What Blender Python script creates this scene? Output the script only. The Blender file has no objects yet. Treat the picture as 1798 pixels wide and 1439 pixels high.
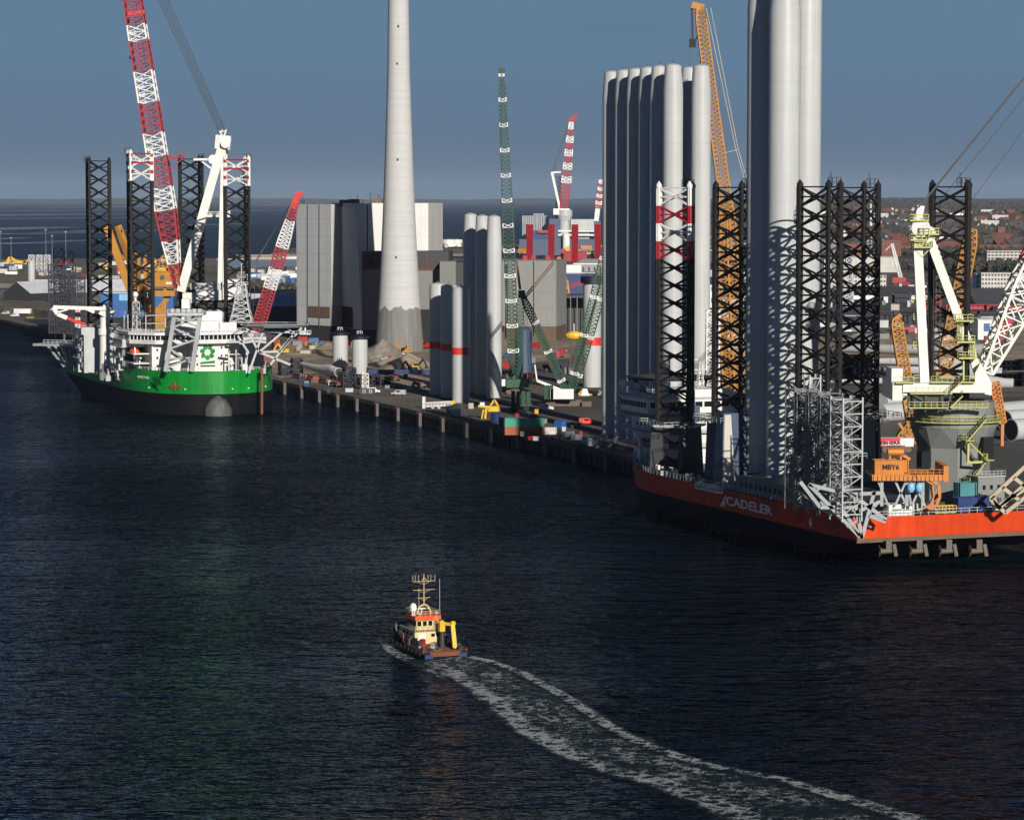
import bpy, math, random
from mathutils import Vector, Matrix
R = math.radians
V = Vector
rnd = random.Random(7)
scene = bpy.context.scene
COL = scene.collection

# ------------------------------------------------------------------ camera, sky, sun, exposure
FPX, CAMZ = 5000.0, 80.0
TH = math.atan(372.5 / 5000.0)
cam_d = bpy.data.cameras.new('camera'); cam = bpy.data.objects.new('camera', cam_d); COL.objects.link(cam)
cam.location = (0, 0, CAMZ); cam.rotation_euler = (math.pi / 2 - TH, 0, 0)
cam_d.sensor_width = 36; cam_d.lens = 36 * FPX / 1798.0
cam_d.clip_start = 1; cam_d.clip_end = 200000
scene.camera = cam
SUN_AZ, SUN_EL = R(18.3), R(22)
SUN = V((math.sin(SUN_AZ) * math.cos(SUN_EL), -math.cos(SUN_AZ) * math.cos(SUN_EL), math.sin(SUN_EL)))
world = bpy.data.worlds.new('World'); scene.world = world; world.use_nodes = True
wn = world.node_tree.nodes; wl = world.node_tree.links
bg = wn['Background']; bg.inputs['Strength'].default_value = 0.05
sky = wn.new('ShaderNodeTexSky'); sky.sky_type = 'NISHITA'; sky.sun_disc = False
sky.sun_elevation = SUN_EL; sky.sun_rotation = math.atan2(SUN.x, SUN.y)
sky.altitude = 0; sky.air_density = 1.0; sky.dust_density = 0.0; sky.ozone_density = 3.0
tint = wn.new('ShaderNodeMix'); tint.data_type = 'RGBA'; tint.blend_type = 'MULTIPLY'; tint.inputs[0].default_value = 1
tint.inputs[7].default_value = (.17, .25, .46, 1); wl.new(sky.outputs[0], tint.inputs[6])
# paler, greyer air low over the horizon with faint streaks of thin cloud, deep blue above it
geo = wn.new('ShaderNodeTexCoord'); sep = wn.new('ShaderNodeSeparateXYZ'); wl.new(geo.outputs['Generated'], sep.inputs[0])
def wmix(f, a_, b_):
    x = wn.new('ShaderNodeMix'); x.data_type = 'RGBA'
    if isinstance(f, float): x.inputs[0].default_value = f
    else: wl.new(f, x.inputs[0])
    for i_, v in ((6, a_), (7, b_)):
        if isinstance(v, tuple): x.inputs[i_].default_value = (*v, 1)
        else: wl.new(v, x.inputs[i_])
    return x.outputs[2]
def wrange(lo, hi, a_, b_):
    r = wn.new('ShaderNodeMapRange'); r.interpolation_type = 'SMOOTHSTEP'; wl.new(sep.outputs[2], r.inputs[0])
    for i_, v in enumerate((lo, hi, a_, b_)): r.inputs[i_ + 1].default_value = v
    return r.outputs[0]
cmap = wn.new('ShaderNodeMapping'); cmap.inputs['Scale'].default_value = (9, 9, 75); wl.new(geo.outputs['Generated'], cmap.inputs[0])
cn = wn.new('ShaderNodeTexNoise'); cn.inputs['Scale'].default_value = 1; cn.inputs['Detail'].default_value = 4; wl.new(cmap.outputs[0], cn.inputs['Vector'])
cr_ = wn.new('ShaderNodeMapRange'); wl.new(cn.outputs[0], cr_.inputs[0]); cr_.inputs[1].default_value = .55; cr_.inputs[2].default_value = .8; cr_.inputs[4].default_value = .35
air = wmix(wrange(-.005, .06, 0.0, 1.0), (1.65, 2.6, 3.95), (2.0, 3.6, 5.6))
air = wmix(cr_.outputs[0], air, (1.75, 2.6, 4.0))
wl.new(wmix(wrange(.07, .15, 1.0, 0.0), tint.outputs[2], air), bg.inputs['Color'])
sd = bpy.data.lights.new('sun', 'SUN'); sd.energy = 5.0; sd.angle = R(0.5); sd.color = (1.0, 0.94, 0.85)
so = bpy.data.objects.new('sun', sd); COL.objects.link(so)
so.rotation_euler = (-SUN).to_track_quat('-Z', 'Y').to_euler()
scene.view_settings.view_transform = 'Standard'; scene.view_settings.look = 'None'
scene.view_settings.exposure = 0.15; scene.view_settings.gamma = 1
scene.cycles.max_bounces = 5; scene.cycles.diffuse_bounces = 2; scene.cycles.glossy_bounces = 3
scene.cycles.use_denoising = True

# ------------------------------------------------------------------ helpers
def ray(px, py):
    u = (px - 899) / FPX; v = (719.5 - py) / FPX
    return V((u, math.cos(TH) + v * math.sin(TH), -math.sin(TH) + v * math.cos(TH)))
def G(px, py, z=5.0):
    d = ray(px, py); return d * ((z - CAMZ) / d.z) + V((0, 0, CAMZ))
def P(px, py, Y):
    d = ray(px, py); return d * (Y / d.y) + V((0, 0, CAMZ))

def tag(o, label=None, cat=None, group=None, kind=None):
    if label: o['label'] = label
    if cat: o['category'] = cat
    if group: o['group'] = group
    if kind: o['kind'] = kind
    return o
MAT0 = {}
def thing(name, label, cat, loc=(0, 0, 0), rz=0.0, group=None):
    o = bpy.data.objects.new(name, None); COL.objects.link(o)
    o.location = loc; o.rotation_euler = (0, 0, rz); o.empty_display_size = 0.5
    MAT0[o] = Matrix.Translation(V(loc)) @ Matrix.Rotation(rz, 4, 'Z')
    return tag(o, label, cat, group)
def root_of(o):
    while o.parent: o = o.parent
    return o
def dup(o, parent=None, loc=None, rz=None, label=None):
    c = o.copy(); COL.objects.link(c)
    if parent: c.parent = parent
    if loc is not None: c.location = loc
    if rz is not None: c.rotation_euler = (0, 0, rz)
    if label: c['label'] = label
    for k in list(o.children): dup(k, c)
    return c

class MB:
    def __init__(s, world=False): s.v = []; s.f = []; s.m = []; s.mi = 0; s.w = world
    def add(s, vs, fs):
        o = len(s.v); s.v += [V(p) for p in vs]
        s.f += [[i + o for i in f] for f in fs]; s.m += [s.mi] * len(fs); return s
    def box(s, c, d, rz=0.0, top=1.0):
        x, y, z = d[0] / 2, d[1] / 2, d[2] / 2; c = V(c); m = Matrix.Rotation(rz, 3, 'Z')
        vs = [c + m @ V((a * x * t, b * y * t, e * z)) for e, t in ((-1, 1), (1, top)) for a, b in ((-1, -1), (1, -1), (1, 1), (-1, 1))]
        return s.add(vs, [(3, 2, 1, 0), (4, 5, 6, 7), (0, 1, 5, 4), (1, 2, 6, 5), (2, 3, 7, 6), (3, 0, 4, 7)])
    def bx(s, x0, x1, y0, y1, z0, z1):
        return s.box(((x0 + x1) / 2, (y0 + y1) / 2, (z0 + z1) / 2), (x1 - x0, y1 - y0, z1 - z0))
    def tube(s, p, q, r, r2=None, n=10, cap=True):
        p, q = V(p), V(q); r2 = r if r2 is None else r2; a = q - p
        if a.length < 1e-6: return s
        a.normalize(); up = V((0, 0, 1)) if abs(a.z) < .95 else V((1, 0, 0))
        u = a.cross(up).normalized(); w = u.cross(a)
        ph = math.pi / n
        vs = [c + (u * math.cos(2 * math.pi * i / n + ph) + w * math.sin(2 * math.pi * i / n + ph)) * rr for c, rr in ((p, r), (q, r2)) for i in range(n)]
        fs = [(i, i + n, (i + 1) % n + n, (i + 1) % n) for i in range(n)]
        if cap: fs += [tuple(range(n)), tuple(range(2 * n - 1, n - 1, -1))]
        return s.add(vs, fs)
    def bar(s, p, q, w): return s.tube(p, q, w * .7071, None, 4, False)
    def beam(s, p, q, w, h=None):
        p, q = V(p), V(q); h = h or w; a = (q - p).normalized()
        up = V((0, 0, 1)) if abs(a.z) < .95 else V((1, 0, 0))
        u = a.cross(up).normalized() * w / 2; t = u.cross(a).normalized() * h / 2
        vs = [c + x * u + y * t for c in (p, q) for x, y in ((-1, -1), (1, -1), (1, 1), (-1, 1))]
        return s.add(vs, [(3, 2, 1, 0), (4, 5, 6, 7), (0, 1, 5, 4), (1, 2, 6, 5), (2, 3, 7, 6), (3, 0, 4, 7)])
    def lathe(s, c, prof, n=24, cap=True, jit=0):
        c = V(c); vs = []
        for z, r in prof:
            for i in range(n):
                a = 2 * math.pi * i / n; k = 1 + (rnd.uniform(-jit, jit) if jit else 0)
                vs.append(c + V((r * k * math.cos(a), r * k * math.sin(a), z)))
        fs = []; L = len(prof)
        for j in range(L - 1):
            for i in range(n):
                fs.append((j * n + i, j * n + (i + 1) % n, (j + 1) * n + (i + 1) % n, (j + 1) * n + i))
        if cap: fs += [tuple(range(n - 1, -1, -1)), tuple((L - 1) * n + i for i in range(n))]
        return s.add(vs, fs)
    def prism(s, pts, z0, z1, top=None):
        n = len(pts); top = top or pts
        a = sum(pts[i][0] * pts[(i + 1) % n][1] - pts[(i + 1) % n][0] * pts[i][1] for i in range(n))
        if a < 0: pts = pts[::-1]; top = top[::-1]
        vs = [(p[0], p[1], z0) for p in pts] + [(p[0], p[1], z1) for p in top]
        return s.add(vs, [tuple(range(n - 1, -1, -1)), tuple(range(n, 2 * n))] + [(i, (i + 1) % n, (i + 1) % n + n, i + n) for i in range(n)])
    def rail(s, pts, h=1.1, step=2.0, w=.09, mid=True):
        pts = [V(p) for p in pts]
        for p, q in zip(pts, pts[1:]):
            n = max(1, int((q - p).length / step))
            for i in range(n + 1):
                c = p.lerp(q, i / n); s.bar(c, c + V((0, 0, h)), w)
            s.bar(p + V((0, 0, h)), q + V((0, 0, h)), w)
            if mid: s.bar(p + V((0, 0, h * .5)), q + V((0, 0, h * .5)), w * .8)
        return s
    def ball(s, c, r, n=12, sz=1.0, sx=1.0, sy=1.0):
        k = n // 2; c = V(c); vs = [c + V((0, 0, -r * sz))]
        for j in range(1, k):
            t = math.pi * j / k
            for i in range(n):
                a = 2 * math.pi * i / n
                vs.append(c + V((r * sx * math.sin(t) * math.cos(a), r * sy * math.sin(t) * math.sin(a), -r * sz * math.cos(t))))
        vs.append(c + V((0, 0, r * sz))); e = len(vs) - 1
        fs = [(0, 1 + (i + 1) % n, 1 + i) for i in range(n)]
        for j in range(k - 2):
            for i in range(n):
                fs.append((1 + j * n + i, 1 + j * n + (i + 1) % n, 1 + (j + 1) * n + (i + 1) % n, 1 + (j + 1) * n + i))
        o = 1 + (k - 2) * n
        fs += [(o + i, o + (i + 1) % n, e) for i in range(n)]
        return s.add(vs, fs)
    def lattice(s, p0, p1, ws, bays, cw, bw, sides=4, up=None, cols=None, rot=0.0, mode='X', hmid=False, ends=None):
        """truss between p0 and p1; ws = [(t, width_u, width_v)]"""
        p0, p1 = V(p0), V(p1); a = (p1 - p0).normalized()
        up = V(up) if up else (V((0, 1, 0)) if abs(a.y) < .9 else V((0, 0, 1)))
        u = a.cross(up).normalized(); w = u.cross(a).normalized()
        def wid(t):
            for (t0, a0, b0), (t1, a1, b1) in zip(ws, ws[1:]):
                if t <= t1 + 1e-9:
                    k = (t - t0) / max(1e-9, t1 - t0); return a0 + (a1 - a0) * k, b0 + (b1 - b0) * k
            return ws[-1][1:]
        def ring(t):
            c = p0.lerp(p1, t); x, y = wid(t)
            if sides == 4: return [c + u * x * i / 2 + w * y * j / 2 for i, j in ((-1, -1), (1, -1), (1, 1), (-1, 1))]
            return [c + u * x * math.cos(rot + 2.0944 * k) + w * x * math.sin(rot + 2.0944 * k) for k in range(3)]
        rs = [ring(k / bays) for k in range(bays + 1)]
        for k in range(bays):
            if cols: s.mi = cols[min(k, len(cols) - 1)]
            A, B = rs[k], rs[k + 1]; n = len(A)
            for j in range(n):
                i = (j + 1) % n
                s.bar(A[j], B[j], cw)
                if mode == 'X': s.bar(A[j], B[i], bw); s.bar(A[i], B[j], bw)
                elif (k + j) % 2: s.bar(A[j], B[i], bw)
                else: s.bar(A[i], B[j], bw)
                if hmid: s.bar((A[j] + B[j]) / 2, (A[i] + B[i]) / 2, bw)
                else: s.bar(A[j], A[i], bw)
        B = rs[-1]
        for j in range(len(B)): s.bar(B[j], B[(j + 1) % len(B)], bw)
        return s
    def cut(s): s.cuts = getattr(s, 'cuts', [(0, 0)]) + [(len(s.v), len(s.f))]; return s
    def build_each(s, name, mats, parent=None, smooth=False):
        c = getattr(s, 'cuts', [(0, 0)]) + [(len(s.v), len(s.f))]
        for (v0, f0), (v1, f1) in zip(c, c[1:]):
            if f1 > f0:
                p = MB(s.w); p.v = s.v[v0:v1]; p.f = [[i - v0 for i in f] for f in s.f[f0:f1]]; p.m = s.m[f0:f1]
                p.build(name, mats, parent, smooth)
    def build(s, name, mats, parent=None, smooth=False, loc=None):
        if not isinstance(mats, (list, tuple)): mats = [mats]
        vs = s.v
        if parent and s.w:
            inv = MAT0[root_of(parent)].inverted(); vs = [inv @ p for p in vs]
        if loc is not None: l = V(loc); vs = [p - l for p in vs]
        me = bpy.data.meshes.new(name); me.from_pydata([tuple(p) for p in vs], [], s.f)
        for m in mats: me.materials.append(m)
        me.polygons.foreach_set('material_index', s.m)
        me.update()
        if smooth:
            me.polygons.foreach_set('use_smooth', [True] * len(me.polygons)); me.set_sharp_from_angle(angle=R(38))
        o = bpy.data.objects.new(name, me); COL.objects.link(o)
        if parent: o.parent = parent
        if loc is not None: o.location = loc
        return o

def text(s, size, mat, parent, pos, xdir, up, name='lettering', ext=.03, sx=1.0, bold=0.0):
    """raised lettering in the parent's local frame"""
    c = bpy.data.curves.new(name, 'FONT'); c.body = s; c.size = size; c.extrude = ext; c.offset = bold
    c.align_x = 'CENTER'; c.align_y = 'CENTER'; c.resolution_u = 2
    c.materials.append(mat)
    tmp = bpy.data.objects.new('tmp', c)
    x = V(xdir).normalized(); y = V(up).normalized(); z = x.cross(y).normalized(); y = z.cross(x)
    m = Matrix((x, y, z)).transposed().to_4x4(); m.translation = V(pos)
    me = bpy.data.meshes.new_from_object(tmp); bpy.data.objects.remove(tmp); bpy.data.curves.remove(c)
    me.name = name; me.transform(m @ Matrix.Diagonal((sx, 1, 1, 1)))
    o = bpy.data.objects.new(name, me); COL.objects.link(o); o.parent = parent
    return o

# ------------------------------------------------------------------ materials
def nodes(name):
    m = bpy.data.materials.new(name); m.use_nodes = True
    nt = m.node_tree; return m, nt.nodes, nt.links, nt.nodes['Principled BSDF']
def ramp(n, l, src, stops):
    r = n.new('ShaderNodeValToRGB'); e = r.color_ramp.elements
    while len(e) < len(stops): e.new(.5)
    for i, (p, c) in enumerate(stops):
        e[i].position = p; e[i].color = (*c, 1) if isinstance(c, tuple) else (c, c, c, 1)
    l.new(src, r.inputs[0]); return r
def noise(n, l, vec, scale, detail=4, rough=.55, sc=None):
    t = n.new('ShaderNodeTexNoise'); t.inputs['Scale'].default_value = scale
    t.inputs['Detail'].default_value = detail; t.inputs['Roughness'].default_value = rough
    if sc:
        mp = n.new('ShaderNodeMapping'); mp.inputs['Scale'].default_value = sc; l.new(vec, mp.inputs[0]); vec = mp.outputs[0]
    l.new(vec, t.inputs['Vector']); return t
def mix(n, l, f, a, b, mode='MIX'):
    x = n.new('ShaderNodeMix'); x.data_type = 'RGBA'; x.blend_type = mode
    for s_, v in ((x.inputs[0], f), (x.inputs[6], a), (x.inputs[7], b)):
        if hasattr(v, 'is_output') or isinstance(v, bpy.types.NodeSocket): l.new(v, s_)
        elif isinstance(v, tuple): s_.default_value = (*v, 1)
        else: s_.default_value = v
    return x.outputs[2]
def paint(name, c, rough=.5, var=.18, scale=.35, rust=0.0, metal=0.0, spec=.5):
    m, n, l, b = nodes(name)
    tc = n.new('ShaderNodeTexCoord').outputs['Object']
    t = noise(n, l, tc, scale, 5, .6, (1, 1, .35))
    lo = tuple(x * (1 - var) for x in c); hi = tuple(min(1, x * (1 + var * .5)) for x in c)
    r = ramp(n, l, t.outputs[0], [(.3, lo), (.7, hi)])
    out = r.outputs[0]
    if rust:
        t2 = noise(n, l, tc, scale * 2.3, 6, .7, (1, 1, .2))
        k = ramp(n, l, t2.outputs[0], [(.66 - rust * .2, 0.0), (.78 - rust * .1, 1.0)])
        out = mix(n, l, k.outputs[0], out, (.09, .045, .025))
    l.new(out, b.inputs['Base Color']); b.inputs['Roughness'].default_value = rough
    b.inputs['Metallic'].default_value = metal; b.inputs['Specular IOR Level'].default_value = spec
    return m
M = {}
for nm, c, ro, kw in [
    ('white', (.68, .67, .64), .45, {}), ('ivory', (.72, .70, .62), .45, {}), ('tower', (.47, .485, .485), .35, dict(var=.06, scale=.08, spec=.3)),
    ('cream', (.62, .5, .24), .5, {}), ('red', (.3, .016, .024), .45, {}), ('redbright', (.6, .03, .025), .45, {}),
    ('wine', (.3, .012, .025), .5, {}), ('orange', (.5, .17, .018), .55, dict(rust=.1)), ('hullorange', (.72, .045, .014), .5, dict(var=.08, scale=.12, spec=.08)),
    ('lifeboat', (.75, .09, .015), .4, {}), ('yellow', (.62, .38, .02), .5, {}), ('craneyellow', (.4, .17, .012), .55, dict(rust=.35)),
    ('rail', (.42, .42, .13), .5, {}), ('green', (.005, .27, .03), .35, dict(var=.14, scale=.1)), ('cranegreen', (.006, .05, .024), .5, {}),
    ('contgreen', (.05, .33, .2), .5, {}), ('contorange', (.36, .1, .045), .55, dict(rust=.15)), ('blue', (.015, .035, .13), .5, {}),
    ('midblue', (.02, .1, .3), .5, {}), ('lightblue', (.2, .42, .6), .5, {}), ('navy', (.005, .006, .016), .6, dict(spec=.06)), ('framenavy', (.003, .004, .018), .55, {}),
    ('black', (.007, .007, .008), .55, dict(spec=.3)), ('legblack', (.012, .011, .011), .6, dict(rust=.2, spec=.25)), ('hullblack', (.012, .0125, .014), .55, dict(scale=.15, var=.7, spec=.3, rust=.1)),
    ('dark', (.035, .037, .04), .6, {}), ('grey', (.16, .165, .165), .55, {}), ('midgrey', (.24, .25, .25), .5, dict(var=.1)), ('lightgrey', (.42, .43, .43), .5, {}),
    ('galv', (.3, .315, .32), .5, {}), ('steel', (.2, .2, .21), .4, {}), ('shipgrey', (.19, .2, .19), .5, dict(var=.12, scale=.1, rust=.02)), ('shipblue', (.05, .075, .13), .5, {}),
    ('brown', (.12, .075, .05), .7, {}), ('rust', (.16, .05, .025), .8, {}), ('rope', (.03, .032, .034), .6, {}), ('tyre', (.008, .008, .009), .8, {}),
    ('post', (.085, .08, .072), .7, {}), ('deckgreen', (.05, .075, .06), .7, {}), ('deckred', (.17, .07, .045), .75, dict(var=.4, scale=.8)), ('bronze', (.11, .085, .065), .5, {}), ('roofwhite', (.5, .52, .55), .6, {}),
    ('roofred', (.15, .055, .038), .8, dict(var=.35, scale=.05)), ('brick', (.2, .07, .045), .8, dict(var=.2)), ('roofdark', (.06, .062, .066), .7, {}), ('plaster', (.5, .48, .44), .8, {}),
    ('beige', (.4, .34, .25), .7, {}), ('teal', (.06, .22, .24), .6, {}), ('pink', (.35, .035, .05), .6, {}), ('skin', (.45, .28, .2), .6, {})]:
    M[nm] = paint('paint_' + nm, c, ro, **kw)
def mat_hull(name, c, rough, spec, streak, seam=.12, pale=None):
    m, n, l, b = nodes(name); tc = n.new('ShaderNodeTexCoord').outputs['Object']
    s1 = noise(n, l, tc, .5, 5, .7, (1, 1, .06)); s2 = noise(n, l, tc, .07, 4, .6); s3 = noise(n, l, tc, 1.4, 4, .7, (.5, .5, .5))
    r1 = ramp(n, l, s1.outputs[0], [(.35, tuple(x * (1 - streak) for x in c)), (.6, c)])
    k2 = ramp(n, l, s2.outputs[0], [(.35, .78), (.65, 1.0)]); o = mix(n, l, 1.0, r1.outputs[0], k2.outputs[0], 'MULTIPLY')
    sx = n.new('ShaderNodeSeparateXYZ'); l.new(tc, sx.inputs[0]); ls_ = []
    for sock, f in ((sx.outputs[0], .085), (sx.outputs[2], .4)):
        a = n.new('ShaderNodeMath'); a.operation = 'MULTIPLY'; l.new(sock, a.inputs[0]); a.inputs[1].default_value = f
        fr = n.new('ShaderNodeMath'); fr.operation = 'FRACT'; l.new(a.outputs[0], fr.inputs[0])
        lt = n.new('ShaderNodeMath'); lt.operation = 'LESS_THAN'; l.new(fr.outputs[0], lt.inputs[0]); lt.inputs[1].default_value = .045; ls_.append(lt.outputs[0])
    mx = n.new('ShaderNodeMath'); mx.operation = 'MAXIMUM'; l.new(ls_[0], mx.inputs[0]); l.new(ls_[1], mx.inputs[1])
    sm = n.new('ShaderNodeMath'); sm.operation = 'MULTIPLY'; l.new(mx.outputs[0], sm.inputs[0]); sm.inputs[1].default_value = seam * 2
    o = mix(n, l, sm.outputs[0], o, tuple(x * .5 for x in c))
    k3 = ramp(n, l, s3.outputs[0], [(.66, 0.0), (.74, .55)])
    o = mix(n, l, k3.outputs[0], o, pale or tuple(x * .45 + .012 for x in c))
    l.new(o, b.inputs['Base Color']); b.inputs['Roughness'].default_value = rough; b.inputs['Specular IOR Level'].default_value = spec
    return m
M['green'] = mat_hull('hull_green', (.005, .26, .03), .4, .35, .3)
M['hullorange'] = mat_hull('hull_red', (.6, .058, .013), .5, .08, .25)
M['hullblack'] = mat_hull('hull_black', (.008, .0085, .01), .6, .1, .4, .2, (.05, .052, .055))
M['navy'] = mat_hull('hull_navy', (.004, .005, .014), .6, .06, .3)
def mat_tower():
    m, n, l, b = nodes('tower_coating'); tc = n.new('ShaderNodeTexCoord').outputs['Object']
    oi = n.new('ShaderNodeObjectInfo')
    s1 = noise(n, l, tc, .9, 5, .7, (1, 1, .03)); s2 = noise(n, l, tc, .06, 3, .5, (.1, .1, 1)); sx = n.new('ShaderNodeSeparateXYZ'); l.new(tc, sx.inputs[0])
    r1 = ramp(n, l, s1.outputs[0], [(.3, (.41, .42, .415)), (.6, (.47, .485, .48))]); k2 = ramp(n, l, s2.outputs[0], [(.35, .9), (.65, 1.0)])
    o = mix(n, l, 1.0, r1.outputs[0], k2.outputs[0], 'MULTIPLY')
    a = n.new('ShaderNodeMath'); a.operation = 'MULTIPLY'; l.new(sx.outputs[2], a.inputs[0]); a.inputs[1].default_value = .33
    fr = n.new('ShaderNodeMath'); fr.operation = 'FRACT'; l.new(a.outputs[0], fr.inputs[0])
    lt = n.new('ShaderNodeMath'); lt.operation = 'LESS_THAN'; l.new(fr.outputs[0], lt.inputs[0]); lt.inputs[1].default_value = .06
    sm = n.new('ShaderNodeMath'); sm.operation = 'MULTIPLY'; l.new(lt.outputs[0], sm.inputs[0]); sm.inputs[1].default_value = .35
    o = mix(n, l, sm.outputs[0], o, (.36, .37, .365))
    l.new(o, b.inputs['Base Color']); b.inputs['Roughness'].default_value = .32; b.inputs['Specular IOR Level'].default_value = .3
    return m
M['tower'] = mat_tower()
def glassmat():
    m, n, l, b = nodes('dark_glass'); b.inputs['Base Color'].default_value = (.01, .013, .016, 1)
    b.inputs['Roughness'].default_value = .08; return m
M['glass'] = glassmat()

def mat_water():
    m, n, l, b = nodes('harbour_water')
    tc = n.new('ShaderNodeTexCoord').outputs['Object']
    big = noise(n, l, tc, .004, 4, .6, (.6, 1, 1))
    col = ramp(n, l, big.outputs[0], [(.35, (.0012, .003, .006)), (.65, (.0025, .006, .012))])
    l.new(col.outputs[0], b.inputs['Base Color'])
    b.inputs['IOR'].default_value = 1.33; b.inputs['Specular IOR Level'].default_value = .5
    w1 = noise(n, l, tc, .42, 3, .6, (.55, 1.0, 1)); w2 = noise(n, l, tc, .17, 3, .55, (.5, 1, 1)); w3 = noise(n, l, tc, 1.3, 2, .5, (.7, 1, 1))
    gust = noise(n, l, tc, .009, 3, .6, (.5, 1, 1)); gr = ramp(n, l, gust.outputs[0], [(.35, .5), (.65, 1.3)])
    def mad(a, k, c=None):
        x = n.new('ShaderNodeMath'); x.operation = 'MULTIPLY_ADD'; l.new(a, x.inputs[0]); x.inputs[1].default_value = k
        if c is None: x.inputs[2].default_value = 0
        else: l.new(c, x.inputs[2])
        return x.outputs[0]
    h = mad(w3.outputs[0], .14, mad(w1.outputs[0], 1.0, mad(w2.outputs[0], 4.2)))
    bp = n.new('ShaderNodeBump'); bp.inputs['Strength'].default_value = 1.0; bp.inputs['Distance']  .default_value = 1.9
    hm = n.new('ShaderNodeMath'); hm.operation = 'MULTIPLY'; l.new(h, hm.inputs[0]); l.new(gr.outputs[0], hm.inputs[1])
    l.new(hm.outputs[0], bp.inputs['Height'])
    n.remove(b)
    df = n.new('ShaderNodeBsdfDiffuse'); l.new(col.outputs[0], df.inputs['Color']); l.new(bp.outputs[0], df.inputs['Normal'])
    gl = n.new('ShaderNodeBsdfGlossy'); gl.inputs['Roughness'].default_value = .07; gl.inputs['Color'].default_value = (.75, .9, 1, 1); l.new(bp.outputs[0], gl.inputs['Normal'])
    fr = n.new('ShaderNodeFresnel'); fr.inputs['IOR'].default_value = 1.33; l.new(bp.outputs[0], fr.inputs['Normal'])
    ms = n.new('ShaderNodeMixShader'); l.new(mad(fr.outputs[0], .8), ms.inputs[0]); l.new(df.outputs[0], ms.inputs[1]); l.new(gl.outputs[0], ms.inputs[2])
    l.new(ms.outputs[0], n['Material Output'].inputs['Surface'])
    return m
M['water'] = mat_water()
def mat_ground(name, a, b_, c, s1, s2, bump=.1):
    m, n, l, b = nodes(name)
    tc = n.new('ShaderNodeTexCoord').outputs['Object']
    t1 = noise(n, l, tc, s1, 6, .65); t2 = noise(n, l, tc, s2, 5, .7, (1, .5, 1))
    r1 = ramp(n, l, t1.outputs[0], [(.35, a), (.65, b_)])
    k = ramp(n, l, t2.outputs[0], [(.45, 0.0), (.62, 1.0)])
    l.new(mix(n, l, k.outputs[0], r1.outputs[0], c), b.inputs['Base Color'])
    b.inputs['Roughness'].default_value = .9; b.inputs['Specular IOR Level'].default_value = .2
    bp = n.new('ShaderNodeBump'); bp.inputs['Distance'].default_value = bump; l.new(t1.outputs[0], bp.inputs['Height']); l.new(bp.outputs[0], b.inputs['Normal'])
    return m
M['quay'] = mat_ground('quay_paving', (.085, .077, .064), (.15, .135, .11), (.058, .055, .05), .04, .015)
M['sand'] = mat_ground('trodden_sand', (.24, .19, .135), (.33, .27, .195), (.16, .13, .095), .05, .02)
M['gravel'] = mat_ground('gravel', (.17, .155, .125), (.24, .22, .185), (.14, .13, .11), .5, .2)
M['asphalt'] = mat_ground('asphalt', (.07, .071, .068), (.1, .1, .094), (.055, .056, .053), .03, .01)
M['farland'] = mat_ground('far_land', (.045, .05, .03), (.075, .07, .048), (.03, .035, .026), .002, .0007)
M['yard'] = mat_ground('yard_ground', (.11, .095, .072), (.17, .145, .11), (.08, .075, .06), .01, .004)
M['rock'] = mat_ground('rock', (.11, .095, .07), (.19, .165, .13), (.07, .06, .05), .35, .1, .5)
M['wood'] = mat_ground('bare_woodland', (.034, .034, .024), (.06, .055, .04), (.045, .042, .032), .02, .01)
def mat_concrete():
    m, n, l, b = nodes('chimney_concrete')
    tcn = n.new('ShaderNodeTexCoord'); tc = tcn.outputs['Object']
    sx = n.new('ShaderNodeSeparateXYZ'); l.new(tc, sx.inputs[0])
    rings = noise(n, l, tc, 1.0, 3, .7, (.02, .02, .55))
    st = noise(n, l, tc, 1.0, 5, .65, (.5, .5, .02))
    c1 = ramp(n, l, rings.outputs[0], [(.3, (.42, .42, .41)), (.65, (.475, .475, .47))])
    k = ramp(n, l, st.outputs[0], [(.5, 0.0), (.75, .5)])
    white = mix(n, l, k.outputs[0], c1.outputs[0], (.38, .355, .31))
    g1 = ramp(n, l, st.outputs[0], [(.3, (.13, .127, .118)), (.7, (.22, .216, .205))])
    # ragged lower edge of the paint
    e = noise(n, l, tc, .35, 3, .6, (1, 1, .05))
    md = n.new('ShaderNodeMath'); md.operation = 'MULTIPLY_ADD'; l.new(e.outputs[0], md.inputs[0]); md.inputs[1].default_value = -9; l.new(sx.outputs[2], md.inputs[2])
    st2 = n.new('ShaderNodeMath'); st2.operation = 'GREATER_THAN'; l.new(md.outputs[0], st2.inputs[0]); st2.inputs[1].default_value = 16.5
    l.new(mix(n, l, st2.outputs[0], g1.outputs[0], white), b.inputs['Base Color'])
    b.inputs['Roughness'].default_value = .85
    return m
M['concrete'] = mat_concrete()
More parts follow.
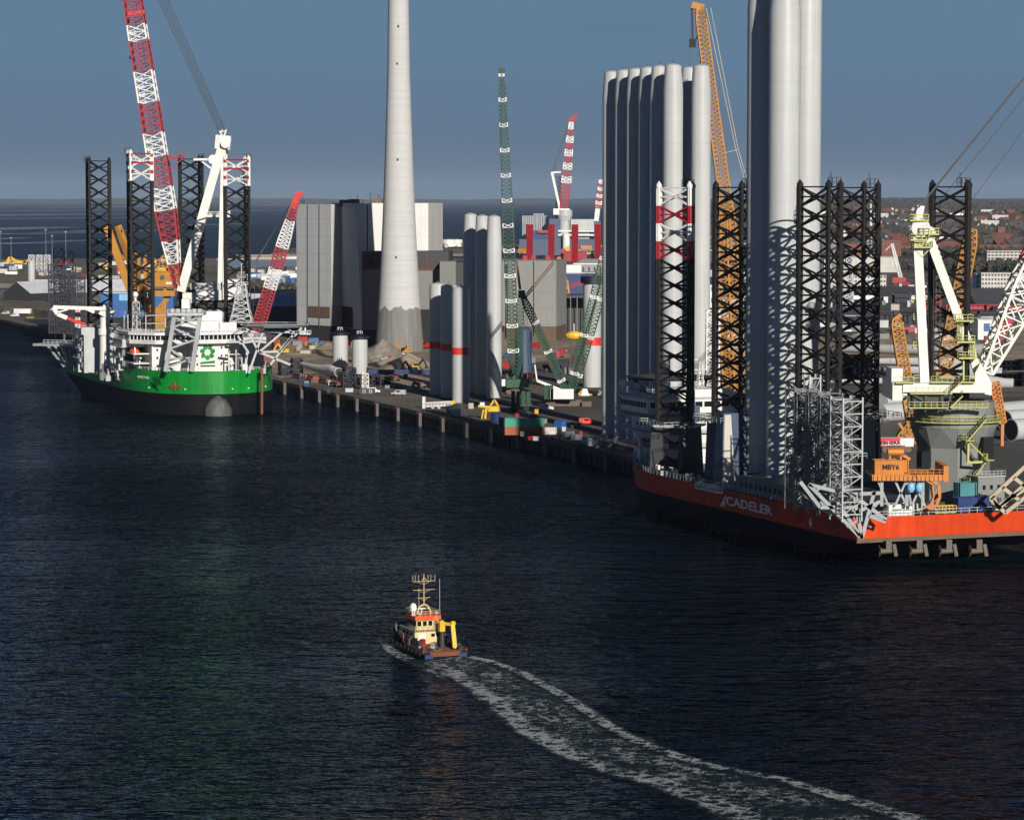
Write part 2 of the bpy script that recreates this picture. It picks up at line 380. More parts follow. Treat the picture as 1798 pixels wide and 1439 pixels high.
def mat_clad(name, c, line, px=.25, pz=.12, w=.04):
    m, n, l, b = nodes(name)
    tc = n.new('ShaderNodeTexCoord').outputs['Object']; sx = n.new('ShaderNodeSeparateXYZ'); l.new(tc, sx.inputs[0])
    def ln(sock, f):
        a = n.new('ShaderNodeMath'); a.operation = 'MULTIPLY'; l.new(sock, a.inputs[0]); a.inputs[1].default_value = f
        fr = n.new('ShaderNodeMath'); fr.operation = 'FRACT'; l.new(a.outputs[0], fr.inputs[0])
        lt = n.new('ShaderNodeMath'); lt.operation = 'LESS_THAN'; l.new(fr.outputs[0], lt.inputs[0]); lt.inputs[1].default_value = w; return lt.outputs[0]
    mx = n.new('ShaderNodeMath'); mx.operation = 'MAXIMUM'; l.new(ln(sx.outputs[0], px), mx.inputs[0]); l.new(ln(sx.outputs[2], pz), mx.inputs[1])
    t = noise(n, l, tc, .08, 4, .6, (1, 1, .3))
    r = ramp(n, l, t.outputs[0], [(.3, tuple(x * .88 for x in c)), (.7, c)])
    l.new(mix(n, l, mx.outputs[0], r.outputs[0], line), b.inputs['Base Color']); b.inputs['Roughness'].default_value = .6
    return m
M['cladwhite'] = mat_clad('white_cladding', (.6, .6, .57), (.5, .5, .48), .12, .11)
M['cladpale'] = mat_clad('pale_cladding', (.46, .465, .46), (.36, .36, .36), .12, .11)
M['cladgrey'] = mat_clad('grey_cladding', (.17, .17, .158), (.135, .135, .128), .25, .2)
M['claddark'] = mat_clad('dark_cladding', (.03, .031, .034), (.02, .02, .022), .25, .2)
M['cladmid'] = mat_clad('mid_cladding', (.24, .24, .228), (.19, .19, .182), .2, .12)
# ------------------------------------------------------------------ the setting
QX = lambda Y: 34.5 - .372 * (Y - 821.5)          # quay edge line
QD = V((-.3487, .9372, 0)); QN = V((-.9372, -.3487, 0))   # along the quay (away), and out over the water
def sheet(name, pts, z, mat, kind='structure', z0=None):
    mb = MB()
    if z0 is None: mb.add([(p[0], p[1], z) for p in pts], [tuple(range(len(pts)))])
    else: mb.prism(pts, z0, z)
    o = mb.build(name, mat); o['kind'] = kind
    if o.data.polygons[0].normal.z < 0 and z0 is None: o.data.flip_normals()
    return o
def grid_sheet(name, us, Ys, zf, mat):
    mb = MB(); n = len(us)
    vs = [(u * Y, Y, zf(u, Y)) for Y in Ys for u in us]
    mb.add(vs, [(j * n + i, j * n + i + 1, (j + 1) * n + i + 1, (j + 1) * n + i) for j in range(len(Ys) - 1) for i in range(n - 1)])
    o = mb.build(name, mat, smooth=True); o['kind'] = 'structure'; return o
sheet('water', [(-14000, -400), (14000, -400), (14000, 60000), (-14000, 60000)], 0, M['water'])
LEFT_BACK = 2072
land = sheet('quay_ground', [(242, 300), (58, 795), (43, 799.6), (QX(LEFT_BACK), LEFT_BACK), (-150, LEFT_BACK), (-150, 3300), (250, 3600), (260, 4600), (6000, 4600), (6000, 300)], 5, M['quay'], z0=-8)
def hz(u, Y):
    t = max(0, Y - 3700)
    return 5.05 + 62 * (1 - math.exp(-t / 9000)) * (1 + .12 * math.sin(Y * .0011 + u * 40) + .06 * math.sin(u * 130 + Y * .0004)) + (7 * math.sin(u * 60) if Y > 15000 else 0)
YS = [3600 + 60 * k for k in range(20)] + [4800 * 1.045 ** k for k in range(44)]
grid_sheet('hills', [.0695 + .0045 * i for i in range(46)], YS, hz, M['wood'])
# low land on the horizon across the bay
rdg = MB(); pts = []
for i in range(91):
    x = -11500 + 22000 * i / 90
    pts.append((x, 62 + 9 * math.sin(x * .0011) + 6 * math.sin(x * .0043 + 1) + 7 * (x < -3000)))
for (x0, h0), (x1, h1) in zip(pts, pts[1:]):
    rdg.add([(x0, 40000, -1), (x1, 40000, -1), (x1, 40600, h1), (x0, 40600, h0), (x1, 43000, h1 * .9), (x0, 43000, h0 * .9)], [(0, 1, 2, 3), (3, 2, 4, 5)])
tag(rdg.build('far_shore', M['wood'], smooth=True), kind='structure')
def wetmat():
    m, n, l, b = nodes('wet_sand'); b.inputs['Base Color'].default_value = (.17, .2, .22, 1); b.inputs['Roughness'].default_value = .35; return m
M['wet'] = wetmat()
def flats():
    mb = MB()
    for px0, px1, py, dy in [(-20, 300, 378, 1.5), (-20, 420, 384, .8), (60, 300, 365, .7), (-20, 150, 402, 3.2), (60, 330, 407, 1.5), (-20, 240, 411, 1.0), (-20, 60, 420, 1.6), (-20, 130, 428, 2.2), (60, 210, 424, 1.0), (230, 470, 396, .8), (300, 520, 372, .7), (330, 600, 362, .6), (-20, 300, 371, .5)]:
        n = 16; top = []; bot = []
        for i in range(n + 1):
            t = i / n; px = px0 + (px1 - px0) * t; w = 1.7 * dy * math.sin(math.pi * min(1, max(.02, t if px0 > 0 else .5 + t / 2))) * (.7 + .3 * rnd.random())
            sl = -3.5 * t
            top.append(G(px, py + sl - w * .5, .04)); bot.append(G(px, py + sl + w * .5, .04))
        k = len(mb.v); mb.add(bot + top, [(i, i + 1, i + n + 2, i + n + 1) for i in range(n)])
    o = mb.build('wet_sandbank', M['wet']); o['kind'] = 'structure'
    return o
flats()
# land beyond the basin, left
sheet('far_yard', [(G(-150, 497).x, 2500), (-150, 2500), (-150, 3300), (60, 3500), (-120, 3560), (G(-150, 456).x, 3500)], 5, M['yard'], z0=-3)
sheet('harbour_island', [(-20, 4300), (330, 4300), (330, 4700), (-40, 4700)], 4, M['yard'], z0=-3)
sheet('tank_island', [(-330, 3900), (-20, 3900), (-20, 4300), (-330, 4300)], 4, M['yard'], z0=-3)
# sheets of different paving on the quay
def pxsheet(name, pxs, z, mat): return sheet(name, [tuple(G(a, b, z)[:2]) for a, b in pxs], z, mat)
pxsheet('sandy_ground', [(492, 664), (560, 654), (700, 672), (760, 690), (900, 640), (1060, 622), (1060, 590), (900, 588), (520, 588), (440, 640)], 5.004, M['sand'])
pxsheet('sandy_ground', [(1440, 600), (1440, 640), (1600, 652), (1900, 652), (1900, 560), (1440, 575)], 5.004, M['sand'])
pxsheet('asphalt_yard', [(1380, 500), (2000, 500), (2000, 548), (1380, 556)], 5.004, M['asphalt'])
pxsheet('asphalt_yard', [(1640, 700), (1640, 800), (2000, 900), (2000, 690)], 5.004, M['asphalt'])
# quay wall with its fenders
mb = MB()
a_, b_ = V((QX(796), 796, 0)), V((QX(2072), 2072, 0))
for z0, z1, o0, o1 in ((-6, 3.6, 0.0, .35), (3.6, 5.06, -1.4, .9)):
    p = [a_ + QN * o1, b_ + QN * o1, b_ + QN * o0, a_ + QN * o0]
    mb.prism([tuple(q[:2]) for q in p], z0, z1); mb.mi = 1
for k in range(0, 620):                                   # sheet pile ribs
    mb.mi = 0; c = a_ + (b_ - a_) * (k / 620); 
    if k % 2 == 0: mb.prism([tuple((c + QD * d + QN * o)[:2]) for d, o in ((-.5, .3), (.5, .3), (.3, .7), (-.3, .7))], -5, 3.59)
qw = mb.build('quay_wall', [M['black'], M['quay']])
tag(qw, 'long dark sheet pile quay wall with concrete edge beam above the water', 'quay wall')
def fender(i, Y):
    base = V((QX(Y), Y, 0)) + QN * .95
    t = thing('fender_post', 'pale fender post with red ladder beside it on the dark quay wall', 'fender', base, math.atan2(QD.y, QD.x), 'fender posts along the quay wall')
    m = MB(); m.box((-1.6, .6, 1.6), (1.4, 1.1, 6.4)); m.build('post', M['post'], t)
    m = MB()
    for s in (-.55, .55): m.bar((1.2 + s, .35, -1.6), (1.2 + s, .35, 4.9), .34)
    for k in range(11): m.bar((.65, .35, -1.3 + k * .6), (1.75, .35, -1.3 + k * .6), .24)
    m.build('ladder', M['pink'], t); return t
f0 = fender(0, 836.6)
for k in range(1, 34):
    Y = 836.6 + 23.2 * k
    dup(f0, loc=V((QX(Y), Y, 0)) + QN * .95)

# ------------------------------------------------------------------ chimney
cb = P(700.5, 347, 1399); cb.z = 5
ch = MB()
prof = [(0, 11.85), (8, 11.45), (15, 10.95), (24, 10.2), (46, 8.95), (66, 8.0), (88, 7.1), (110, 6.35), (136, 5.5), (172, 5.0), (245, 4.6)]
fine = []
for (z0, r0), (z1, r1) in zip(prof, prof[1:]):
    for k in range(4): fine.append((z0 + (z1 - z0) * k / 4, r0 + (r1 - r0) * k / 4))
fine.append(prof[-1])
ch.lathe((0, 0, 0), fine, 64)
ct = thing('chimney', 'tall tapering white painted concrete power station chimney with bare grey foot', 'chimney', cb)
ch.build('shaft', M['concrete'], ct, smooth=True)
m = MB()
for zz, an in ((93.5, -92), (140, -95), (46, -97), (158, -88)):
    r = 7.0 if zz < 100 else 5.4
    if zz < 50: r = 8.95
    m.box((r * math.cos(R(an)), r * math.sin(R(an)), zz), (.8, .5, 1.1)).cut()
m.build_each('vent', M['dark'], ct)
# ------------------------------------------------------------------ power station
def xat(px, Y): return P(px, 347, Y).x
ps = thing('power_station', 'huge grey and white clad power station block with slanted wedge behind the chimney', 'power station', (xat(600, 1490), 1500, 5))
A0 = V((xat(520, 1511), 1511, 0)); A1 = V((xat(581, 1490), 1490, 0)); B0 = V((xat(580, 1521), 1521, 0))
def face_prism(pts, z0, z1, mat, name, par, top=None):
    m = MB(True); m.prism([tuple(p[:2]) for p in pts], z0, z1, [tuple(p[:2]) for p in top] if top else None)
    return m.build(name, mat, par)
zt = P(560, 358.5, 1500).z
face_prism([A0, A1, A1 + V((24, 26, 0)), A0 + V((24, 26, 0))], 13, zt, M['cladpale'], 'boiler_wall', ps)
face_prism([A0 + V((.3, .4, 0)), A1 + V((-.2, .4, 0)), A1 + V((24, 26, 0)), A0 + V((24, 26, 0))], 5, 13.004, M['claddark'], 'plinth', ps)
C1 = V((xat(634.5, 1466), 1466, 0)); C1t = V((xat(624.5, 1470), 1470, 0)); C2 = V((xat(752, 1474), 1474, 0))
face_prism([V((xat(582, 1512), 1512, 0)), C1, C2, C2 + V((6, 60, 0)), V((xat(582, 1512) + 6, 1560, 0))], 12, zt + .6, M['cladwhite'], 'turbine_wall', ps,
           [V((xat(582, 1512), 1512, 0)), C1t, C2, C2 + V((6, 60, 0)), V((xat(582, 1512) + 6, 1560, 0))])
face_prism([V((xat(582, 1512) + .4, 1513, 0)), C1 + V((.2, .6, 0)), C2 + V((0, .6, 0)), C2 + V((6, 60, 0))], 5, 12.004, M['claddark'], 'plinth', ps)
m = MB(True)
m.beam(P(645, 359, 1464.6), P(645, 443, 1464.6), .9, .6); m.build('expansion_strip', M['black'], ps)
m = MB(True)
for px in (540, 560.5):      # vertical joints on the left facade, standing proud of it
    Y = 1511 - 21 * (px - 520) / 61 - .35
    m.beam(P(px, 359, Y), P(px, 576, Y), .35, .3).cut()
m.build_each('facade_joint', M['dark'], ps)
m = MB(True); a, b = A0.lerp(A1, .32) + V((-.3, -.32, 0)), A0.lerp(A1, .97) + V((-.3, -.32, 0))
m.add([(a.x, a.y, P(560, 557, 1498).z), (b.x, b.y, P(560, 557, 1498).z), (b.x, b.y, P(560, 538, 1498).z), (a.x, a.y, P(560, 538, 1498).z)], [(0, 1, 2, 3)])
m.build('louvre_band', M['brown'], ps)
m = MB(True)
p = V((xat(582, 1512), 1512, 0)); d = (C1 - p).normalized(); nrm = V((d.y, -d.x, 0)) * 1; nrm = -nrm if nrm.x > 0 else nrm
for t0, t1, z0, z1 in ((.32, .72, 12.2, 26), (.08, .22, 12.2, 22)):
    q0, q1 = p.lerp(C1, t0) + nrm * .25, p.lerp(C1, t1) + nrm * .25
    m.add([(q0.x, q0.y, z0), (q1.x, q1.y, z0), (q1.x, q1.y, z1), (q0.x, q0.y, z1)], [(0, 1, 2, 3)]).cut()
m.build_each('gate', M['black'], ps)
m = MB(True)
for px0, px1, py in ((597, 612, 351), (613, 637, 349.5), (653, 671, 350)):
    Y = 1500; m.bx(xat(px0, Y), xat(px1, Y), Y - 8, Y + 5, zt - 1, P(600, py, Y).z).cut()
m.build_each('roof_plant', M['brown'], ps)
m = MB(True)
for px, py in ((650, 338), (664, 340), (628, 343), (668, 343)): m.bar((xat(px, 1500), 1500, zt), P(px, py, 1500), .4).cut()
m.build_each('mast', M['dark'], ps)
# low annex in front of the block
an = thing('annex_hall', 'grey annex hall with a dark upper band and red corner lines behind the chimney', 'industrial hall', (xat(710, 1450), 1452, 5))
ax0, ax1 = xat(635.8, 1450), xat(787, 1450); zb_, zs = P(700, 441, 1450).z, P(700, 473, 1450).z
m = MB(True); m.prism([(ax0, 1450), (ax1, 1450), (ax1 + 2, 1472), (ax0 + 2, 1463.5)], 13, zs); m.build('lower_wall', M['cladgrey'], an)
m = MB(True); m.prism([(ax0 - .2, 1449.7), (ax1 + .2, 1449.7), (ax1 + 2, 1472), (ax0 + 2, 1463.4)], zs + .01, zb_); m.build('upper_wall', M['claddark'], an)
m = MB(True); m.prism([(ax0 + .3, 1450.5), (ax1 - .3, 1450.5), (ax1 + 2, 1471), (ax0 + 2, 1463)], 5, 13.002); m.build('base_wall', M['black'], an)
m = MB(True); m.beam((ax0, 1449.5, zs), (ax1, 1449.5, zs), .4, .5).cut(); m.beam((xat(748, 1449), 1449.4, zs), (xat(748, 1449), 1449.4, zb_), .7, .3).cut(); m.beam((ax0 + .2, 1449.4, 14), (ax0 + .2, 1449.4, zb_), .5, .3)
m.build_each('red_line', M['red'], an)
m = MB(True); m.bx(xat(646, 1450), xat(655, 1450), 1449.2, 1449.68, P(0, 468, 1450).z, P(0, 454, 1450).z); m.build('window', M['black'], an)
m = MB(True); m.bx(xat(737, 1450), xat(768, 1450), 1449.3, 1449.95, 5.5, P(0, 543, 1450).z); m.build('gate', M['black'], an)
gb = thing('grey_hall', 'small grey box shaped hall with dark side door right of the annex', 'industrial hall', (xat(795, 1440), 1446, 5))
m = MB(True); m.bx(xat(772, 1438), xat(800, 1438), 1438, 1470, 5, P(0, 459, 1438).z); m.build('wall', M['cladgrey'], gb)
m = MB(True); m.bx(xat(800, 1438), xat(817, 1438), 1443, 1470, 5, P(0, 460.5, 1438).z); m.build('side_wall', M['claddark'], gb)
wh = thing('warehouse', 'long plain grey warehouse wall behind the green crawler cranes', 'warehouse', (xat(926, 1500), 1500, 5))
zw = P(0, 457, 1500).z
m = MB(True); m.prism([(xat(868, 1500), 1500), (xat(977, 1494), 1494), (xat(977, 1494) + 6, 1530), (xat(868, 1500), 1540)], 12.5, zw, ); m.build('wall', M['cladmid'], wh)
m = MB(True); m.prism([(xat(868, 1500), 1500.4), (xat(977, 1494), 1494.4), (xat(977, 1494) + 6, 1530), (xat(868, 1500), 1540)], 5, 12.503); m.build('plinth', M['brown'], wh)
m = MB(True)
for px, z1 in ((937, 458), (891, 462)): m.beam(P(px, z1, 1496.5), P(px, 590, 1496.5), .8, .5).cut()
m.build_each('downpipe', M['black'], wh)
m = MB(True)
for px in (922, 937, 962): m.bx(xat(px, 1505) - 1.2, xat(px, 1505) + 1.2, 1504, 1507, zw, zw + 2.5).cut()
m.build_each('roof_vent', M['red'], wh)
# open shed right of the warehouse
sh = thing('open_shed', 'low open shed with grey ribbed roof and dark interior right of the warehouse', 'shed', (xat(1000, 1560), 1560, 5))
m = MB(True); s0, s1 = xat(976, 1560), xat(1062, 1560)
m.prism([(s0, 1555), (s1, 1555), (s1, 1590), (s0, 1590)], P(0, 522, 1555).z, P(0, 519, 1555).z); m.build('roof', M['roofdark'], sh)
m = MB(True); m.bx(s0, s1, 1570, 1572, 5, P(0, 523, 1570).z); m.build('back_wall', M['claddark'], sh)
m = MB(True)
for k in range(8): m.bar((s0 + 1 + k * (s1 - s0 - 2) / 7, 1555.5, 5), (s0 + 1 + k * (s1 - s0 - 2) / 7, 1555.5, P(0, 522, 1555).z), .35).cut()
m.build_each('post', M['steel'], sh)

# ------------------------------------------------------------------ standing wind turbine tower sections
def tower(px, Y, ztop, r, name, label, group, rt=None, tap=3.0, band=None, hat=None, z0=5.0, cat='tower section', foot=None):
    c = V((xat(px, Y), Y, z0)); h = ztop - z0; rt = rt or r * .88
    t = thing(name, label, cat, c, 0, group)
    m = MB(); m.lathe((0, 0, .35), [(0, r * 1.0), (h * .5, r), (h - tap - .35, r), (h - .35 - .3, rt), (h - .35, rt)], 40)
    m.build('shell', M['tower'], t, smooth=True)
    m = MB(); m.lathe((0, 0, 0), [(0, r + .12), (.34, r + .12)], 40).cut()
    n = int(h // 26)
    for k in range(1, n + 1):
        z = h * k / (n + 1)
        if z < h - tap - 1: m.lathe((0, 0, z), [(0, r + .03), (.12, r + .03)], 40, cap=False).cut()
    m.build_each('flange', M['lightgrey'], t)
    if band:
        m = MB(); m.lathe((0, 0, band[0] - z0), [(0, r + .05), (band[1] - band[0], r + .05)], 40, cap=False); m.build('red_band', M['redbright'], t, smooth=True)
    if hat == 'dome':
        m = MB(); m.lathe((0, 0, h - .05), [(-.5, rt + 1.0), (.15, rt + 1.0), (.6, rt * .75), (1.5, rt * .35), (1.9, .5)], 32); m.build('cover', M['framenavy'], t, smooth=True)
        m = MB()
        for k in range(6): m.bar((1.2 * math.cos(k), 1.2 * math.sin(k), h + 1.2), (.9 * math.cos(k), .9 * math.sin(k), h + 2.6), .25)
        m.build('lifting_lug', M['lightgrey'], t)
    else:
        m = MB(); m.lathe((0, 0, h), [(0, rt * .98), (.35, rt * .9), (.9, rt * .3), (1.0, .1)], 32); m.build('cover', M['lightgrey'], t, smooth=True)
        m = MB()
        for k in range(3): a = k * 2.1 + .4; m.bar((.6 * math.cos(a), .6 * math.sin(a), h + .7), (.3 * math.cos(a), .3 * math.sin(a), h + 1.7), .12)
        m.build('lifting_lug', M['dark'], t)
    return t
G8 = 'tall tower sections standing in rows on the quay'
ords = ['leftmost and farthest', 'second from the left', 'third from the left', 'fourth from the left', 'fifth from the left']
for k, px in enumerate((1074, 1095.5, 1116, 1137, 1157.5)):
    tower(px, 900 - 9.2 * k, 118.9, 2.95, 'tower_section', f'full height shaded grey tower section {ords[k]} of the long quay row', G8, rt=2.45, tap=7)
tower(1181, 853, 118.9, 3.0, 'tower_section', 'fully sunlit tower section at the near end of the long quay row', G8, rt=2.5, tap=7)
tower(1210, 872, 118.9, 2.95, 'tower_section', 'dark shaded tower section squeezed between two sunlit ones', G8, rt=2.45, tap=7)
tower(1230, 858, 118.9, 3.0, 'tower_section', 'sunlit tall tower section beside the orange crane boom', G8, rt=2.5, tap=7)
G3 = 'medium tower sections on the quay'
for k, (px, Y, l) in enumerate(((826, 1102, 'shaded medium tower section at the left of three tall ones'), (847, 1086, 'shaded medium tower section in the middle of three tall ones'), (867.5, 1070, 'sunlit medium tower section nearest the green lattice boom'))):
    tower(px, Y, 72.6 + .6 * (k == 0), 2.85, 'tower_section', l, G3, rt=2.45, tap=9)
GS = 'short red banded tower sections on the quay'
for k, (px, Y, l) in enumerate(((768.5, 1088, 'short grey tower section with red band, left and farthest of three'), (788.5, 1072, 'short grey tower section with red band, middle of three'), (808.5, 1045, 'short sunlit tower section with bright red band, right and nearest of three'))):
    tower(px, Y, 46.8, 3.25, 'tower_section', l, GS, rt=3.1, tap=2, band=(22.6, 25.2))
GP = 'short white pile sections with blue covers'
tower(596, 1210, 22.6, 3.25, 'pile_section', 'squat white pile section with blue domed cover and a shadow across it', GP, rt=3.2, tap=1, hat='dome', cat='pile section')
tower(630.5, 1176, 22.6, 3.25, 'pile_section', 'squat fully sunlit white pile section with blue domed cover', GP, rt=3.2, tap=1, hat='dome', cat='pile section')
tp = tower(1040, 1130, P(0, 497, 1130).z, 3.6, 'transition_piece', 'white tower piece with red band and navy top behind the green derrick', None, rt=3.6, tap=1, band=(P(0, 606, 1130).z, P(0, 592, 1130).z), cat='tower section')
m = MB(); hh = P(0, 497, 1130).z - 5; m.lathe((0, 0, hh), [(.02, 4.6), (2.6, 4.6)], 32); m.rail([(4.3 * math.cos(a * .7), 4.3 * math.sin(a * .7), hh + 2.6) for a in range(10)]); m.build('top_platform', M['framenavy'], tp)
# yellow and white supports under it
for k, px in enumerate((1027, 1056)):
    t = thing('pile_cradle', 'white and yellow steel cradle foot under the red banded tower piece', 'cradle', G(px, 694), 0, 'cradle feet under the white tower piece')
    m = MB(); m.box((0, 0, 1.3), (3.2, 3, 2.6), top=.5); m.build('stand', M['white'], t)
    m = MB(); m.box((.2, 0, .35), (5.2, 1.4, .7)); m.beam((-2.5, -.3, .5), (-.6, -.3, 2.5), .5); m.build('brace', M['yellow'], t)
# dark drums behind the derrick
tower(920, 1190, P(0, 578, 1190).z, 3.3, 'dark_drum', 'dark blue steel drum standing in the shade behind the green derrick', None, rt=3.3, tap=.5, cat='steel drum')
for c in bpy.data.objects:
    if c.parent and c.parent.name.startswith('dark_drum'): c.data.materials.clear(); c.data.materials.append(M['shipblue'])
# ------------------------------------------------------------------ ships: common builders
def hull_mesh(stations, zcol, mats, name, par, yoff=0):
    """stations: (x, rake, half beam, z top, z bottom, bilge); ring from port rail round the keel to starboard rail"""
    m = MB(); rings = []
    for x, rk, hb, zt, zb, bi in stations:
        zs = [zt, (zt + zcol) / 2, zcol, (zcol + zb + bi) / 2, zb + bi, zb + bi * .3]
        half = []
        for z in zs:
            f = (z - zb) / max(.1, zt - zb)
            k = 1.0 if z > zb + bi + .01 else (1.0 if bi < .1 else 1 - .0)
            y = hb if z >= zb + bi - .01 else hb - bi * .35
            half.append((x + rk * f, y, z))
        half.append((x, max(.02, hb - bi), zb)); half.append((x, 0, zb))
        rings.append(half + [(p[0], -p[1], p[2]) for p in half[-2::-1]])
    rings = [[(p[0], p[1] + yoff, p[2]) for p in r] for r in rings]
    n = len(rings[0])
    for A, B in zip(rings, rings[1:]):
        for i in range(n - 1):
            zc = (A[i][2] + A[i + 1][2] + B[i][2] + B[i + 1][2]) / 4
            m.mi = 0 if zc > zcol - .01 else 1
            m.add([A[i], A[i + 1], B[i + 1], B[i]], [(0, 1, 2, 3)])
    for r, fl in ((rings[0], True), (rings[-1], False)):
        k = n // 2
        for i in range(k):
            zc = (r[i][2] + r[i + 1][2]) / 2; m.mi = 0 if zc > zcol - .01 else 1
            q = [r[i], r[i + 1], r[n - 2 - i], r[n - 1 - i]]
            m.add(q if fl else q[::-1], [(0, 1, 2, 3)])
    o = m.build(name, mats, par, smooth=True)
    import bmesh
    bm = bmesh.new(); bm.from_mesh(o.data); bmesh.ops.remove_doubles(bm, verts=bm.verts, dist=.005); bmesh.ops.recalc_face_normals(bm, faces=bm.faces); bm.to_mesh(o.data); bm.free()
    o.data.polygons.foreach_set('use_smooth', [True] * len(o.data.polygons)); o.data.set_sharp_from_angle(angle=R(35))
    return o
def deck_mesh(pts, z, mat, par, name='deck'):
    m = MB(); m.add([(p[0], p[1], z) for p in pts], [tuple(range(len(pts)))])
    o = m.build(name, mat, par)
    if o.data.polygons[0].normal.z < 0: o.data.flip_normals()
    return o
def jack_leg(par, x, y, z0, z1, r, rot, bay, mats, topcols=None, mask=0, name='leg'):
    """three chord lattice leg in the ship's local frame"""
    m = MB(); bays = int(round((z1 - z0) / bay)); cols = [0] * bays
    for i, c in enumerate(topcols or []): cols[bays - 1 - i] = c
    p0, p1 = V((x, y, z0)), V((x, y, z1))
    def ring(z): return [V((x + r * math.cos(rot + 2.0944 * k), y + r * math.sin(rot + 2.0944 * k), z)) for k in range(3)]
    for b in range(bays):
        A, B = ring(z0 + (z1 - z0) * b / bays), ring(z0 + (z1 - z0) * (b + 1) / bays); m.mi = cols[b]
        for j in range(3):
            i = (j + 1) % 3
            m.tube(A[j], B[j], .55, None, 8, False)
            out = V((A[j].x - x, A[j].y - y, 0)).normalized() * .5
            for s in (-1, 1): m.bar(A[j] + out * s, B[j] + out * s, .5)
            m.bar(A[j], B[i], .42); m.bar(A[i], B[j], .42)
            m.bar((A[j] + B[j]) / 2, (A[i] + B[i]) / 2, .36)
        Mid = [(A[j] + B[j]) / 2 for j in range(3)]
        for j in range(3): m.bar((Mid[j] + Mid[(j + 1) % 3]) / 2, (Mid[(j + 1) % 3] + Mid[(j + 2) % 3]) / 2, .26)
    m.mi = cols[-1]
    T = ring(z1)
    for t in T: m.tube(t, t + V((0, 0, .8)), .75, None, 8); m.tube(t + V((0, 0, .8)), t + V((0, 0, 1.7)), .7, .1, 8)
    for j in range(3): m.bar(T[j], T[(j + 1) % 3], .3)
    if mask == 2:
        m.mi = 2
        for z in (z1 - 1.1, z1 - 4.2, z1 - 7.4):
            for t in ring(z): m.tube(t, t + V((0, 0, 1.3)), .68, None, 8)
        for z in (z1, z1 - 3.4):
            Q = ring(z)
            for j in range(3): m.bar(Q[j], Q[(j + 1) % 3], .5)
    o = m.build(name, mats, par)
    k = MB(); c = T[1].lerp(T[2], .15); k.bx(c.x - 1.1, c.x + 1.1, c.y - 1.1, c.y + 1.1, z1 - .1, z1 + .05)
    k.rail([c + V((-1.1, -1.1, 0)), c + V((1.1, -1.1, 0)), c + V((1.1, 1.1, 0)), c + V((-1.1, 1.1, 0)), c + V((-1.1, -1.1, 0))], 2.1, 1.1, .12)
    k.bar(c + V((.6, .6, 0)), c + V((.6, .6, 3.4)), .14)
    k.build('light_platform', M['dark'], o)
    return o
def windows_row(par, p, q, z0, z1, n, gap=.2, off=.06, name='window'):
    p, q = V(p), V(q); d = q - p; nrm = V((d.y, -d.x, 0)).normalized() * off
    for i in range(n):
        a = p + d * ((i + gap / 2) / n) + nrm; b = p + d * ((i + 1 - gap / 2) / n) + nrm
        m = MB(); m.add([(a.x, a.y, z0), (b.x, b.y, z0), (b.x, b.y, z1), (a.x, a.y, z1)], [(0, 1, 2, 3)])
        m.build(name, M['glass'], par)
class Fr:
    def __init__(s, o): s.o = o; s.inv = MAT0[o].inverted()
    def p(s, px, py, Y): return s.inv @ P(px, py, Y)
    def g(s, px, py, z): return s.inv @ G(px, py, z)
    def w(s, v): return s.inv @ V(v)

# ------------------------------------------------------------------ right ship (jacked up, six legs)
O = V((95.7, 614.7, 0)); YAWR = math.atan2(.934, -.357)
rs = thing('jack_up_ship', 'red hulled jack-up ship on six black lattice legs, lifted clear of the water', 'jack-up ship', O, YAWR)
FR = Fr(rs)
ZD, ZC = 11.6, 6.9
st = [(0, 0, 24.5, ZD, 6.2, .9), (5, 0, 24.5, ZD, 4.6, .6), (12, 0, 24.5, ZD, 2.6, .8), (60, 0, 24.5, ZD, 2.6, 1.2), (108, 0, 24.5, ZD, 2.6, 1.2),
      (119, .8, 22.7, ZD + .1, 2.6, 1.0), (128, 2, 19.3, ZD + .3, 2.6, .8), (137, 3.5, 15.2, ZD + .5, 2.6, .6), (145, 5.5, 11.0, ZD + .7, 2.8, .4), (151, 8, 5.8, ZD + .8, 3.0, .2), (153.5, 9.5, .6, ZD + .9, 3.2, .05)]
hullR = hull_mesh(st, ZC, [M['hullorange'], M['navy']], 'hull', rs)
dk = [(0, 24.4), (108, 24.4), (119.8, 22.6), (130, 19.2), (140.5, 15.1), (150.5, 10.9), (159, 5.7), (162.5, 0)]
deck_mesh(dk + [(x, -y) for x, y in dk[::-1]], ZD - .25, M['dark'], rs)
m = MB(); m.bx(-.35, -.02, -24, 23.6, 6.25, 7.1); m.build('transom_strip', M['brown'], hullR)
# lettering on the port side
def side_pt(px, py, y=24.62):      # point on the port side plane under a pixel
    d = FR.inv.to_3x3() @ ray(px, py); o = FR.w((0, 0, CAMZ)); t = (y - o.y) / d.y; return o + d * t
c0 = side_pt(1312, 880); text('CADELER', 2.9, M['white'], hullR, (c0.x - .5, 24.56, 9.1), (-1, 0, 0), (0, 0, 1), bold=.06, sx=2.0)
m = MB(); m.beam((c0.x + 14.4, 24.58, 7.6), (c0.x + 11.5, 24.58, 10.2), .1, .45); m.build('logo_mark', M['white'], hullR)
c1 = side_pt(1466, 912); text('WIND OSPREY', 1.2, M['pink'], hullR, (c1.x, 24.56, 9.3), (-1, 0, 0), (0, 0, 1), bold=.03, sx=1.35)
text('ESBJERG', .8, M['pink'], hullR, (c1.x, 24.56, 7.9), (-1, 0, 0), (0, 0, 1), bold=.02, sx=1.3)
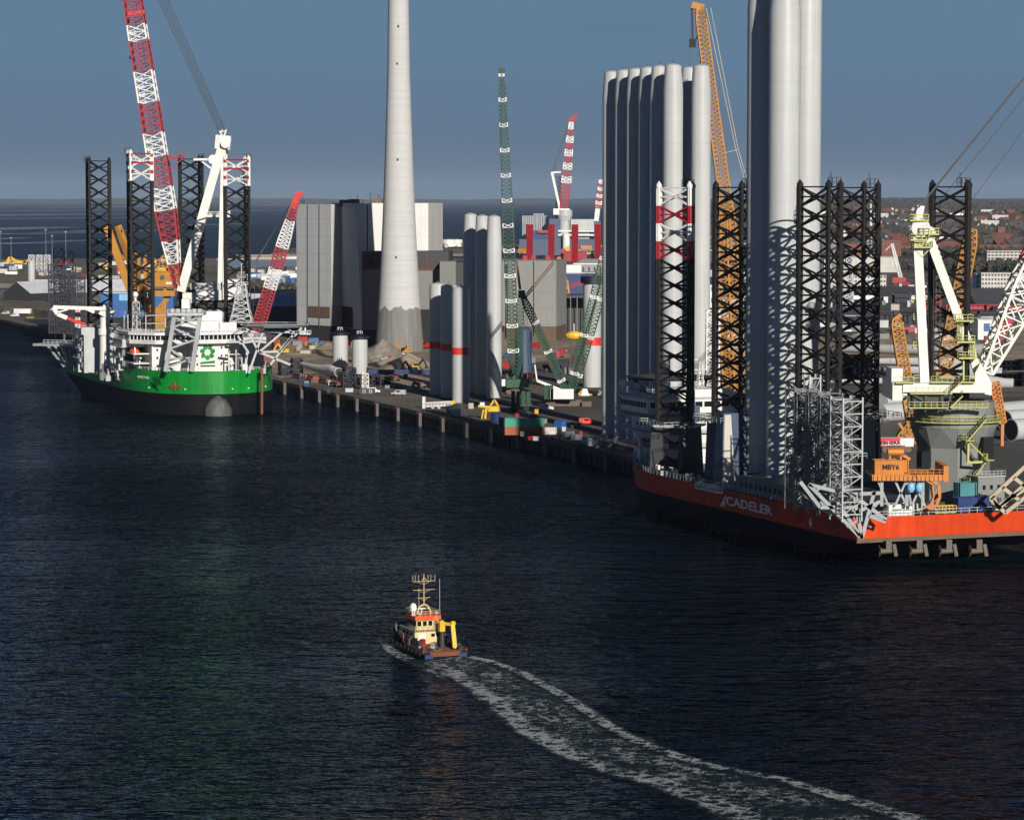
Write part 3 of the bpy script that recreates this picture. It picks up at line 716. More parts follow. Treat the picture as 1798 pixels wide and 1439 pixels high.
for px, py in ((1271, 868), (1423, 907)):
    c = side_pt(px, py); m = MB(); m.add([(c.x, 24.58, 7.4), (c.x - .9, 24.58, 8.7), (c.x - .3, 24.58, 8.7), (c.x - .3, 24.58, 9.7), (c.x + .3, 24.58, 9.7), (c.x + .3, 24.58, 8.7), (c.x + .9, 24.58, 8.7)], [(0, 1, 2, 3, 4, 5, 6)]); m.build('draught_mark', M['white'], hullR)
# legs
LM = [M['legblack'], M['white'], M['red']]
bayR = 4.42
for i, (lx, ly, rot) in enumerate([(30.5, 16.5, 2.9), (75, 16.5, 2.9), (107.7, 16.5, 3.15), (29, -16.5, 3.1), (75, -16.5, 2.8), (107.7, -16.5, 3.0)]):
    jack_leg(rs, lx, ly, -10, 82.4, 5.35, rot, bayR, LM, [1, 2, 1, 2] if i == 2 else None)
# jack houses
for i, (lx, ly, ht, mt) in enumerate([(30.5, 16.5, 22, 'shipgrey'), (75, 16.5, 27, 'shipblue'), (107.7, 16.5, 23.5, 'dark'), (75, -16.5, 27, 'shipgrey'), (107.7, -16.5, 24, 'white')]):
    jh = bpy.data.objects.new('jack_house', None); COL.objects.link(jh); jh.parent = rs
    m = MB(); w = 6.8
    for a in range(3):      # three tapering housings round the chords and walls with openings between them
        an = 3.05 + 2.0944 * a; c = V((lx + 5.4 * math.cos(an), ly + 5.4 * math.sin(an), 0))
        m.prism([(c.x + 2.6 * math.cos(q), c.y + 2.6 * math.sin(q)) for q in [an + .785 + 1.5708 * k for k in range(4)]], ZD - .2, ht, [(c.x + 1.9 * math.cos(q), c.y + 1.9 * math.sin(q)) for q in [an + .785 + 1.5708 * k for k in range(4)]])
        an2 = an + 2.0944; c2 = V((lx + 5.4 * math.cos(an2), ly + 5.4 * math.sin(an2), 0))
        for z, h in ((ZD, 2.6), (ht - 2.4, 1.6), ((ht + ZD) / 2, 1.2)):
            m.beam((c.x, c.y, z + h / 2), (c2.x, c2.y, z + h / 2), 1.2, h)
    m.build('housing', M[mt], jh)
    m = MB(); w = 7.6; m.rail([(lx - w, ly - w, ht), (lx + w, ly - w, ht), (lx + w, ly + w, ht), (lx - w, ly + w, ht), (lx - w, ly - w, ht)], 1.2, 2, .12)
    for a in range(4): m.bar((lx + 7 * math.cos(a * 1.57), ly + 7 * math.sin(a * 1.57), ht - .2), (lx + 7 * math.cos(a * 1.57 + 1.57), ly + 7 * math.sin(a * 1.57 + 1.57), ht - .2), .5)
    m.build('gallery', M['lightgrey'], jh)
# dark blue winch house between forward and middle legs; pale strip paints its sunlit facet
m = MB(); c = FR.p(1290, 760, 672)
m.prism([(c.x - 2.2, 24), (c.x + 3, 24), (c.x + 3, 17.5), (c.x - 2.2, 17.5)], ZD - .2, 29.3, [(c.x - 1.6, 23.4), (c.x + 2.2, 23.4), (c.x + 2.2, 17.7), (c.x - 1.6, 17.7)])
o = m.build('winch_house', M['shipblue'], rs)
m = MB(); m.prism([(c.x - 2.5, 23.6), (c.x - 2.24, 23.8), (c.x - 2.24, 20.6), (c.x - 2.5, 20.6)], ZD - .2, 29.0, [(c.x - 2.0, 23.2), (c.x - 1.7, 23.3), (c.x - 1.7, 21.6), (c.x - 2.0, 21.6)]); m.build('painted_lit_facet', M['plaster'], o)
#.Random(k).choice(['EIIE', 'IEIE']), .1, M['white'], o, (c.x, 24.05, 27), (-1, 0, 0), (0, 0, 1)) if False else None
# bow superstructure with bridge
sup = bpy.data.objects.new('superstructure', None); COL.objects.link(sup); sup.parent = rs
def blk(x0, x1, hy, z0, z1, mat, name, nose=5, par=None, sb=17):
    m = MB(); m.prism([(x0, hy), (x1 - nose, hy), (x1, hy - nose), (x1, -sb + nose), (x1 - nose, -sb), (x0, -sb)], z0, z1); return m.build(name, mat, par or sup)
blk(128, 148, 13.6, ZD - .2, 15.6, M['white'], 'deckhouse_tier'); blk(128.5, 149.2, 13.4, 15.9, 19.4, M['white'], 'deckhouse_tier'); blk(129, 150.4, 13.2, 19.7, 23.2, M['white'], 'deckhouse_tier')
br = blk(131, 153.5, 15, 24.4, 28.1, M['white'], 'bridge')
blk(130.5, 154.0, 15.5, 28.12, 28.5, M['lightgrey'], 'bridge_roof'); blk(131.5, 152.6, 14.2, 23.3, 24.35, M['grey'], 'bridge_skirt')
for z in (15.6, 19.4, 23.2):
    m = MB(); m.prism([(127, 15.2), (148, 15.2), (152.6, 10.8), (152.6, -12), (148, -17.6), (127, -17.6)], z + .02, z + .28)
    m.rail([(127, 15.0, z + .28), (148, 15.0, z + .28), (152.4, 10.7, z + .28), (152.4, -12, z + .28)], 1.1, 1.6, .1)
    m.rail([(127, 15, z + .28), (127, -17.4, z + .28)], 1.1, 1.6, .1); m.build('balcony', M['lightgrey'], sup)
windows_row(sup, (148.5, 15, 0), (131.5, 15, 0), 25.9, 27.3, 9); windows_row(sup, (131, 14.4, 0), (131, -16, 0), 25.9, 27.3, 12); windows_row(sup, (153.5, 10.2, 0), (148.7, 14.8, 0), 25.9, 27.3, 3)
for z, y in ((12.9, 13.6), (17.0, 13.4), (20.9, 13.2)): windows_row(sup, (143, y, 0), (130, y, 0), z, z + .9, 5, .66, .08, 'porthole')
for k, (x, z) in enumerate(((129, 12), (129.2, 16.2), (129.5, 20))): m = MB(); m.bx(x - 1.1, x - .3, 2 + k, 3.2 + k, z, z + 2.1); m.build('door', M['grey'], sup)

m = MB(); m.rail([(131, 15, 28.5), (148.5, 15, 28.5), (153.5, 10, 28.5), (153.5, -12, 28.5), (131, -16, 28.5), (131, 15, 28.5)], 1.1, 1.5, .1); m.build('bridge_rail', M['white'], sup)
m = MB(); m.mi = 0; m.bx(131, 142, -9, 7, 28.5, 30.4); m.build('bridge_roof_house', M['white'], sup)
for px, py, r in ((1095, 673, 1.25), (1118.5, 677.5, .95)):
    c = FR.p(px, py, 753); m = MB(); m.ball(c, r, 16); m.build('radar_dome', M['white'], sup, smooth=True); o = sup
    m = MB(); m.tube((c.x, c.y, 28), (c.x, c.y, c.z - r * .8), .35); m.lathe((c.x, c.y, c.z - r - .5), [(0, .8), (.5, .9)], 12); m.build('dome_mast', M['white'], o)
m = MB(); 
for x, y, h in ((134, 2, 40), (140, -4, 37)):
    m.lattice((x, y, 30), (x, y, h), [(0, 1.6, 1.6), (1, .6, .6)], 5, .14, .1, mode='Z'); m.bar((x - .1, y - 2.4, h - 2), (x - .1, y + 2.4, h - 2), .2)
m.build('mast', M['white'], sup)
m = MB(); m.tube((122, 7, ZD), (122, 7, 31), 1.5, 1.2, 14); m.bx(120.5, 124, 5, 9, 23, 27); m.build('funnel', M['shipblue'], sup)
# helideck over the bow
hd = bpy.data.objects.new('helideck', None); COL.objects.link(hd); hd.parent = rs
hc = V((157, -3, 31.6)); m = MB(); m.lathe(hc, [(0, 12), (.5, 12.6), (.6, 12.6)], 8); m.build('platform', M['dark'], hd)
m = MB()
for k in range(8):
    a = k * .785; m.bar(hc + V((10.5 * math.cos(a), 10.5 * math.sin(a), 0)), (150, 8 * math.sin(a) - 2, 24.5), .45)
    m.bar(hc + V((12.6 * math.cos(a), 12.6 * math.sin(a), .3)), hc + V((14 * math.cos(a), 14 * math.sin(a), .9)), .15)
m.build('support_frame', M['dark'], hd)
# lifeboat and davit near the bow
c = FR.p(1124, 776, 737); m = MB(); m.ball(c, 1.4, 12, .85, 2.0, 1.0); o = m.build('lifeboat', M['lifeboat'], rs, smooth=True)
m = MB(); m.beam(c + V((-2, .4, -2)), c + V((-1.6, 1.2, 2)), .8, 1.2); m.beam(c + V((-1.8, 1.2, 2)), c + V((2.2, .6, 2.2)), .5, .6); m.beam(c + V((-2.4, .6, -6)), c + V((-2.2, .8, -1)), 1.3, 1.6); m.build('davit', M['white'], o)
# deck edge rail and clutter
m = MB(); m.rail([(0, 24.2, ZD), (108, 24.2, ZD), (119.8, 22.4, ZD), (130, 19, ZD), (140.5, 14.9, ZD), (150, 10.8, ZD)], 1.2, 2.0, .11)
m.rail([(0, 24, ZD), (0, -24, ZD)], 1.2, 2.0, .11); m.build('deck_rail', M['lightgrey'], rs)
rr = random.Random(3)
for k in range(34):
    x = rr.uniform(84, 122); y = rr.uniform(18.5, 23.2 - max(0, x - 106) * .25)
    m = MB(); w, h = rr.uniform(.8, 2.2), rr.uniform(.8, 2.2)
    if k % 3: m.box((x, y, ZD - .2 + h / 2), (w, w * .8, h), rr.random())
    else: m.tube((x, y, ZD - .2), (x, y, ZD + h), .4); m.tube((x + 1.1, y, ZD - .2), (x + 1.1, y, ZD + h), .4); m.beam((x - .3, y, ZD + .2), (x + 1.4, y, ZD + .2), .7, .3)
    m.build('deck_gear', M[rr.choice(['grey', 'steel', 'white', 'dark', 'lightgrey', 'dark'])], rs)
# long access gangway at the rail forward and boat landing lamps
m = MB(); a, b = side_pt(1228, 846), side_pt(1270, 858); m.bx(b.x, a.x, 24.7, 25.9, ZD - .9, ZD - .6); m.rail([(b.x, 25.8, ZD - .6), (a.x, 25.8, ZD - .6)], 1.3, 1.2, .14); m.rail([(b.x, 24.8, ZD - .6), (a.x, 24.8, ZD - .6)], 1.3, 1.2, .14); m.build('gangway', M['white'], rs)
# crane round the aft starboard leg
cr = bpy.data.objects.new('main_crane', None); COL.objects.link(cr); cr.parent = rs
cx, cy = 29, -16.5; K = V((cx, cy, 0))
m = MB(); nf = 8
lo = [(cx + 8.6 * math.cos(.39 + .785 * k), cy + 8.6 * math.sin(.39 + .785 * k)) for k in range(8)]
m.prism(lo, ZD - .3, 23.5, [(cx + 8.2 * math.cos(.39 + .785 * k), cy + 8.2 * math.sin(.39 + .785 * k)) for k in range(8)])
mid = [(cx + 8.2 * math.cos(.39 + .785 * k), cy + 8.2 * math.sin(.39 + .785 * k), 23.5) for k in range(8)]
top = [(cx + 9.9 * math.cos(.3925 * k), cy + 9.9 * math.sin(.3925 * k), 28.2) for k in range(16)]
m.add(mid + top, [f for k in range(8) for f in ((k, 8 + (2 * k + 1) % 16, 8 + (2 * k) % 16), (k, 8 + (2 * k + 2) % 16, 8 + (2 * k + 1) % 16), (k, (k + 1) % 8, 8 + (2 * k + 2) % 16))])
m.lathe((cx, cy, 28.2), [(0, 9.9), (1.2, 9.9)], 32); m.lathe((cx, cy, 29.7), [(0, 9.2), (4.2, 9.2)], 32)
m.build('pedestal', M['shipgrey'], cr)
m = MB(); m.lathe((cx, cy, 29.4), [(0, 11), (.25, 11)], 32); m.rail([(cx + 10.9 * math.cos(a * .196), cy + 10.9 * math.sin(a * .196), 29.65) for a in range(33)], 1.3, 1.2, .14); m.build('ring_walkway', M['rail'], cr)
m = MB()
def wl(px, py, Y): return FR.p(px, py, Y)
zz = []
def stair(mm, pts, w=1.1):
    for p, q in zip(pts, pts[1:]):
        mm.beam(p, q, w, .25)
        for s in (-.5, .5):
            off = V((0, 0, 1.2)); mm.bar(p + off, q + off, .14); mm.bar(p + off * .5, q + off * .5, .1)
            for k in range(7): c = p.lerp(q, k / 6); mm.bar(c, c + off, .1)
YF = 636.5
stair(m, [wl(1731, 736, YF), wl(1700, 772, YF)]); stair(m, [wl(1700, 774, YF), wl(1732, 806, YF)]); stair(m, [wl(1732, 808, YF), wl(1704, 846, YF)])
for px, py in ((1698, 773), (1733, 807), (1704, 846)):
    c = wl(px, py, YF); m.box(c, (3, 2, .2)); m.rail([c + V((-1.5, 1, 0)), c + V((1.5, 1, 0)), c + V((1.5, -1, 0))], 1.2, 1, .13)
m.beam(wl(1700, 774, YF), wl(1699, 812, YF), .5); m.beam(wl(1697, 812, YF), wl(1734, 810, YF), .5)
m.build('stairway', M['rail'], cr)
m = MB(); c = wl(1733, 788, 640); m.box(c, (1.5, 2.6, 5.4)); m.build('doorway', M['black'], cr)
m = MB(); c = wl(1622, 806, 640); m.box(c, (2.4, 2.4, 3.6)); m.build('doorway', M['black'], cr)
# slewing house (facing image right)
hs = bpy.data.objects.new('crane_house', None); COL.objects.link(hs); hs.parent = cr
def wbox(px0, px1, py0, py1, Y0, Y1, mat, name, par):
    a, b = P(px0, py0, Y0), P(px1, py1, Y0); mm = MB(True); mm.bx(a.x, b.x, Y0, Y1, b.z, a.z); return mm.build(name, mat, par)
# sub-parts directly under the crane part
cr_children = []
def W(name, mat, f, smooth=False):
    mm = MB(True); f(mm)
    return mm.build_each(name, mat, cr, smooth) if hasattr(mm, 'cuts') else mm.build(name, mat, cr, smooth)
bpy.data.objects.remove(hs)
Yc = 647
W('slewing_deck', M['ivory'], lambda q: q.bx(P(1590, 0, 640).x, P(1738, 0, 640).x, 637.5, 657, P(0, 689, 638).z, P(0, 673, 638).z))
W('winch_frame', M['dark'], lambda q: (q.bx(P(1606, 0, 640).x, P(1660, 0, 640).x, 636, 645, P(0, 716, 636).z, P(0, 693, 636).z), [q.beam(P(x, 692, 635.6), P(x, 722, 635.6), .5) for x in (1596, 1625, 1653, 1668)], q.beam(P(1597, 690, 635.6), P(1620, 702, 635.6), .5)))
W('engine_house', M['ivory'], lambda q: q.bx(P(1572, 0, 640).x, P(1597, 0, 640).x, 638, 656, P(0, 703, 638).z, P(0, 672, 638).z))
W('engine_house', M['white'], lambda q: q.bx(P(1572, 0, 640).x, P(1592, 0, 640).x, 640, 650, P(0, 671.8, 640).z, P(0, 647, 640).z))
def gal(q):
    for py, x0, x1, Y in ((690, 1598, 1672, 634.6), (715, 1596, 1665, 634.6), (714, 1665, 1735, 634.8), (670, 1635, 1712, 636.5), (671, 1573, 1605, 637)):
        a, b = P(x0, py, Y), P(x1, py, Y); q.bx(a.x, b.x, Y - .2, Y + 1.5, a.z - .25, a.z); q.rail([a, b], 1.2, 1.2, .11); q.cut()
    stair(q, [P(1668, 689, 634), P(1690, 668, 634)]); q.cut(); stair(q, [P(1668, 715, 634), P(1690, 695, 634)]); q.cut()
    for px, py in ((1612, 668), (1612, 610), (1612, 560), (1608, 530)):
        c = P(px, py, 652); q.box(c, (2.4, 2.4, .3)); q.rail([c + V((-1.2, -1.2, 0)), c + V((1.2, -1.2, 0)), c + V((1.2, 1.2, 0))], 1.3, 1.2, .15); q.cut()
W('gallery', M['rail'], gal)
def aframe(q):
    for dy in (-4.2, 4.2):
        q.beam(P(1624, 690, Yc + dy), P(1609.5, 400, Yc + dy * .7), 1.8, 2.0)
        q.beam(P(1722, 664, Yc + dy), P(1631, 415, Yc + dy * .7), 1.7, 1.9)
    a, b = P(1618, 404, Yc - 3.2), P(1618, 404, Yc + 3.2); q.beam(a, b, 3, 3)
    q.beam(P(1614, 480, Yc - 4), P(1614, 480, Yc + 4), .8); q.beam(P(1652, 470, Yc - 4), P(1652, 470, Yc + 4), .8)
W('a_frame', M['ivory'], aframe)
W('sheave_block', M['white'], lambda q: (q.lathe(P(1618, 402, 642.3), [(0, .1)]) if 0 else None, q.tube(P(1617, 400, 642), P(1617, 400, 652), 2.1, None, 18), q.beam(P(1611, 392, 645), P(1617, 361, 645), 1.2, 1.6), q.tube(P(1633, 408, 643), P(1633, 408, 651), 1.3, None, 14)), True)
W('boom_foot', M['ivory'], lambda q: q.add([P(x, y, Y) for Y in (639, 655) for x, y in ((1712, 655), (1722, 636), (1741, 672), (1741, 694), (1712, 688))], [(0, 1, 2, 3, 4), (9, 8, 7, 6, 5)] + [(i, i + 5, (i + 1) % 5 + 5, (i + 1) % 5) for i in range(5)]))
def apl(q):
    for px, py, w in ((1613, 387, 4.4), (1612, 421, 4.0), (1619, 434, 4.2), (1630, 411, 4.6)):
        c = P(px, py, 643); q.box(c, (w, 3, .35)); q.rail([c + V((-w / 2, 1.5, 0)), c + V((-w / 2, -1.5, 0)), c + V((w / 2, -1.5, 0)), c + V((w / 2, 1.5, 0)), c + V((-w / 2, 1.5, 0))], 1.3, 1.1, .17)
        q.bar(c + V((-w / 2, 0, 0)), c + V((0, 0, -2.2)), .25); q.bar(c + V((w / 2, 0, 0)), c + V((0, 0, -2.2)), .25); q.cut()
    stair(q, [P(1616, 432, 642), P(1632, 413, 642)], .8); q.cut()
    for px, py in ((1692, 563), (1695, 600), (1698, 628)):
        c = P(px, py, 641); w = 4.2; q.box(c, (w, 3, .35)); q.rail([c + V((-w / 2, 1.5, 0)), c + V((-w / 2, -1.5, 0)), c + V((w / 2, -1.5, 0)), c + V((w / 2, 1.5, 0)), c + V((-w / 2, 1.5, 0))], 1.4, 1.1, .12); q.cut()
    q.lattice(P(1685, 600, 641), P(1685, 560, 641), [(0, 1, 1), (1, 1, 1)], 6, .12, .1, mode='Z'); q.lattice(P(1707, 628, 641), P(1707, 598, 641), [(0, 1, 1), (1, 1, 1)], 5, .12, .1, mode='Z')
    q.bar(P(1692, 668, 641), P(1692, 628, 641), .4)
W('access_platform', M['rail'], apl)
tipL = P(2250, -420, 647); foot = P(1729, 652, 647)
def boom(q):
    n = 34
    cols = [0] * 6 + [1] * 5 + [0] * 6 + [1] * 5 + [0] * 6 + [1] * 6
    q.lattice(foot, tipL, [(0, 2.2, 9), (.14, 6.6, 9), (.85, 6.6, 7), (1, 2.5, 4)], n, .62, .3, mode='X', cols=cols, up=(0, 1, 0))
W('boom', [M['ivory'], M['redbright']], boom)
def ropes(q):
    for dx, dy in ((-1.2, -1), (-.4, -.5), (.4, .5), (1.2, 1)): q.bar(P(1614 + dx, 364, 645 + dy * 1.5), P(2250 + dx * 2, -420, 645 + dy), .22)
    q.bar(P(1634, 372, 650), P(2250, -380, 650), .16); q.bar(P(1655, 420, 650), P(2020, -70, 650), .12)
    for px in (1640, 1644, 1651): q.bar(P(px, 440, 644), P(px - 1, 664, 644), .12)
W('hoist_rope', M['rope'], ropes)
# stern corner frame, boom rest lattice at the right and thrusters
def sfr(q):
    T = P(1520, 868, 603)
    for a, b in (((1513, 945), (1500, 870)), ((1508, 940), (1420, 850)), ((1513, 945), (1535, 862)), ((1525, 905), (1555, 915)), ((1513, 945), (1470, 880)), ((1500, 870), (1556, 912)), ((1476, 868), (1545, 865)), ((1420, 850), (1500, 870)), ((1440, 890), (1500, 890)), ((1500, 900), (1545, 880)), ((1405, 845), (1440, 890))):
        q.beam(P(*a, 602.5), P(*b, 602.5), .75, .75)
    for a, b in (((1505, 905), (1550, 905)), ((1480, 880), (1530, 925)), ((1490, 925), (1540, 885)), ((1440, 880), (1490, 925)), ((1400, 860), (1460, 905)), ((1420, 870), (1450, 850))):
        q.beam(P(*a, 606), P(*b, 606), .45, .45)
W2 = lambda name, mat, f, smooth=False: (lambda q: (f(q), q.build(name, mat, rs, smooth))[1])(MB(True))
W2('stern_frame', M['galv'], sfr)
def brs(q):
    for a, b in (((1738, 875), (1800, 818)), ((1752, 893), (1815, 835)), ((1765, 900), (1830, 848)), ((1738, 875), (1765, 900)), ((1760, 855), (1790, 878)), ((1780, 838), (1812, 862)), ((1748, 890), (1812, 850)), ((1800, 818), (1812, 840)), ((1744, 870), (1752, 893))):
        q.beam(P(*a, 613), P(*b, 613), .8, .8)
W2('boom_rest', M['beige'], brs)
for px in (1558, 1612, 1664, 1717):
    t = bpy.data.objects.new('thruster', None); COL.objects.link(t); t.parent = rs
    c = P(px, 968, 607)
    q = MB(True); q.tube(c + V((-1.6, -.3, .1)), c + V((1.0, .2, .1)), .65, .45, 12); q.beam(c + V((.3, 0, 2.6)), c + V((.3, 0, .2)), .7, 1.2); q.build('pod', M['bronze'], t, True)
    q = MB(True)
    for k in range(4):
        a = k * 1.571 + .5; r = V((0, math.cos(a), math.sin(a))); s_ = V((.5, -math.sin(a) * .8, math.cos(a) * .8)) * .5
        q.add([c + V((-1.7, 0, .1)) + s_ * .4, c + V((-1.9, 0, .1)) + r * 1.25 + s_, c + V((-1.7, 0, .1)) + r * 1.3 - s_, c + V((-1.5, 0, .1)) - s_ * .4, c + V((-1.6, 0, .1)) + s_ * .4, c + V((-1.8, 0, .1)) + r * 1.25 + s_, c + V((-1.6, 0, .1)) + r * 1.3 - s_, c + V((-1.4, 0, .1)) - s_ * .4], [(0, 1, 2, 3), (7, 6, 5, 4), (0, 4, 5, 1), (1, 5, 6, 2), (2, 6, 7, 3)])
    q.build('propeller', M['bronze'], t)
    q = MB(True); q.beam(c + V((1.45, .2, 1.6)), c + V((1.95, .2, -1.0)), .3, .75); q.build('rudder_fin', M['bronze'], t)
# grey grillage under the tower sections with small windows
gx0, gx1 = 33, 62
m = MB(); m.bx(gx0, gx1, 8, 22.6, ZD - .2, 15.2); o = m.build('tower_grillage', M['grey'], rs)
windows_row(o, (gx1 - 2, 22.6, 0), (gx0 + 2, 22.6, 0), 12.8, 14.0, 10, .6, .06, 'opening')
# aft platform in orange with its trestle
pf = bpy.data.objects.new('work_platform', None); COL.objects.link(pf); pf.parent = rs
q = MB(True); a, b = P(1530, 833, 611), P(1659, 833, 611); q.bx(a.x, b.x, 610, 622, a.z - .5, a.z)
q.bx(a.x, b.x, 609.6, 610, a.z - 1.2, a.z + .1); q.bx(b.x - .5, b.x + .6, 609.5, 622, a.z - 1.4, a.z + 2); q.build('platform_floor', M['orange'], pf)
q = MB(True)
for k in range(17): q.box((a.x + .4 + k * (b.x - a.x) / 17, 609.45, a.z - .6), (.25, .3, 1.1))
q.build('platform_edge', M['orange'], pf); q = MB(True)
q.rail([(a.x + 8, 609.8, a.z), (b.x, 609.8, a.z)], 1.2, 1.2, .12); q.build('platform_rail', M['orange'], pf)
q = MB(True)
for x0, x1 in ((1571, 1592), (1592, 1571), (1592, 1600), (1620, 1601), (1601, 1625), (1541, 1560)): q.beam(P(x0, 842, 611), P(x1, 888, 611), .45, .45)
q.cut()
for x0 in (1592, 1620, 1548, 1636): q.beam(P(x0, 840, 611), P(x0, 888, 611), .7, .7); q.beam(P(x0, 840, 620), P(x0, 888, 620), .6, .6); q.cut()
q.build_each('trestle', M['galv'], pf)
q = MB(True); pts = [P(*p, 610) for p in ((1635, 842), (1648, 850), (1650, 872), (1644, 886), (1630, 893))]
for p_, q_ in zip(pts, pts[1:]): q.beam(p_, q_, .6, .6); q.beam(p_ + V((-1.3, 0, 0)), q_ + V((-1.3, 0, 0)), .3, .3); q.bar(p_, q_ + V((-1.3, 0, 0)), .2)
q.build('hose_rack', M['orange'], pf)
# ------------------------------------------------------------------ cargo aboard the right ship
GT = 'tower sections standing on the jack-up ship'
def shiptower(X, Y, r, ztop, z0, label, rt):
    return tower(899 + X / Y * 5000 * 1.0, Y, ztop, r, 'tower_section', label, GT, rt=rt, tap=7, z0=z0)
zt1 = 80 + (347 + 12) * 643 / 5000
shiptower(63.1, 661.6, 3.7, zt1 + 3.4, 15.2, 'enormous pale tower section on the red ship, striped by lattice shadow', 3.0)
shiptower(59.1, 673, 3.7, zt1 + 5, 15.2, 'enormous tower section on the red ship, wholly in shade, left of the striped one', 3.0)
shiptower(72.0, 699, 3.7, zt1 + 9, 15.2, 'enormous sunlit tower section on the red ship behind the lattice leg', 3.0)
# blade racks: tall galvanised frames along the port quarter
GR = 'galvanised rack towers on the port quarter of the red ship'
rr = random.Random(11)
def rack(x, y, w, d, h, n, label, mat='galv', messy=26):
    t = thing('rack_tower', label, 'rack', MAT0[rs] @ V((x, y, ZD)), YAWR, GR)
    m = MB()
    for a in (-1, 1):
        for b in (-1, 1): m.bar((a * w / 2, b * d / 2, 0), (a * w / 2, b * d / 2, h + .8), .32)
    m.build('upright', M[mat], t)
    m = MB()
    for k in range(n + 1):
        z = 1.5 + (h - 1.5) * k / n
        for a in (-1, 1):
            m.bar((a * w / 2, -d / 2, z), (a * w / 2, d / 2, z), .22); m.bar((-w / 2, a * d / 2, z), (w / 2, a * d / 2, z), .22)
            if k < n:
                z2 = 1.5 + (h - 1.5) * (k + 1) / n; s = 1 if k % 2 else -1
                m.bar((a * w / 2, -s * d / 2, z), (a * w / 2, s * d / 2, z2), .16); m.bar((-s * w / 2, a * d / 2, z), (s * w / 2, a * d / 2, z2), .16)
    m.build('lattice', M[mat], t)
    m = MB()
    for k in range(n):          # zig-zag stair flights inside
        z = 1.5 + (h - 1.5) * k / n; z2 = 1.5 + (h - 1.5) * (k + 1) / n; s = 1 if k % 2 else -1
        m.beam((0, -s * d * .4, z), (0, s * d * .4, z2), .8, .14)
        for o in (-.4, .4): m.bar((o, -s * d * .4, z + 1), (o, s * d * .4, z2 + 1), .1)
        m.box((0, s * d * .43, z2), (w * .7, .9, .1))
    m.build('stair', M['midgrey'], t)
    if messy:
        m = MB()
        for k in range(messy):
            z = rr.uniform(2, h); 
            m.box((rr.uniform(-.35, .35) * w, rr.uniform(-.35, .35) * d, z), (rr.uniform(.3, 1.3), rr.uniform(.3, 1.4), rr.uniform(.2, .8)), rr.random()).cut()
        m.build_each('clamp_gear', M['steel'], t)
    return t
rack(-2.5, 27.4, 5.6, 4.6, 25.5, 9, 'bright galvanised stair tower overhanging the stern corner of the red ship', 'lightgrey', 8)
for k, (x, l) in enumerate(((4.6, 'grey rack tower directly beside the bright stair tower'), (10.2, 'grey rack tower third from the stern corner'), (15.8, 'grey rack tower fourth from the stern corner'), (21.4, 'grey rack tower at the forward end of the rack row'))):
    rack(x, 26.2, 4.4, 5.2, 25.5 + (k % 2) * .8, 8, l, 'grey', 40)
c = FR.p(1412, 690, 628); rack(c.x, c.y - 2, 2.6, 2.6, FR.p(1412, 664, 628).z - ZD, 5, 'slim pale frame with square top standing above the rack row', 'lightgrey', 0)
m = MB(); c = FR.p(1450, 850, 615)
# containers
def container(name, label, mat, loc, rz, L=12.2, Wd=2.44, H=2.6, group=None, doorm=None):
    t = thing(name, label, 'container', loc, rz, group)
    m = MB(); n = int(L / .55); pts = []
    for i in range(n):
        x = -L / 2 + .15 + (L - .3) * i / n; dx = (L - .3) / n; o = Wd / 2 - .03
        pts += [(x, o), (x + dx * .3, o), (x + dx * .5, o - .07), (x + dx * .8, o - .07)]
    pts = pts + [(p[0], -p[1]) for p in pts[::-1]]
    m.prism(pts, .12, H - .1); m.build('body', mat, t)
    m = MB()
    for a in (-1, 1):
        for b in (-1, 1): m.bx(a * L / 2 - .09, a * L / 2 + .09, b * Wd / 2 - .09, b * Wd / 2 + .09, 0, H)
        m.bx(-L / 2, L / 2, a * Wd / 2 - .06, a * Wd / 2 + .06, 0, .16); m.bx(-L / 2, L / 2, a * Wd / 2 - .05, a * Wd / 2 + .05, H - .13, H)
        m.bx(a * L / 2 - .07, a * L / 2 + .07, -Wd / 2, Wd / 2, H - .13, H - .01)
    m.build('frame', doorm or mat, t)
    for b in (-1, 1):
        m = MB(); m.bx(-L / 2 - .05, -L / 2 + .1, min(b * .03, b * (Wd / 2 - .1)), max(b * .03, b * (Wd / 2 - .1)), .18, H - .15)
        for r_ in (.3, .7): m.bx(-L / 2 - .1, -L / 2 - .04, b * r_ - .03, b * r_ + .03, .2, H - .2)
        m.build('door', doorm or mat, t)
    return t
def rz_screen(): return 0.0
c = P(1563, 833, 613); t = container('orange_container', 'orange container with black letters on the orange platform of the red ship', M['orange'], (c.x, 613, c.z), R(4), 7.2, 3, 3.3)
text('MBY6', 1.5, M['black'], t, (-.2, -1.56, 1.75), (1, 0, 0), (0, 0, 1), bold=.04)
t2 = thing('winch', 'orange winch drum on top of the orange container', 'winch', (P(1572, 805, 613).x, 613, c.z + 3.32), R(4))
m = MB(); m.tube((-1.7, 0, 1.6), (1.7, 0, 1.6), .8, None, 14); m.build('drum', M['orange'], t2, smooth=True)
m = MB(); m.beam((-1.2, 0, 0), (-1.2, 0, 1.6), .4); m.beam((1.2, 0, 0), (1.2, 0, 1.6), .4); m.beam((1.2, 0, 1.2), (3.2, 0, -.0), .6); m.build('stand', M['orange'], t2)
def ondeck(px, x): # deck point under pixel column px at ship x
    best = None
    for k in range(-240, 241):
        w = MAT0[rs] @ V((x, k * .1, ZD - .2)); e = abs((w.x / w.y) - (px - 899) / 5000)
        if best is None or e < best[0]: best = (e, w)
    return best[1]
w = ondeck(1581, 3); t = container('white_container', 'white container with teal lettering at the stern rail of the red ship', M['white'], w, YAWR - math.pi / 2, 6.06, 2.44, 2.6)
text('SIEMENS Gamesa', .62, M['teal'], t, (.1, -1.29, 1.35), (1, 0, 0), (0, 0, 1), bold=.01)
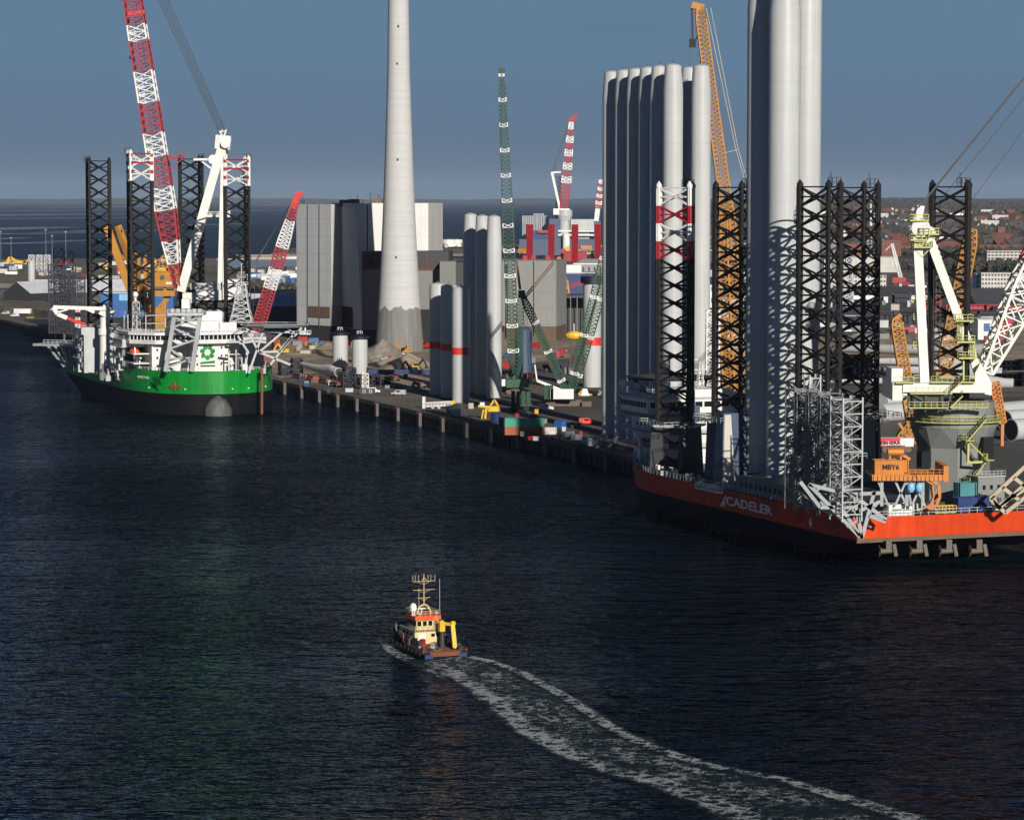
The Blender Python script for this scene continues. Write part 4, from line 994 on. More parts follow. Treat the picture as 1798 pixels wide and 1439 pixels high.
w = ondeck(1700, 5); container('blue_container', 'dark blue container on the aft deck left of a shorter blue one', M['blue'], w, YAWR - math.pi / 2, 5.2, 2.44, 3.2, 'blue containers on the aft deck')
w = ondeck(1731, 6); container('blue_container', 'shorter dark blue container next to the white box on the aft deck', M['blue'], w, YAWR - math.pi / 2, 2.6, 2.44, 3.2, 'blue containers on the aft deck')
w = ondeck(1748, 6); container('white_box', 'small white steel box right of the blue containers on the aft deck', M['white'], w, YAWR - math.pi / 2, 2.4, 2.3, 2.7)
w = ondeck(1698, 14); container('teal_crate', 'teal and black machine crate behind the blue containers', M['teal'], w, YAWR - math.pi / 2, 4, 3, 5.4)
w = ondeck(1735, 16); t = thing('deck_cabin', 'pale grey deck cabin with small windows right of the crane pedestal', 'cabin', w, YAWR - math.pi / 2)
m = MB(); m.bx(-3.4, 3.4, -2.4, 2.4, 0, 6.4); m.build('wall', M['shipgrey'], t)
m = MB(); m.bx(-3.6, 3.6, -2.6, 2.6, 6.41, 6.6); m.rail([(-3.5, -2.5, 6.6), (3.5, -2.5, 6.6), (3.5, 2.5, 6.6)], 1.1, 1, .1); m.build('roof', M['lightgrey'], t)
windows_row(t, (-2.8, -2.42, 0), (2.8, -2.42, 0), 3.6, 4.6, 3, .6, .02)
t = thing('water_bag', 'pale blue water weight bag hanging below the orange platform', 'water bag', P(1607, 846, 609.3))
m = MB()
for dx in (-.9, .9): m.ball((dx, 0, -1.2), .9, 10, 1.3)
m.build('bag', M['lightblue'], t, smooth=True)
m = MB(); m.bar((-.9, 0, -.2), (0, 0, 2), .1); m.bar((.9, 0, -.2), (0, 0, 2), .1); m.build('sling', M['rope'], t)
w = ondeck(1662, 2.2); t = thing('yellow_gangway', 'yellow railed gangway piece lying at the stern rail', 'gangway', w, YAWR - math.pi / 2)
m = MB(); m.bx(-2.6, 2.6, -.7, .7, .2, .5); m.build('floor', M['rail'], t); m = MB(); m.rail([(-2.6, -.7, .5), (2.6, -.7, .5)], 1.3, .8, .13); m.rail([(-2.6, .7, .5), (2.6, .7, .5)], 1.3, .8, .13); m.build('rail', M['yellow'], t)
# miscellaneous crates and reels between the legs
cols = [('white', 'white'), ('grey', 'grey'), ('dark', 'black'), ('redbright', 'red'), ('lightgrey', 'pale grey'), ('blue', 'blue')]
cargo = [(1388, 6, 'redbright', 'red machine box behind the rack row'), (1600, 10, 'lightgrey', 'pale grey flat crate under the orange trestle'), (1575, 12, 'white', 'white crate under the orange trestle'), (1640, 11, 'dark', 'black crate beneath the hose rack')]
for px, x, mt, l in cargo:
    w = ondeck(px, x + (30 if px < 1400 else 0)); t = thing('crate', l + ' on the ship deck', 'crate', w, YAWR)
    m = MB(); m.bx(-1.6, 1.6, -2.4, 2.4, .15, 1.7); m.build('box', M[mt], t)
    m = MB()
    for y in (-1.8, 0, 1.8): m.bx(-1.7, 1.7, y - .15, y + .15, 0, .14); m.cut()
    m.build_each('skid', M['dark'], t)

# ------------------------------------------------------------------ left ship (green hull)
N = V((-108.5, 1047, 0)); YAWL = math.atan2(-.934, .357)
ls = thing('installation_ship', 'green hulled wind installation ship with four legs, helideck and red white crane', 'installation ship', N, YAWL)
FL = Fr(ls)
st = [(-106, -60, 26, 10.8, -5, 1), (-100, -30, 27.4, 10.75, -5, 1), (-90, -1, 28, 10.7, -5, 1), (-47, 0, 28, 10.7, -5, 1), (-43, 0, 28, 16.1, -5, 1), (-36, 0, 27.5, 16.1, -5, 1), (-29, 0, 26.4, 16.1, -5, 1),
      (-22, 0, 24.8, 16.1, -5, .8), (-15.5, 0, 22.3, 16.2, -5, .8), (-10, 0, 19, 16.2, -5, .6), (-5.5, 0, 14.4, 16.3, -5, .5), (-2, 0, 8.6, 16.3, -5, .3), (0, 0, .8, 16.3, -5, .05)]
hullL = hull_mesh(st, 7.8, [M['green'], M['hullblack']], 'hull', ls, 2.5)
fd = [(-44, 30.4), (-36, 29.9), (-29, 28.8), (-22, 27.2), (-15.5, 24.7), (-10, 21.4), (-5.5, 16.8), (-2, 11)]
deck_mesh(fd + [(x, 5 - y) for x, y in fd[::-1]], 15.0, M['deckgreen'], ls)
deck_mesh([(-160, 28), (-100, 29.7), (-90, 30.3), (-45, 30.3), (-45, -25.3), (-90, -25.3), (-100, -24.7), (-160, -23)], 10.4, M['deckgreen'], ls, 'main_deck')
m = MB(); m.lathe((0.5, 0, -1), [(-4.5, .5), (-3, 4.0), (0, 5.2), (3.5, 5.0), (6.5, 3.2), (8.2, .6)], 20); m.build('bulb', paint('worn_bulb', (.085, .088, .082), .7, .6, .5), hullL, smooth=True)
a = FL.p(253, 662, 1058)
def starb(px, py, Yg):        # starboard bow surface: intersect with shoulder chord between two stations
    p0, p1 = V((-29, -23.95, 0)), V((-22, -22.35, 0)); d = (p1 - p0).normalized(); nn = V((d.y, -d.x, 0))
    o = FL.w((0, 0, CAMZ)); dr = FL.inv.to_3x3() @ ray(px, py); t = (p0 - o).dot(nn) / dr.dot(nn); return o + dr * t, d, nn
c, d, nn = starb(252, 664, 1058)
text('NORSE WIND', 1.35, M['white'], hullL, (c.x + nn.x * .12, c.y + nn.y * .12, 13.2), d, (0, 0, 1), bold=.03, sx=1.15)
for px, py, wz in ((275, 668, 1.0),):      # anchor pocket
    c, d, nn = starb(276, 672, 1055); m = MB(); q0 = V((c.x, c.y, 11)) + nn * .05
    m.add([q0 - d * 3, q0 + d * 4.2, q0 + d * 3.4 + V((0, 0, 3)) + nn * .8, q0 - d * 2.6 + V((0, 0, 3)) + nn * .8, q0 - d * 3 + V((0, 0, .01)) - nn * .3, q0 + d * 4.2 - nn * .3], [(0, 1, 2, 3), (0, 4, 5, 1)]); m.build('anchor_pocket', M['green'], hullL)
# red anchor at the starboard bow
p0, p1 = V((-5.5, -11.95, 0)), V((-10, -16.55, 0)); d = (p0 - p1).normalized(); nn = V((d.y, -d.x, 0)); 
c = p1.lerp(p0, .55) + nn * .35; m = MB()
for a, b, w in (((0, 12.2), (0, 9.0), .7), ((-1.6, 9.9), (1.6, 9.9), .8), ((-1.6, 9.9), (-2.1, 11.2), .6), ((1.6, 9.9), (2.1, 11.2), .6), ((-2.6, 10.6), (2.6, 10.6), .45)):
    m.beam(c + d * a[0] + V((0, 0, a[1])), c + d * b[0] + V((0, 0, b[1])), w, .5)
m.build('anchor', M['rust'], hullL)
for k, px in enumerate((262, 302, 325, 408, 436, 466)):
    m = MB(); q = P(px, 684, 1040 if px < 400 else 1046); dr = ray(px, 684)
    best = None
    for (x0, _, h0, *r0), (x1, _, h1, *r1) in zip(st[4:], st[5:]):
        sg = -1 if px < 380 else 1
        A_, B_ = MAT0[ls] @ V((x0, sg * h0 + 2.5, 0)), MAT0[ls] @ V((x1, sg * h1 + 2.5, 0)); dd = B_ - A_
        den = dr.x * dd.y - dr.y * dd.x
        if abs(den) < 1e-6: continue
        s_ = (dr.x * (0 - A_.y) - dr.y * (0 - A_.x)) / den
        if 0 <= s_ <= 1: best = A_ + dd * s_
    if best:
        w = FL.w(best); m.ball((w.x + .1, w.y * 1.003, 9.6), .35, 6); m.build('hull_fitting', M['white'], hullL)
m = MB(); m.beam(MAT0[ls].inverted() @ P(460, 645, 1052), MAT0[ls].inverted() @ P(459.5, 727, 1052), .9, .5); m.build('draught_pole', M['rust'], hullL)
LM2 = [M['legblack'], M['white'], M['red']]
for i, (x, y, rot, tz, mk) in enumerate([(-40, -20, 1.45, 96.5, 1), (-40, 20, 4.59, 94.4, 1), (-111, -20, 1.45, 94.6, 0), (-109, 20, 4.59, 95.5, 0)]):
    jack_leg(ls, x, y, -10, tz, 5.6, rot, 5.0, LM2, [1, 1] if mk else None, 2 if mk else 0)
for i, (lx, ly, zb, ht) in enumerate([(-40, -20, 15, 27), (-40, 20, 15, 27), (-111, -20, 10.3, 28.5), (-109, 20, 10.3, 28.5)]):
    jh = bpy.data.objects.new('jack_house', None); COL.objects.link(jh); jh.parent = ls
    m = MB()
    for a in (-1, 1):
        m.bx(lx + a * 6.5 - 1.2, lx + a * 6.5 + 1.2, ly - 7, ly + 7, zb, ht - 3) if i != 0 else None
        m.bx(lx - 1.6, lx + 1.6, ly + a * 7.2 - .9, ly + a * 7.2 + .9, zb, ht - 3)
    m.bx(lx - 7.6, lx + 7.6, ly + 5.4, ly + 8, ht - 3, ht); m.bx(lx - 7.6, lx + 7.6, ly - 8, ly - 5.4, ht - 3, ht); m.bx(lx + 5.4, lx + 7.6, ly - 5.4, ly + 5.4, ht - 3, ht); m.bx(lx - 7.6, lx - 5.4, ly - 5.4, ly + 5.4, ht - 3, ht)
    m.build('housing', M['lightgrey'], jh)
    for z in (12, 16.4, 20.6, 24.2):
        if z > zb:
            m = MB(); m.bx(lx - 5.2, lx - 2.2, ly - 7.6, ly - 6.4, z, z + 2.6); m.build('opening', M['dark'], jh)
            m = MB(); m.bx(lx + 2.2, lx + 5.0, ly - 7.5, ly - 6.3, z + .4, z + 2.4); m.build('opening', M['grey'], jh)
    m = MB(); m.rail([(lx - 6.9, ly - 8.15, zb), (lx - 6.9, ly - 8.15, ht - 4)], .1, 2, .2); m.bar((lx - 6.2, ly - 8.15, zb), (lx - 6.2, ly - 8.15, ht - 4), .2)
    for k in range(24): m.bar((lx - 6.9, ly - 8.15, zb + k * .5), (lx - 6.2, ly - 8.15, zb + k * .5), .14)
    m.build('ladder', M['grey'], jh)
    m = MB(); w = 7.5; m.rail([(lx - w, ly - w, ht), (lx + w, ly - w, ht), (lx + w, ly + w, ht), (lx - w, ly + w, ht), (lx - w, ly - w, ht)], 1.2, 1.6, .14)
    for z in (16, 20, 24):
        if z > zb + 2: m.rail([(lx - w, ly - w - .6, z), (lx + w, ly - w - .6, z)], 1.2, 1.6, .14); m.beam((lx - w, ly - w - .6, z), (lx + w, ly - w - .6, z), 1, .2)
    m.build('gallery', M['lightgrey'], jh)
# superstructure
sl = bpy.data.objects.new('superstructure', None); COL.objects.link(sl); sl.parent = ls
def lb(name, mat, *bs):
    q = MB()
    for b in bs: q.bx(*b)
    return q.build(name, M[mat], sl)
lb('deckhouse', 'white', (-50, -25, -19, 15, 14.9, 25.6))
lb('deckhouse_wing', 'white', (-25, -20.5, -19.6, -15.2, 14.9, 25.6))
blkB = lb('deckhouse_wing', 'white', (-25, -18.5, -4.5, 9.5, 14.9, 25.5))
lb('deckhouse_tier', 'white', (-45, -25, -25.5, -19, 18, 18.4), (-45, -25, -25.5, -19, 21.6, 22))
q = MB(); q.prism([(-46, -26.5), (-27, -26.5), (-17.5, -19), (-15.5, -4), (-15.5, 8), (-19, 15), (-27, 17), (-46, 17)], 25.7, 27.2, [(-46, -26.8), (-27, -26.8), (-17.2, -19.2), (-15.2, -4), (-15.2, 8.2), (-18.8, 15.2), (-27, 17.2), (-46, 17.2)])
q.build('bridge', M['white'], sl)
q = MB(); q.prism([(-46, -26.2), (-27, -26.2), (-17.9, -18.8), (-15.9, -4), (-15.9, 7.8), (-19.4, 14.8), (-27, 16.6), (-46, 16.6)], 27.2, 29.0); q.build('bridge_glazing', M['glass'], sl)
q = MB(); q.prism([(-46.6, -27), (-26.6, -27), (-16.8, -19.4), (-14.8, -4), (-14.8, 8.4), (-18.4, 15.6), (-26.6, 17.6), (-46.6, 17.6)], 29.0, 30.0)
q.rail([(-46.6, -26.8, 30), (-26.6, -26.8, 30), (-17, -19.2, 30), (-15, -4, 30), (-15, 8.2, 30), (-18.6, 15.4, 30), (-26.6, 17.4, 30)], 1.2, 1.5, .13); q.build('bridge_roof', M['white'], sl)
for pts in (((-44, -26.3), (-27, -26.3), 9), ((-27, -26.3), (-17.8, -18.9), 7), ((-17.8, -18.9), (-15.8, -4), 8), ((-15.8, -4), (-15.8, 7.8), 7), ((-15.8, 7.8), (-19.3, 14.9), 4)):
    for i in range(pts[2]):
        t_ = (i + .0) / pts[2]; x = pts[0][0] + (pts[1][0] - pts[0][0]) * t_; y = pts[0][1] + (pts[1][1] - pts[0][1]) * t_
        q = MB(); q.bar((x, y, 27.2), (x, y, 29.0), .28); q.build('window_mullion', M['white'], sl)
# emblem: six bladed green wheel with bars
ex = -18.42
q = MB(); cy_, cz_ = 1.2, 22.3
for k in range(7):
    a = k * 2 * math.pi / 7; pt = lambda r, an: (ex, cy_ + r * math.cos(an), cz_ + r * math.sin(an))
    q.add([pt(1.0, a), pt(2.2, a - .42), pt(3.05, a + .1), pt(2.9, a + .5), pt(1.9, a + .5), pt(1.35, a + .62)], [(0, 1, 2, 3, 4, 5)])
q.build('emblem_wheel', M['green'], sl)
q = MB(); q.add([(ex, -1.6, 17.9), (ex, 4, 18.2), (ex, 4, 19.2), (ex, -1.6, 18.7)], [(0, 1, 2, 3)]); q.build('emblem_bar', M['green'], sl)
q = MB(); q.add([(ex, -1.6, 16.9), (ex, 4, 16.9), (ex, 4, 17.5), (ex, -1.6, 17.5)], [(0, 1, 2, 3)]); q.build('emblem_bar', M['blue'], sl)
for y, z in ((-2.8, 17.4), (6.4, 17.4), (-2.8, 20.6), (6.6, 20.6), (8.2, 20.6), (6.6, 23.6), (-2.8, 23.6)): q = MB(); q.bx(ex - .02, ex + .05, y - .3, y + .3, z, z + .8); q.build('porthole', M['glass'], sl)
for z in (17, 20, 23): q = MB(); q.bx(-20.47, -20.4, -17.9, -17.2, z, z + .9); q.build('porthole', M['glass'], sl)
lb('roof_house', 'white', (-40, -26, -8, 9, 30, 33.5)); lb('roof_house', 'ivory', (-38, -30, 2, 10, 33.6, 37)); lb('roof_cabin', 'white', (-30, -24, 7.5, 14, 30, 33))
q = MB()
c = FL.p(237, 560, 1072)
for x0, y0, z0, z1 in ((-46, -24, 30, 36), (-40, -24, 30, 36), (-34, -22, 30, 36), (-28, -20, 30, 36), (-46, -14, 30, 36), (-30, -12, 30, 35)):
    q.bar((x0, y0, z0), (x0, y0, z1), .35)
for z in (33, 36): q.bar((-46, -24, z), (-28, -20, z), .28); q.bar((-46, -24, z), (-46, -14, z), .28); q.bar((-46, -14, z), (-30, -12, z), .28); q.bar((-28, -20, z), (-30, -12, z), .28)
q.lattice((-36, -22, 30), (-36, -22, 41), [(0, 3, 3), (1, 2.4, 2.4)], 4, .25, .18); q.rail([(-46, -24, 36), (-28, -20, 36)], 1.2, 1.5, .13)
q.build('roof_frame', M['lightgrey'], sl)
q = MB(); q.ball((-36, -22, 43.6), 1.2, 14); q.tube((-36, -22, 41), (-36, -22, 42.6), .5); q.build('radar_dome', M['white'], sl, smooth=True)
q = MB(); q.ball((-27, -6, 34.6), .8, 12); q.tube((-27, -6, 30), (-27, -6, 34), .3); q.build('radar_dome', M['white'], sl, smooth=True)
# lattice mast on the right of the bridge
q = MB(True); q.lattice(P(424, 565, 1078), P(424, 497, 1078), [(0, 8.2, 7), (.45, 5, 4), (1, 3.2, 3)], 6, .38, .26); 
for py, w in ((520, 6), (500, 4.6), (487, 3)):
    c = P(424, py, 1078); q.box(c, (w, w * .7, .3)); q.rail([c + V((-w / 2, -w * .35, 0)), c + V((w / 2, -w * .35, 0)), c + V((w / 2, w * .35, 0))], 1.2, 1.2, .16)
q.bar(P(424, 500, 1078), P(424, 462, 1078), .35); q.bar(P(418, 478, 1078), P(430, 478, 1078), .25)
q.build('lattice_mast', M['lightgrey'], sl)
# trestle tower in front of the deckhouse
tt = bpy.data.objects.new('boom_rest', None); COL.objects.link(tt); tt.parent = ls
q = MB(True)
Yr = 1046
for Ya in (Yr, Yr + 6):
    q.beam(P(291, 652, Ya), P(307, 550, Ya), 1.5, 1.5); q.beam(P(337, 652, Ya), P(352, 550, Ya), 1.5, 1.5)
    for a, b in (((303, 575), (350, 556)), ((303, 575), (346, 595)), ((298, 612), (346, 595)), ((298, 612), (340, 640)), ((293, 645), (341, 628)), ((304, 556), (350, 575)), ((295, 630), (342, 628))): q.beam(P(*a, Ya), P(*b, Ya), .7, .7)
q.build('trestle', M['galv'], tt)
q = MB(True); a, b = P(295, 549, 1046), P(358, 549, 1046); q.bx(a.x, b.x, 1044, 1055, a.z - 1, a.z); q.rail([(a.x, 1044.2, a.z), (b.x, 1044.2, a.z)], 1.2, 1.4, .16)
for k in range(6): q.box((a.x + 1.5 + k * 2, 1048, a.z + .7), (1.2, 1.6, 1.4))
q.build('trestle_top', M['lightgrey'], tt)
q = MB(True); a, b = P(320, 541, 1050), P(334, 525, 1050); q.bx(a.x, b.x, 1048, 1052, a.z, b.z); q.build('cabin', M['white'], tt)
# helideck over the port bow
hd = bpy.data.objects.new('helideck', None); COL.objects.link(hd); hd.parent = ls
hc = FL.p(483, 571, 1056); q = MB(); q.lathe(hc, [(-.7, 11), (-.3, 12), (.1, 12)], 10); q.build('platform', M['midgrey'], hd)
q = MB()
for k in range(10):
    a = k * .628; q.bar(hc + V((12 * math.cos(a), 12 * math.sin(a), 0)), hc + V((13.3 * math.cos(a), 13.3 * math.sin(a), .6)), .2); q.bar(hc + V((13.3 * math.cos(a), 13.3 * math.sin(a), .6)), hc + V((13.3 * math.cos(a + .628), 13.3 * math.sin(a + .628), .6)), .22)
q.build('safety_net', M['galv'], hd)
q = MB(True)
for Ya in (1050, 1062):
    for a, b in (((437, 655), (462, 583)), ((455, 618), (500, 580)), ((455, 618), (437, 585)), ((455, 618), (492, 617)), ((455, 618), (510, 640)), ((475, 640), (512, 592)), ((490, 617), (520, 582)), ((430, 582), (535, 583)), ((432, 575), (445, 590)), ((505, 575), (517, 590)), ((530, 575), (517, 590)), ((400, 600), (432, 600)), ((418, 590), (437, 620))):
        q.beam(P(*a, Ya), P(*b, Ya), .75, .75)
for px in (440, 462, 517): q.beam(P(px, 583, 1050), P(px, 583, 1062), .6)
q.build('support_frame', M['lightgrey'], hd)
q = MB(True); c = P(536, 586, 1056); q.box(c, (4, 3, .4)); q.rail([c + V((-2, -1.5, 0)), c + V((2, -1.5, 0)), c + V((2, 1.5, 0))], 1.3, 1, .16); q.beam(c, c + V((0, 0, 3)), .5); q.build('side_platform', M['white'], hd)
# fore deck gear right of the emblem
rr = random.Random(5)
for k in range(16):
    px = rr.uniform(400, 470); Y = rr.uniform(1052, 1066); b = P(px, 655, Y); q = MB(True); h = rr.uniform(2, 9)
    if k % 2: q.tube((b.x, Y, 15), (b.x, Y, 15 + h), .3, None, 6); q.beam((b.x - 1, Y, 15 + h * .8), (b.x + 1.6, Y, 15 + h * .8), .35)
    else: q.box((b.x, Y, 15 + h * .2), (1.6, 1.4, h * .4)); q.bar((b.x, Y, 15), (b.x + 1, Y, 15 + h), .3)
    q.build('deck_gear', M[rr.choice(['white', 'lightgrey', 'galv', 'white', 'grey'])], ls)
for k in range(15):
    px = rr.uniform(176, 214); Y = rr.uniform(1080, 1100); b = P(px, 655, Y); q = MB(True); h = rr.uniform(2, 7)
    q.tube((b.x, Y, 10.3), (b.x, Y, 10.3 + h), .35, None, 6); q.box((b.x, Y, 10.3 + h * .3), (1.8, 1.4, h * .5)); q.build('deck_gear', M[rr.choice(['white', 'lightgrey', 'dark', 'grey'])], ls)
q = MB(); q.rail([(x, y - .2, 16.1) for x, y in fd], 1.1, 2, .13); q.cut(); q.rail([(x, 5.2 - y, 16.1) for x, y in fd], 1.1, 2, .13); q.build_each('bow_rail', M['white'], ls)
q = MB(); q.rail([(-90, -25.2, 10.7), (-48, -25.2, 10.7)], 1.2, 1.6, .14)
for k in range(12): q.bar((-84 + k * 3, -24, 10.4), (-84 + k * 3, -24, 15 + (k % 3)), .3)
q.build('side_rail', M['lightgrey'], ls)
q = MB()
for k in range(5): q.bx(-59 + k * 1.6, -58.2 + k * 1.6, -24.4, -22.6, 10.4, 14.5)
q.build('vent_row', M['white'], ls)
# orange lifeboat with davit
c = FL.p(236, 617, 1068); q = MB(); q.ball(c, 1.7, 14, .95, 2.3, 1.1); o = q.build('lifeboat', M['lifeboat'], ls, smooth=True)
q = MB(); q.beam(c + V((2.4, -.6, 2.6)), c + V((3.6, -.6, 0)), .5, .8); q.beam(c + V((3.6, -.6, 0)), c + V((1.8, -.6, -2.4)), .5, .8); q.beam(c + V((-6, 1, -2.2)), c + V((6, 1, -2.2)), .5, .6)
for dx in (-4, 0, 4): q.bar(c + V((dx, 1, -2.2)), c + V((dx, 1, -6)), .4)
q.build('davit', M['white'], o)
# knuckle crane aft on the starboard side
ac = bpy.data.objects.new('deck_crane', None); COL.objects.link(ac); ac.parent = ls
q = MB(); b = FL.p(184, 600, 1124); q.tube((b.x, b.y, 10.3), (b.x, b.y, 33), 2.2, 1.8, 16); q.lathe((b.x, b.y, 26), [(0, 2.6), (2.5, 2.6)], 16); q.build('pedestal', M['ivory'], ac, smooth=True)
q = MB(True); q.beam(P(184, 556, 1124), P(193, 540, 1124), 4, 5); q.build('slew_house', M['white'], ac)
q = MB(True); q.beam(P(192, 542, 1122), P(94, 539, 1122), 1.0, 1.4); q.beam(P(150, 541, 1122), P(166, 548, 1122), 1.1); q.build('jib', M['white'], ac)
q = MB(True); q.beam(P(94, 539, 1122), P(101, 551, 1122), 1.2, 1.6); q.beam(P(101, 551, 1122), P(118, 558, 1122), 1.2, 1.6); q.beam(P(101, 548, 1122), P(120, 543, 1122), .6, .6); q.build('knuckle_arm', M['white'], ac)
q = MB(True); q.beam(P(118, 558, 1122), P(152, 571, 1122), .9, 1.1); q.build('arm_tip', M['redbright'], ac)
q = MB(True); q.lattice(P(137, 575, 1130), P(137, 540, 1130), [(0, 1.6, 1.6), (1, 1.4, 1.4)], 5, .3, .2, cols=[0, 1, 0, 1, 0]); q.build('rest_post', [M['white'], M['redbright']], ac)
# stern platform of grey grating
q = MB(True); sp = P(112, 600, 1175)
q.prism([(P(50, 0, 1172).x, 1172), (P(134, 0, 1166).x, 1164), (P(140, 0, 1186).x, 1190), (P(92, 0, 1190).x, 1192)], P(90, 607, 1172).z, P(90, 603, 1172).z)
q.rail([(P(70, 0, 1172).x, 1171, P(0, 603, 1172).z), (P(134, 0, 1166).x, 1164, P(0, 603, 1172).z)], 1.6, 2, .25)
for a, b in (((96, 607), (120, 645)), ((84, 607), (113, 644)), ((106, 607), (126, 645)), ((112, 612), (122, 644)), ((120, 607), (128, 645))): q.beam(P(*a, 1168), P(*b, 1164), .7, .7)
q.build('stern_platform', M['galv'], ls)
# main crane round the aft port leg
mc = bpy.data.objects.new('main_crane', None); COL.objects.link(mc); mc.parent = ls
def W3(name, mat, f, smooth=False): q = MB(True); f(q); return q.build_each(name, mat, mc, smooth) if hasattr(q, 'cuts') else q.build(name, mat, mc, smooth)
kc = MAT0[ls] @ V((-109, 20, 0)); kc.x += 3
W3('pedestal', M['white'], lambda q: q.lathe((kc.x, kc.y, 10.3), [(0, 8.5), (20, 8.5), (23.5, 10), (25, 10)], 20))
W3('slewing_deck', M['dark'], lambda q: q.lathe((kc.x, kc.y, 35.4), [(0, 11), (.8, 11.5)], 24))
def hb_(x0, x1, y0, y1, Ya, Yb): return lambda q: q.bx(P(x0, 0, Ya).x, P(x1, 0, Ya).x, Ya, Yb, P(0, y1, Ya).z, P(0, y0, Ya).z)
W3('machinery_house', M['white'], hb_(338, 385, 509, 527, 1145, 1166)); W3('machinery_house', M['lightgrey'], hb_(330, 392, 497, 508.6, 1147, 1166))
W3('machinery_house', M['ivory'], hb_(316, 345, 514, 532, 1146.4, 1160)); W3('winch_frame', M['dark'], hb_(318, 430, 527.5, 540, 1147, 1164))
hh_ = W3('crane_cabin', M['white'], hb_(387, 420, 491, 526, 1144, 1160))
a_ = P(404, 502, 1143.9); text('Huisman', 1.6, M['dark'], mc, FL.w(a_), FL.inv.to_3x3() @ V((1, 0, 0)), (0, 0, 1), bold=.02)
W3('window', M['glass'], lambda q: (q.bx(P(394, 0, 1144).x, P(398, 0, 1144).x, 1143.9, 1144.2, P(0, 516, 1144).z, P(0, 512, 1144).z)))
W3('window', M['glass'], lambda q: (q.bx(P(394, 0, 1144).x, P(398, 0, 1144).x, 1143.9, 1144.2, P(0, 522, 1144).z, P(0, 518, 1144).z)))
def af(q):
    for dy in (-5, 5):
        q.beam(P(318, 512, 1152 + dy), P(389, 262, 1152 + dy * .4), 2.8, 3.4)
    for dy, dx in ((-3, 0), (4, 3)):
        q.beam(P(386 + dx, 508, 1152 + dy), P(393 + dx, 258, 1152 + dy * .5), 1.6, 1.8)
    q.beam(P(362, 379, 1150), P(404, 379, 1150), .8, .9); q.rail([P(362, 378, 1149), P(404, 378, 1149)], 1.3, 1.5, .2); q.beam(P(398, 372, 1150), P(404, 372, 1150), 1.4, 2)
W3('a_frame', M['ivory'], af)
def hdm(q):
    q.beam(P(391, 262, 1152), P(393, 238, 1152), 5.4, 6); q.tube(P(396, 252, 1147), P(396, 252, 1157), 1.9, None, 14); q.beam(P(396, 260, 1150), P(402, 244, 1150), 2); q.beam(P(385, 230, 1152), P(398, 229, 1152), .9)
    q.bar(P(390, 238, 1150), P(386, 230, 1150), .6); q.bar(P(394, 238, 1150), P(397, 229, 1150), .6)
W3('sheave_head', M['white'], hdm)
W3('side_arm', M['white'], lambda q: (q.tube(P(374, 280, 1148), P(374, 280, 1156), 1.9, None, 14), q.beam(P(340, 280, 1150), P(374, 280, 1150), .7, .9), q.beam(P(355, 284, 1150), P(371, 296, 1150), .6)))
f0_, t0_ = P(312.5, 503, 1150), P(214, -120, 1150); bys = 46
bands = [(503, 2), (463, 1), (421, 2), (370, 1), (321, 2), (275, 1), (228, 2), (181, 1), (124, 2), (75, 1), (38, 2), (-40, 1)]
colsL = []
for k in range(bys):
    py = 503 - 623 * (k + .5) / bys; colsL.append([c for y, c in bands if py <= y][-1] - 1)
W3('boom', [M['white'], M['red']], lambda q: q.lattice(f0_, t0_, [(0, 2.4, 8), (.06, 3.8, 8), (.14, 6.4, 8), (.22, 7.8, 8), (.9, 6.6, 7), (1, 5, 6)], bys, .62, .3, cols=colsL))
W3('boom_platform', M['red'], lambda q: (q.beam(P(296, 279, 1148), P(324, 275, 1148), 1.4, .7), q.bar(P(302, 296, 1148), P(322, 277, 1148), .4), q.rail([P(298, 277, 1147), P(324, 274, 1147)], 1.3, 1.2, .2)))
W3('boom_platform', M['redbright'], lambda q: (q.beam(P(224, 25, 1147), P(254, 21, 1147), 1.4, 1.4)))
W3('rope_pulley', M['blue'], lambda q: q.ball(P(231, 101, 1147), 1.0, 8))
def rp(q):
    for x0, x1 in ((383, 216), (386, 222), (389, 226), (393, 230), (396, 236)): q.bar(P(x0, 229, 1151), P(x1 + 8, -118, 1151), .27)
    for dx in (4, 9): q.bar(P(309 + dx, 480, 1147), P(226 + dx, -60, 1147), .12)
W3('hoist_rope', M['rope'], rp)
# ------------------------------------------------------------------ work boat and its wake
TB = G(782, 1154, 0)
tug = thing('work_boat', 'small work boat with cream wheelhouse, orange band and yellow crane, trailing foam', 'work boat', (TB.x, TB.y, -.25), math.atan2(.925, -.38))
FT = Fr(tug)
stt = [(0, 0, 3.6, 1.5, -1, .3), (4, 0, 3.85, 1.5, -1, .4), (9, 0, 3.85, 1.7, -1, .4), (9.4, 0, 3.85, 2.6, -1, .4), (13, .1, 3.6, 2.9, -1, .4), (16, .5, 2.8, 3.2, -1, .3), (18, .9, 1.7, 3.5, -1, .2), (19.2, 1.2, .3, 3.7, -1, .05)]
hull_mesh(stt, .35, [M['navy'], M['black']], 'hull', tug)
deck_mesh([(.15, 3.4), (9, 3.7), (9, -3.7), (.15, -3.4)], 1.15, M['deckred'], tug); deck_mesh([(9.05, 3.7), (13, 3.5), (16, 2.7), (19, 1.2), (19, -1.2), (16, -2.7), (13, -3.5), (9.05, -3.7)], 1.9, M['deckred'], tug, 'fore_deck')
m = MB(); m.bx(-.12, -.03, -2.6, 2.6, .55, 1.4); m.build('transom_plate', M['rust'], tug)
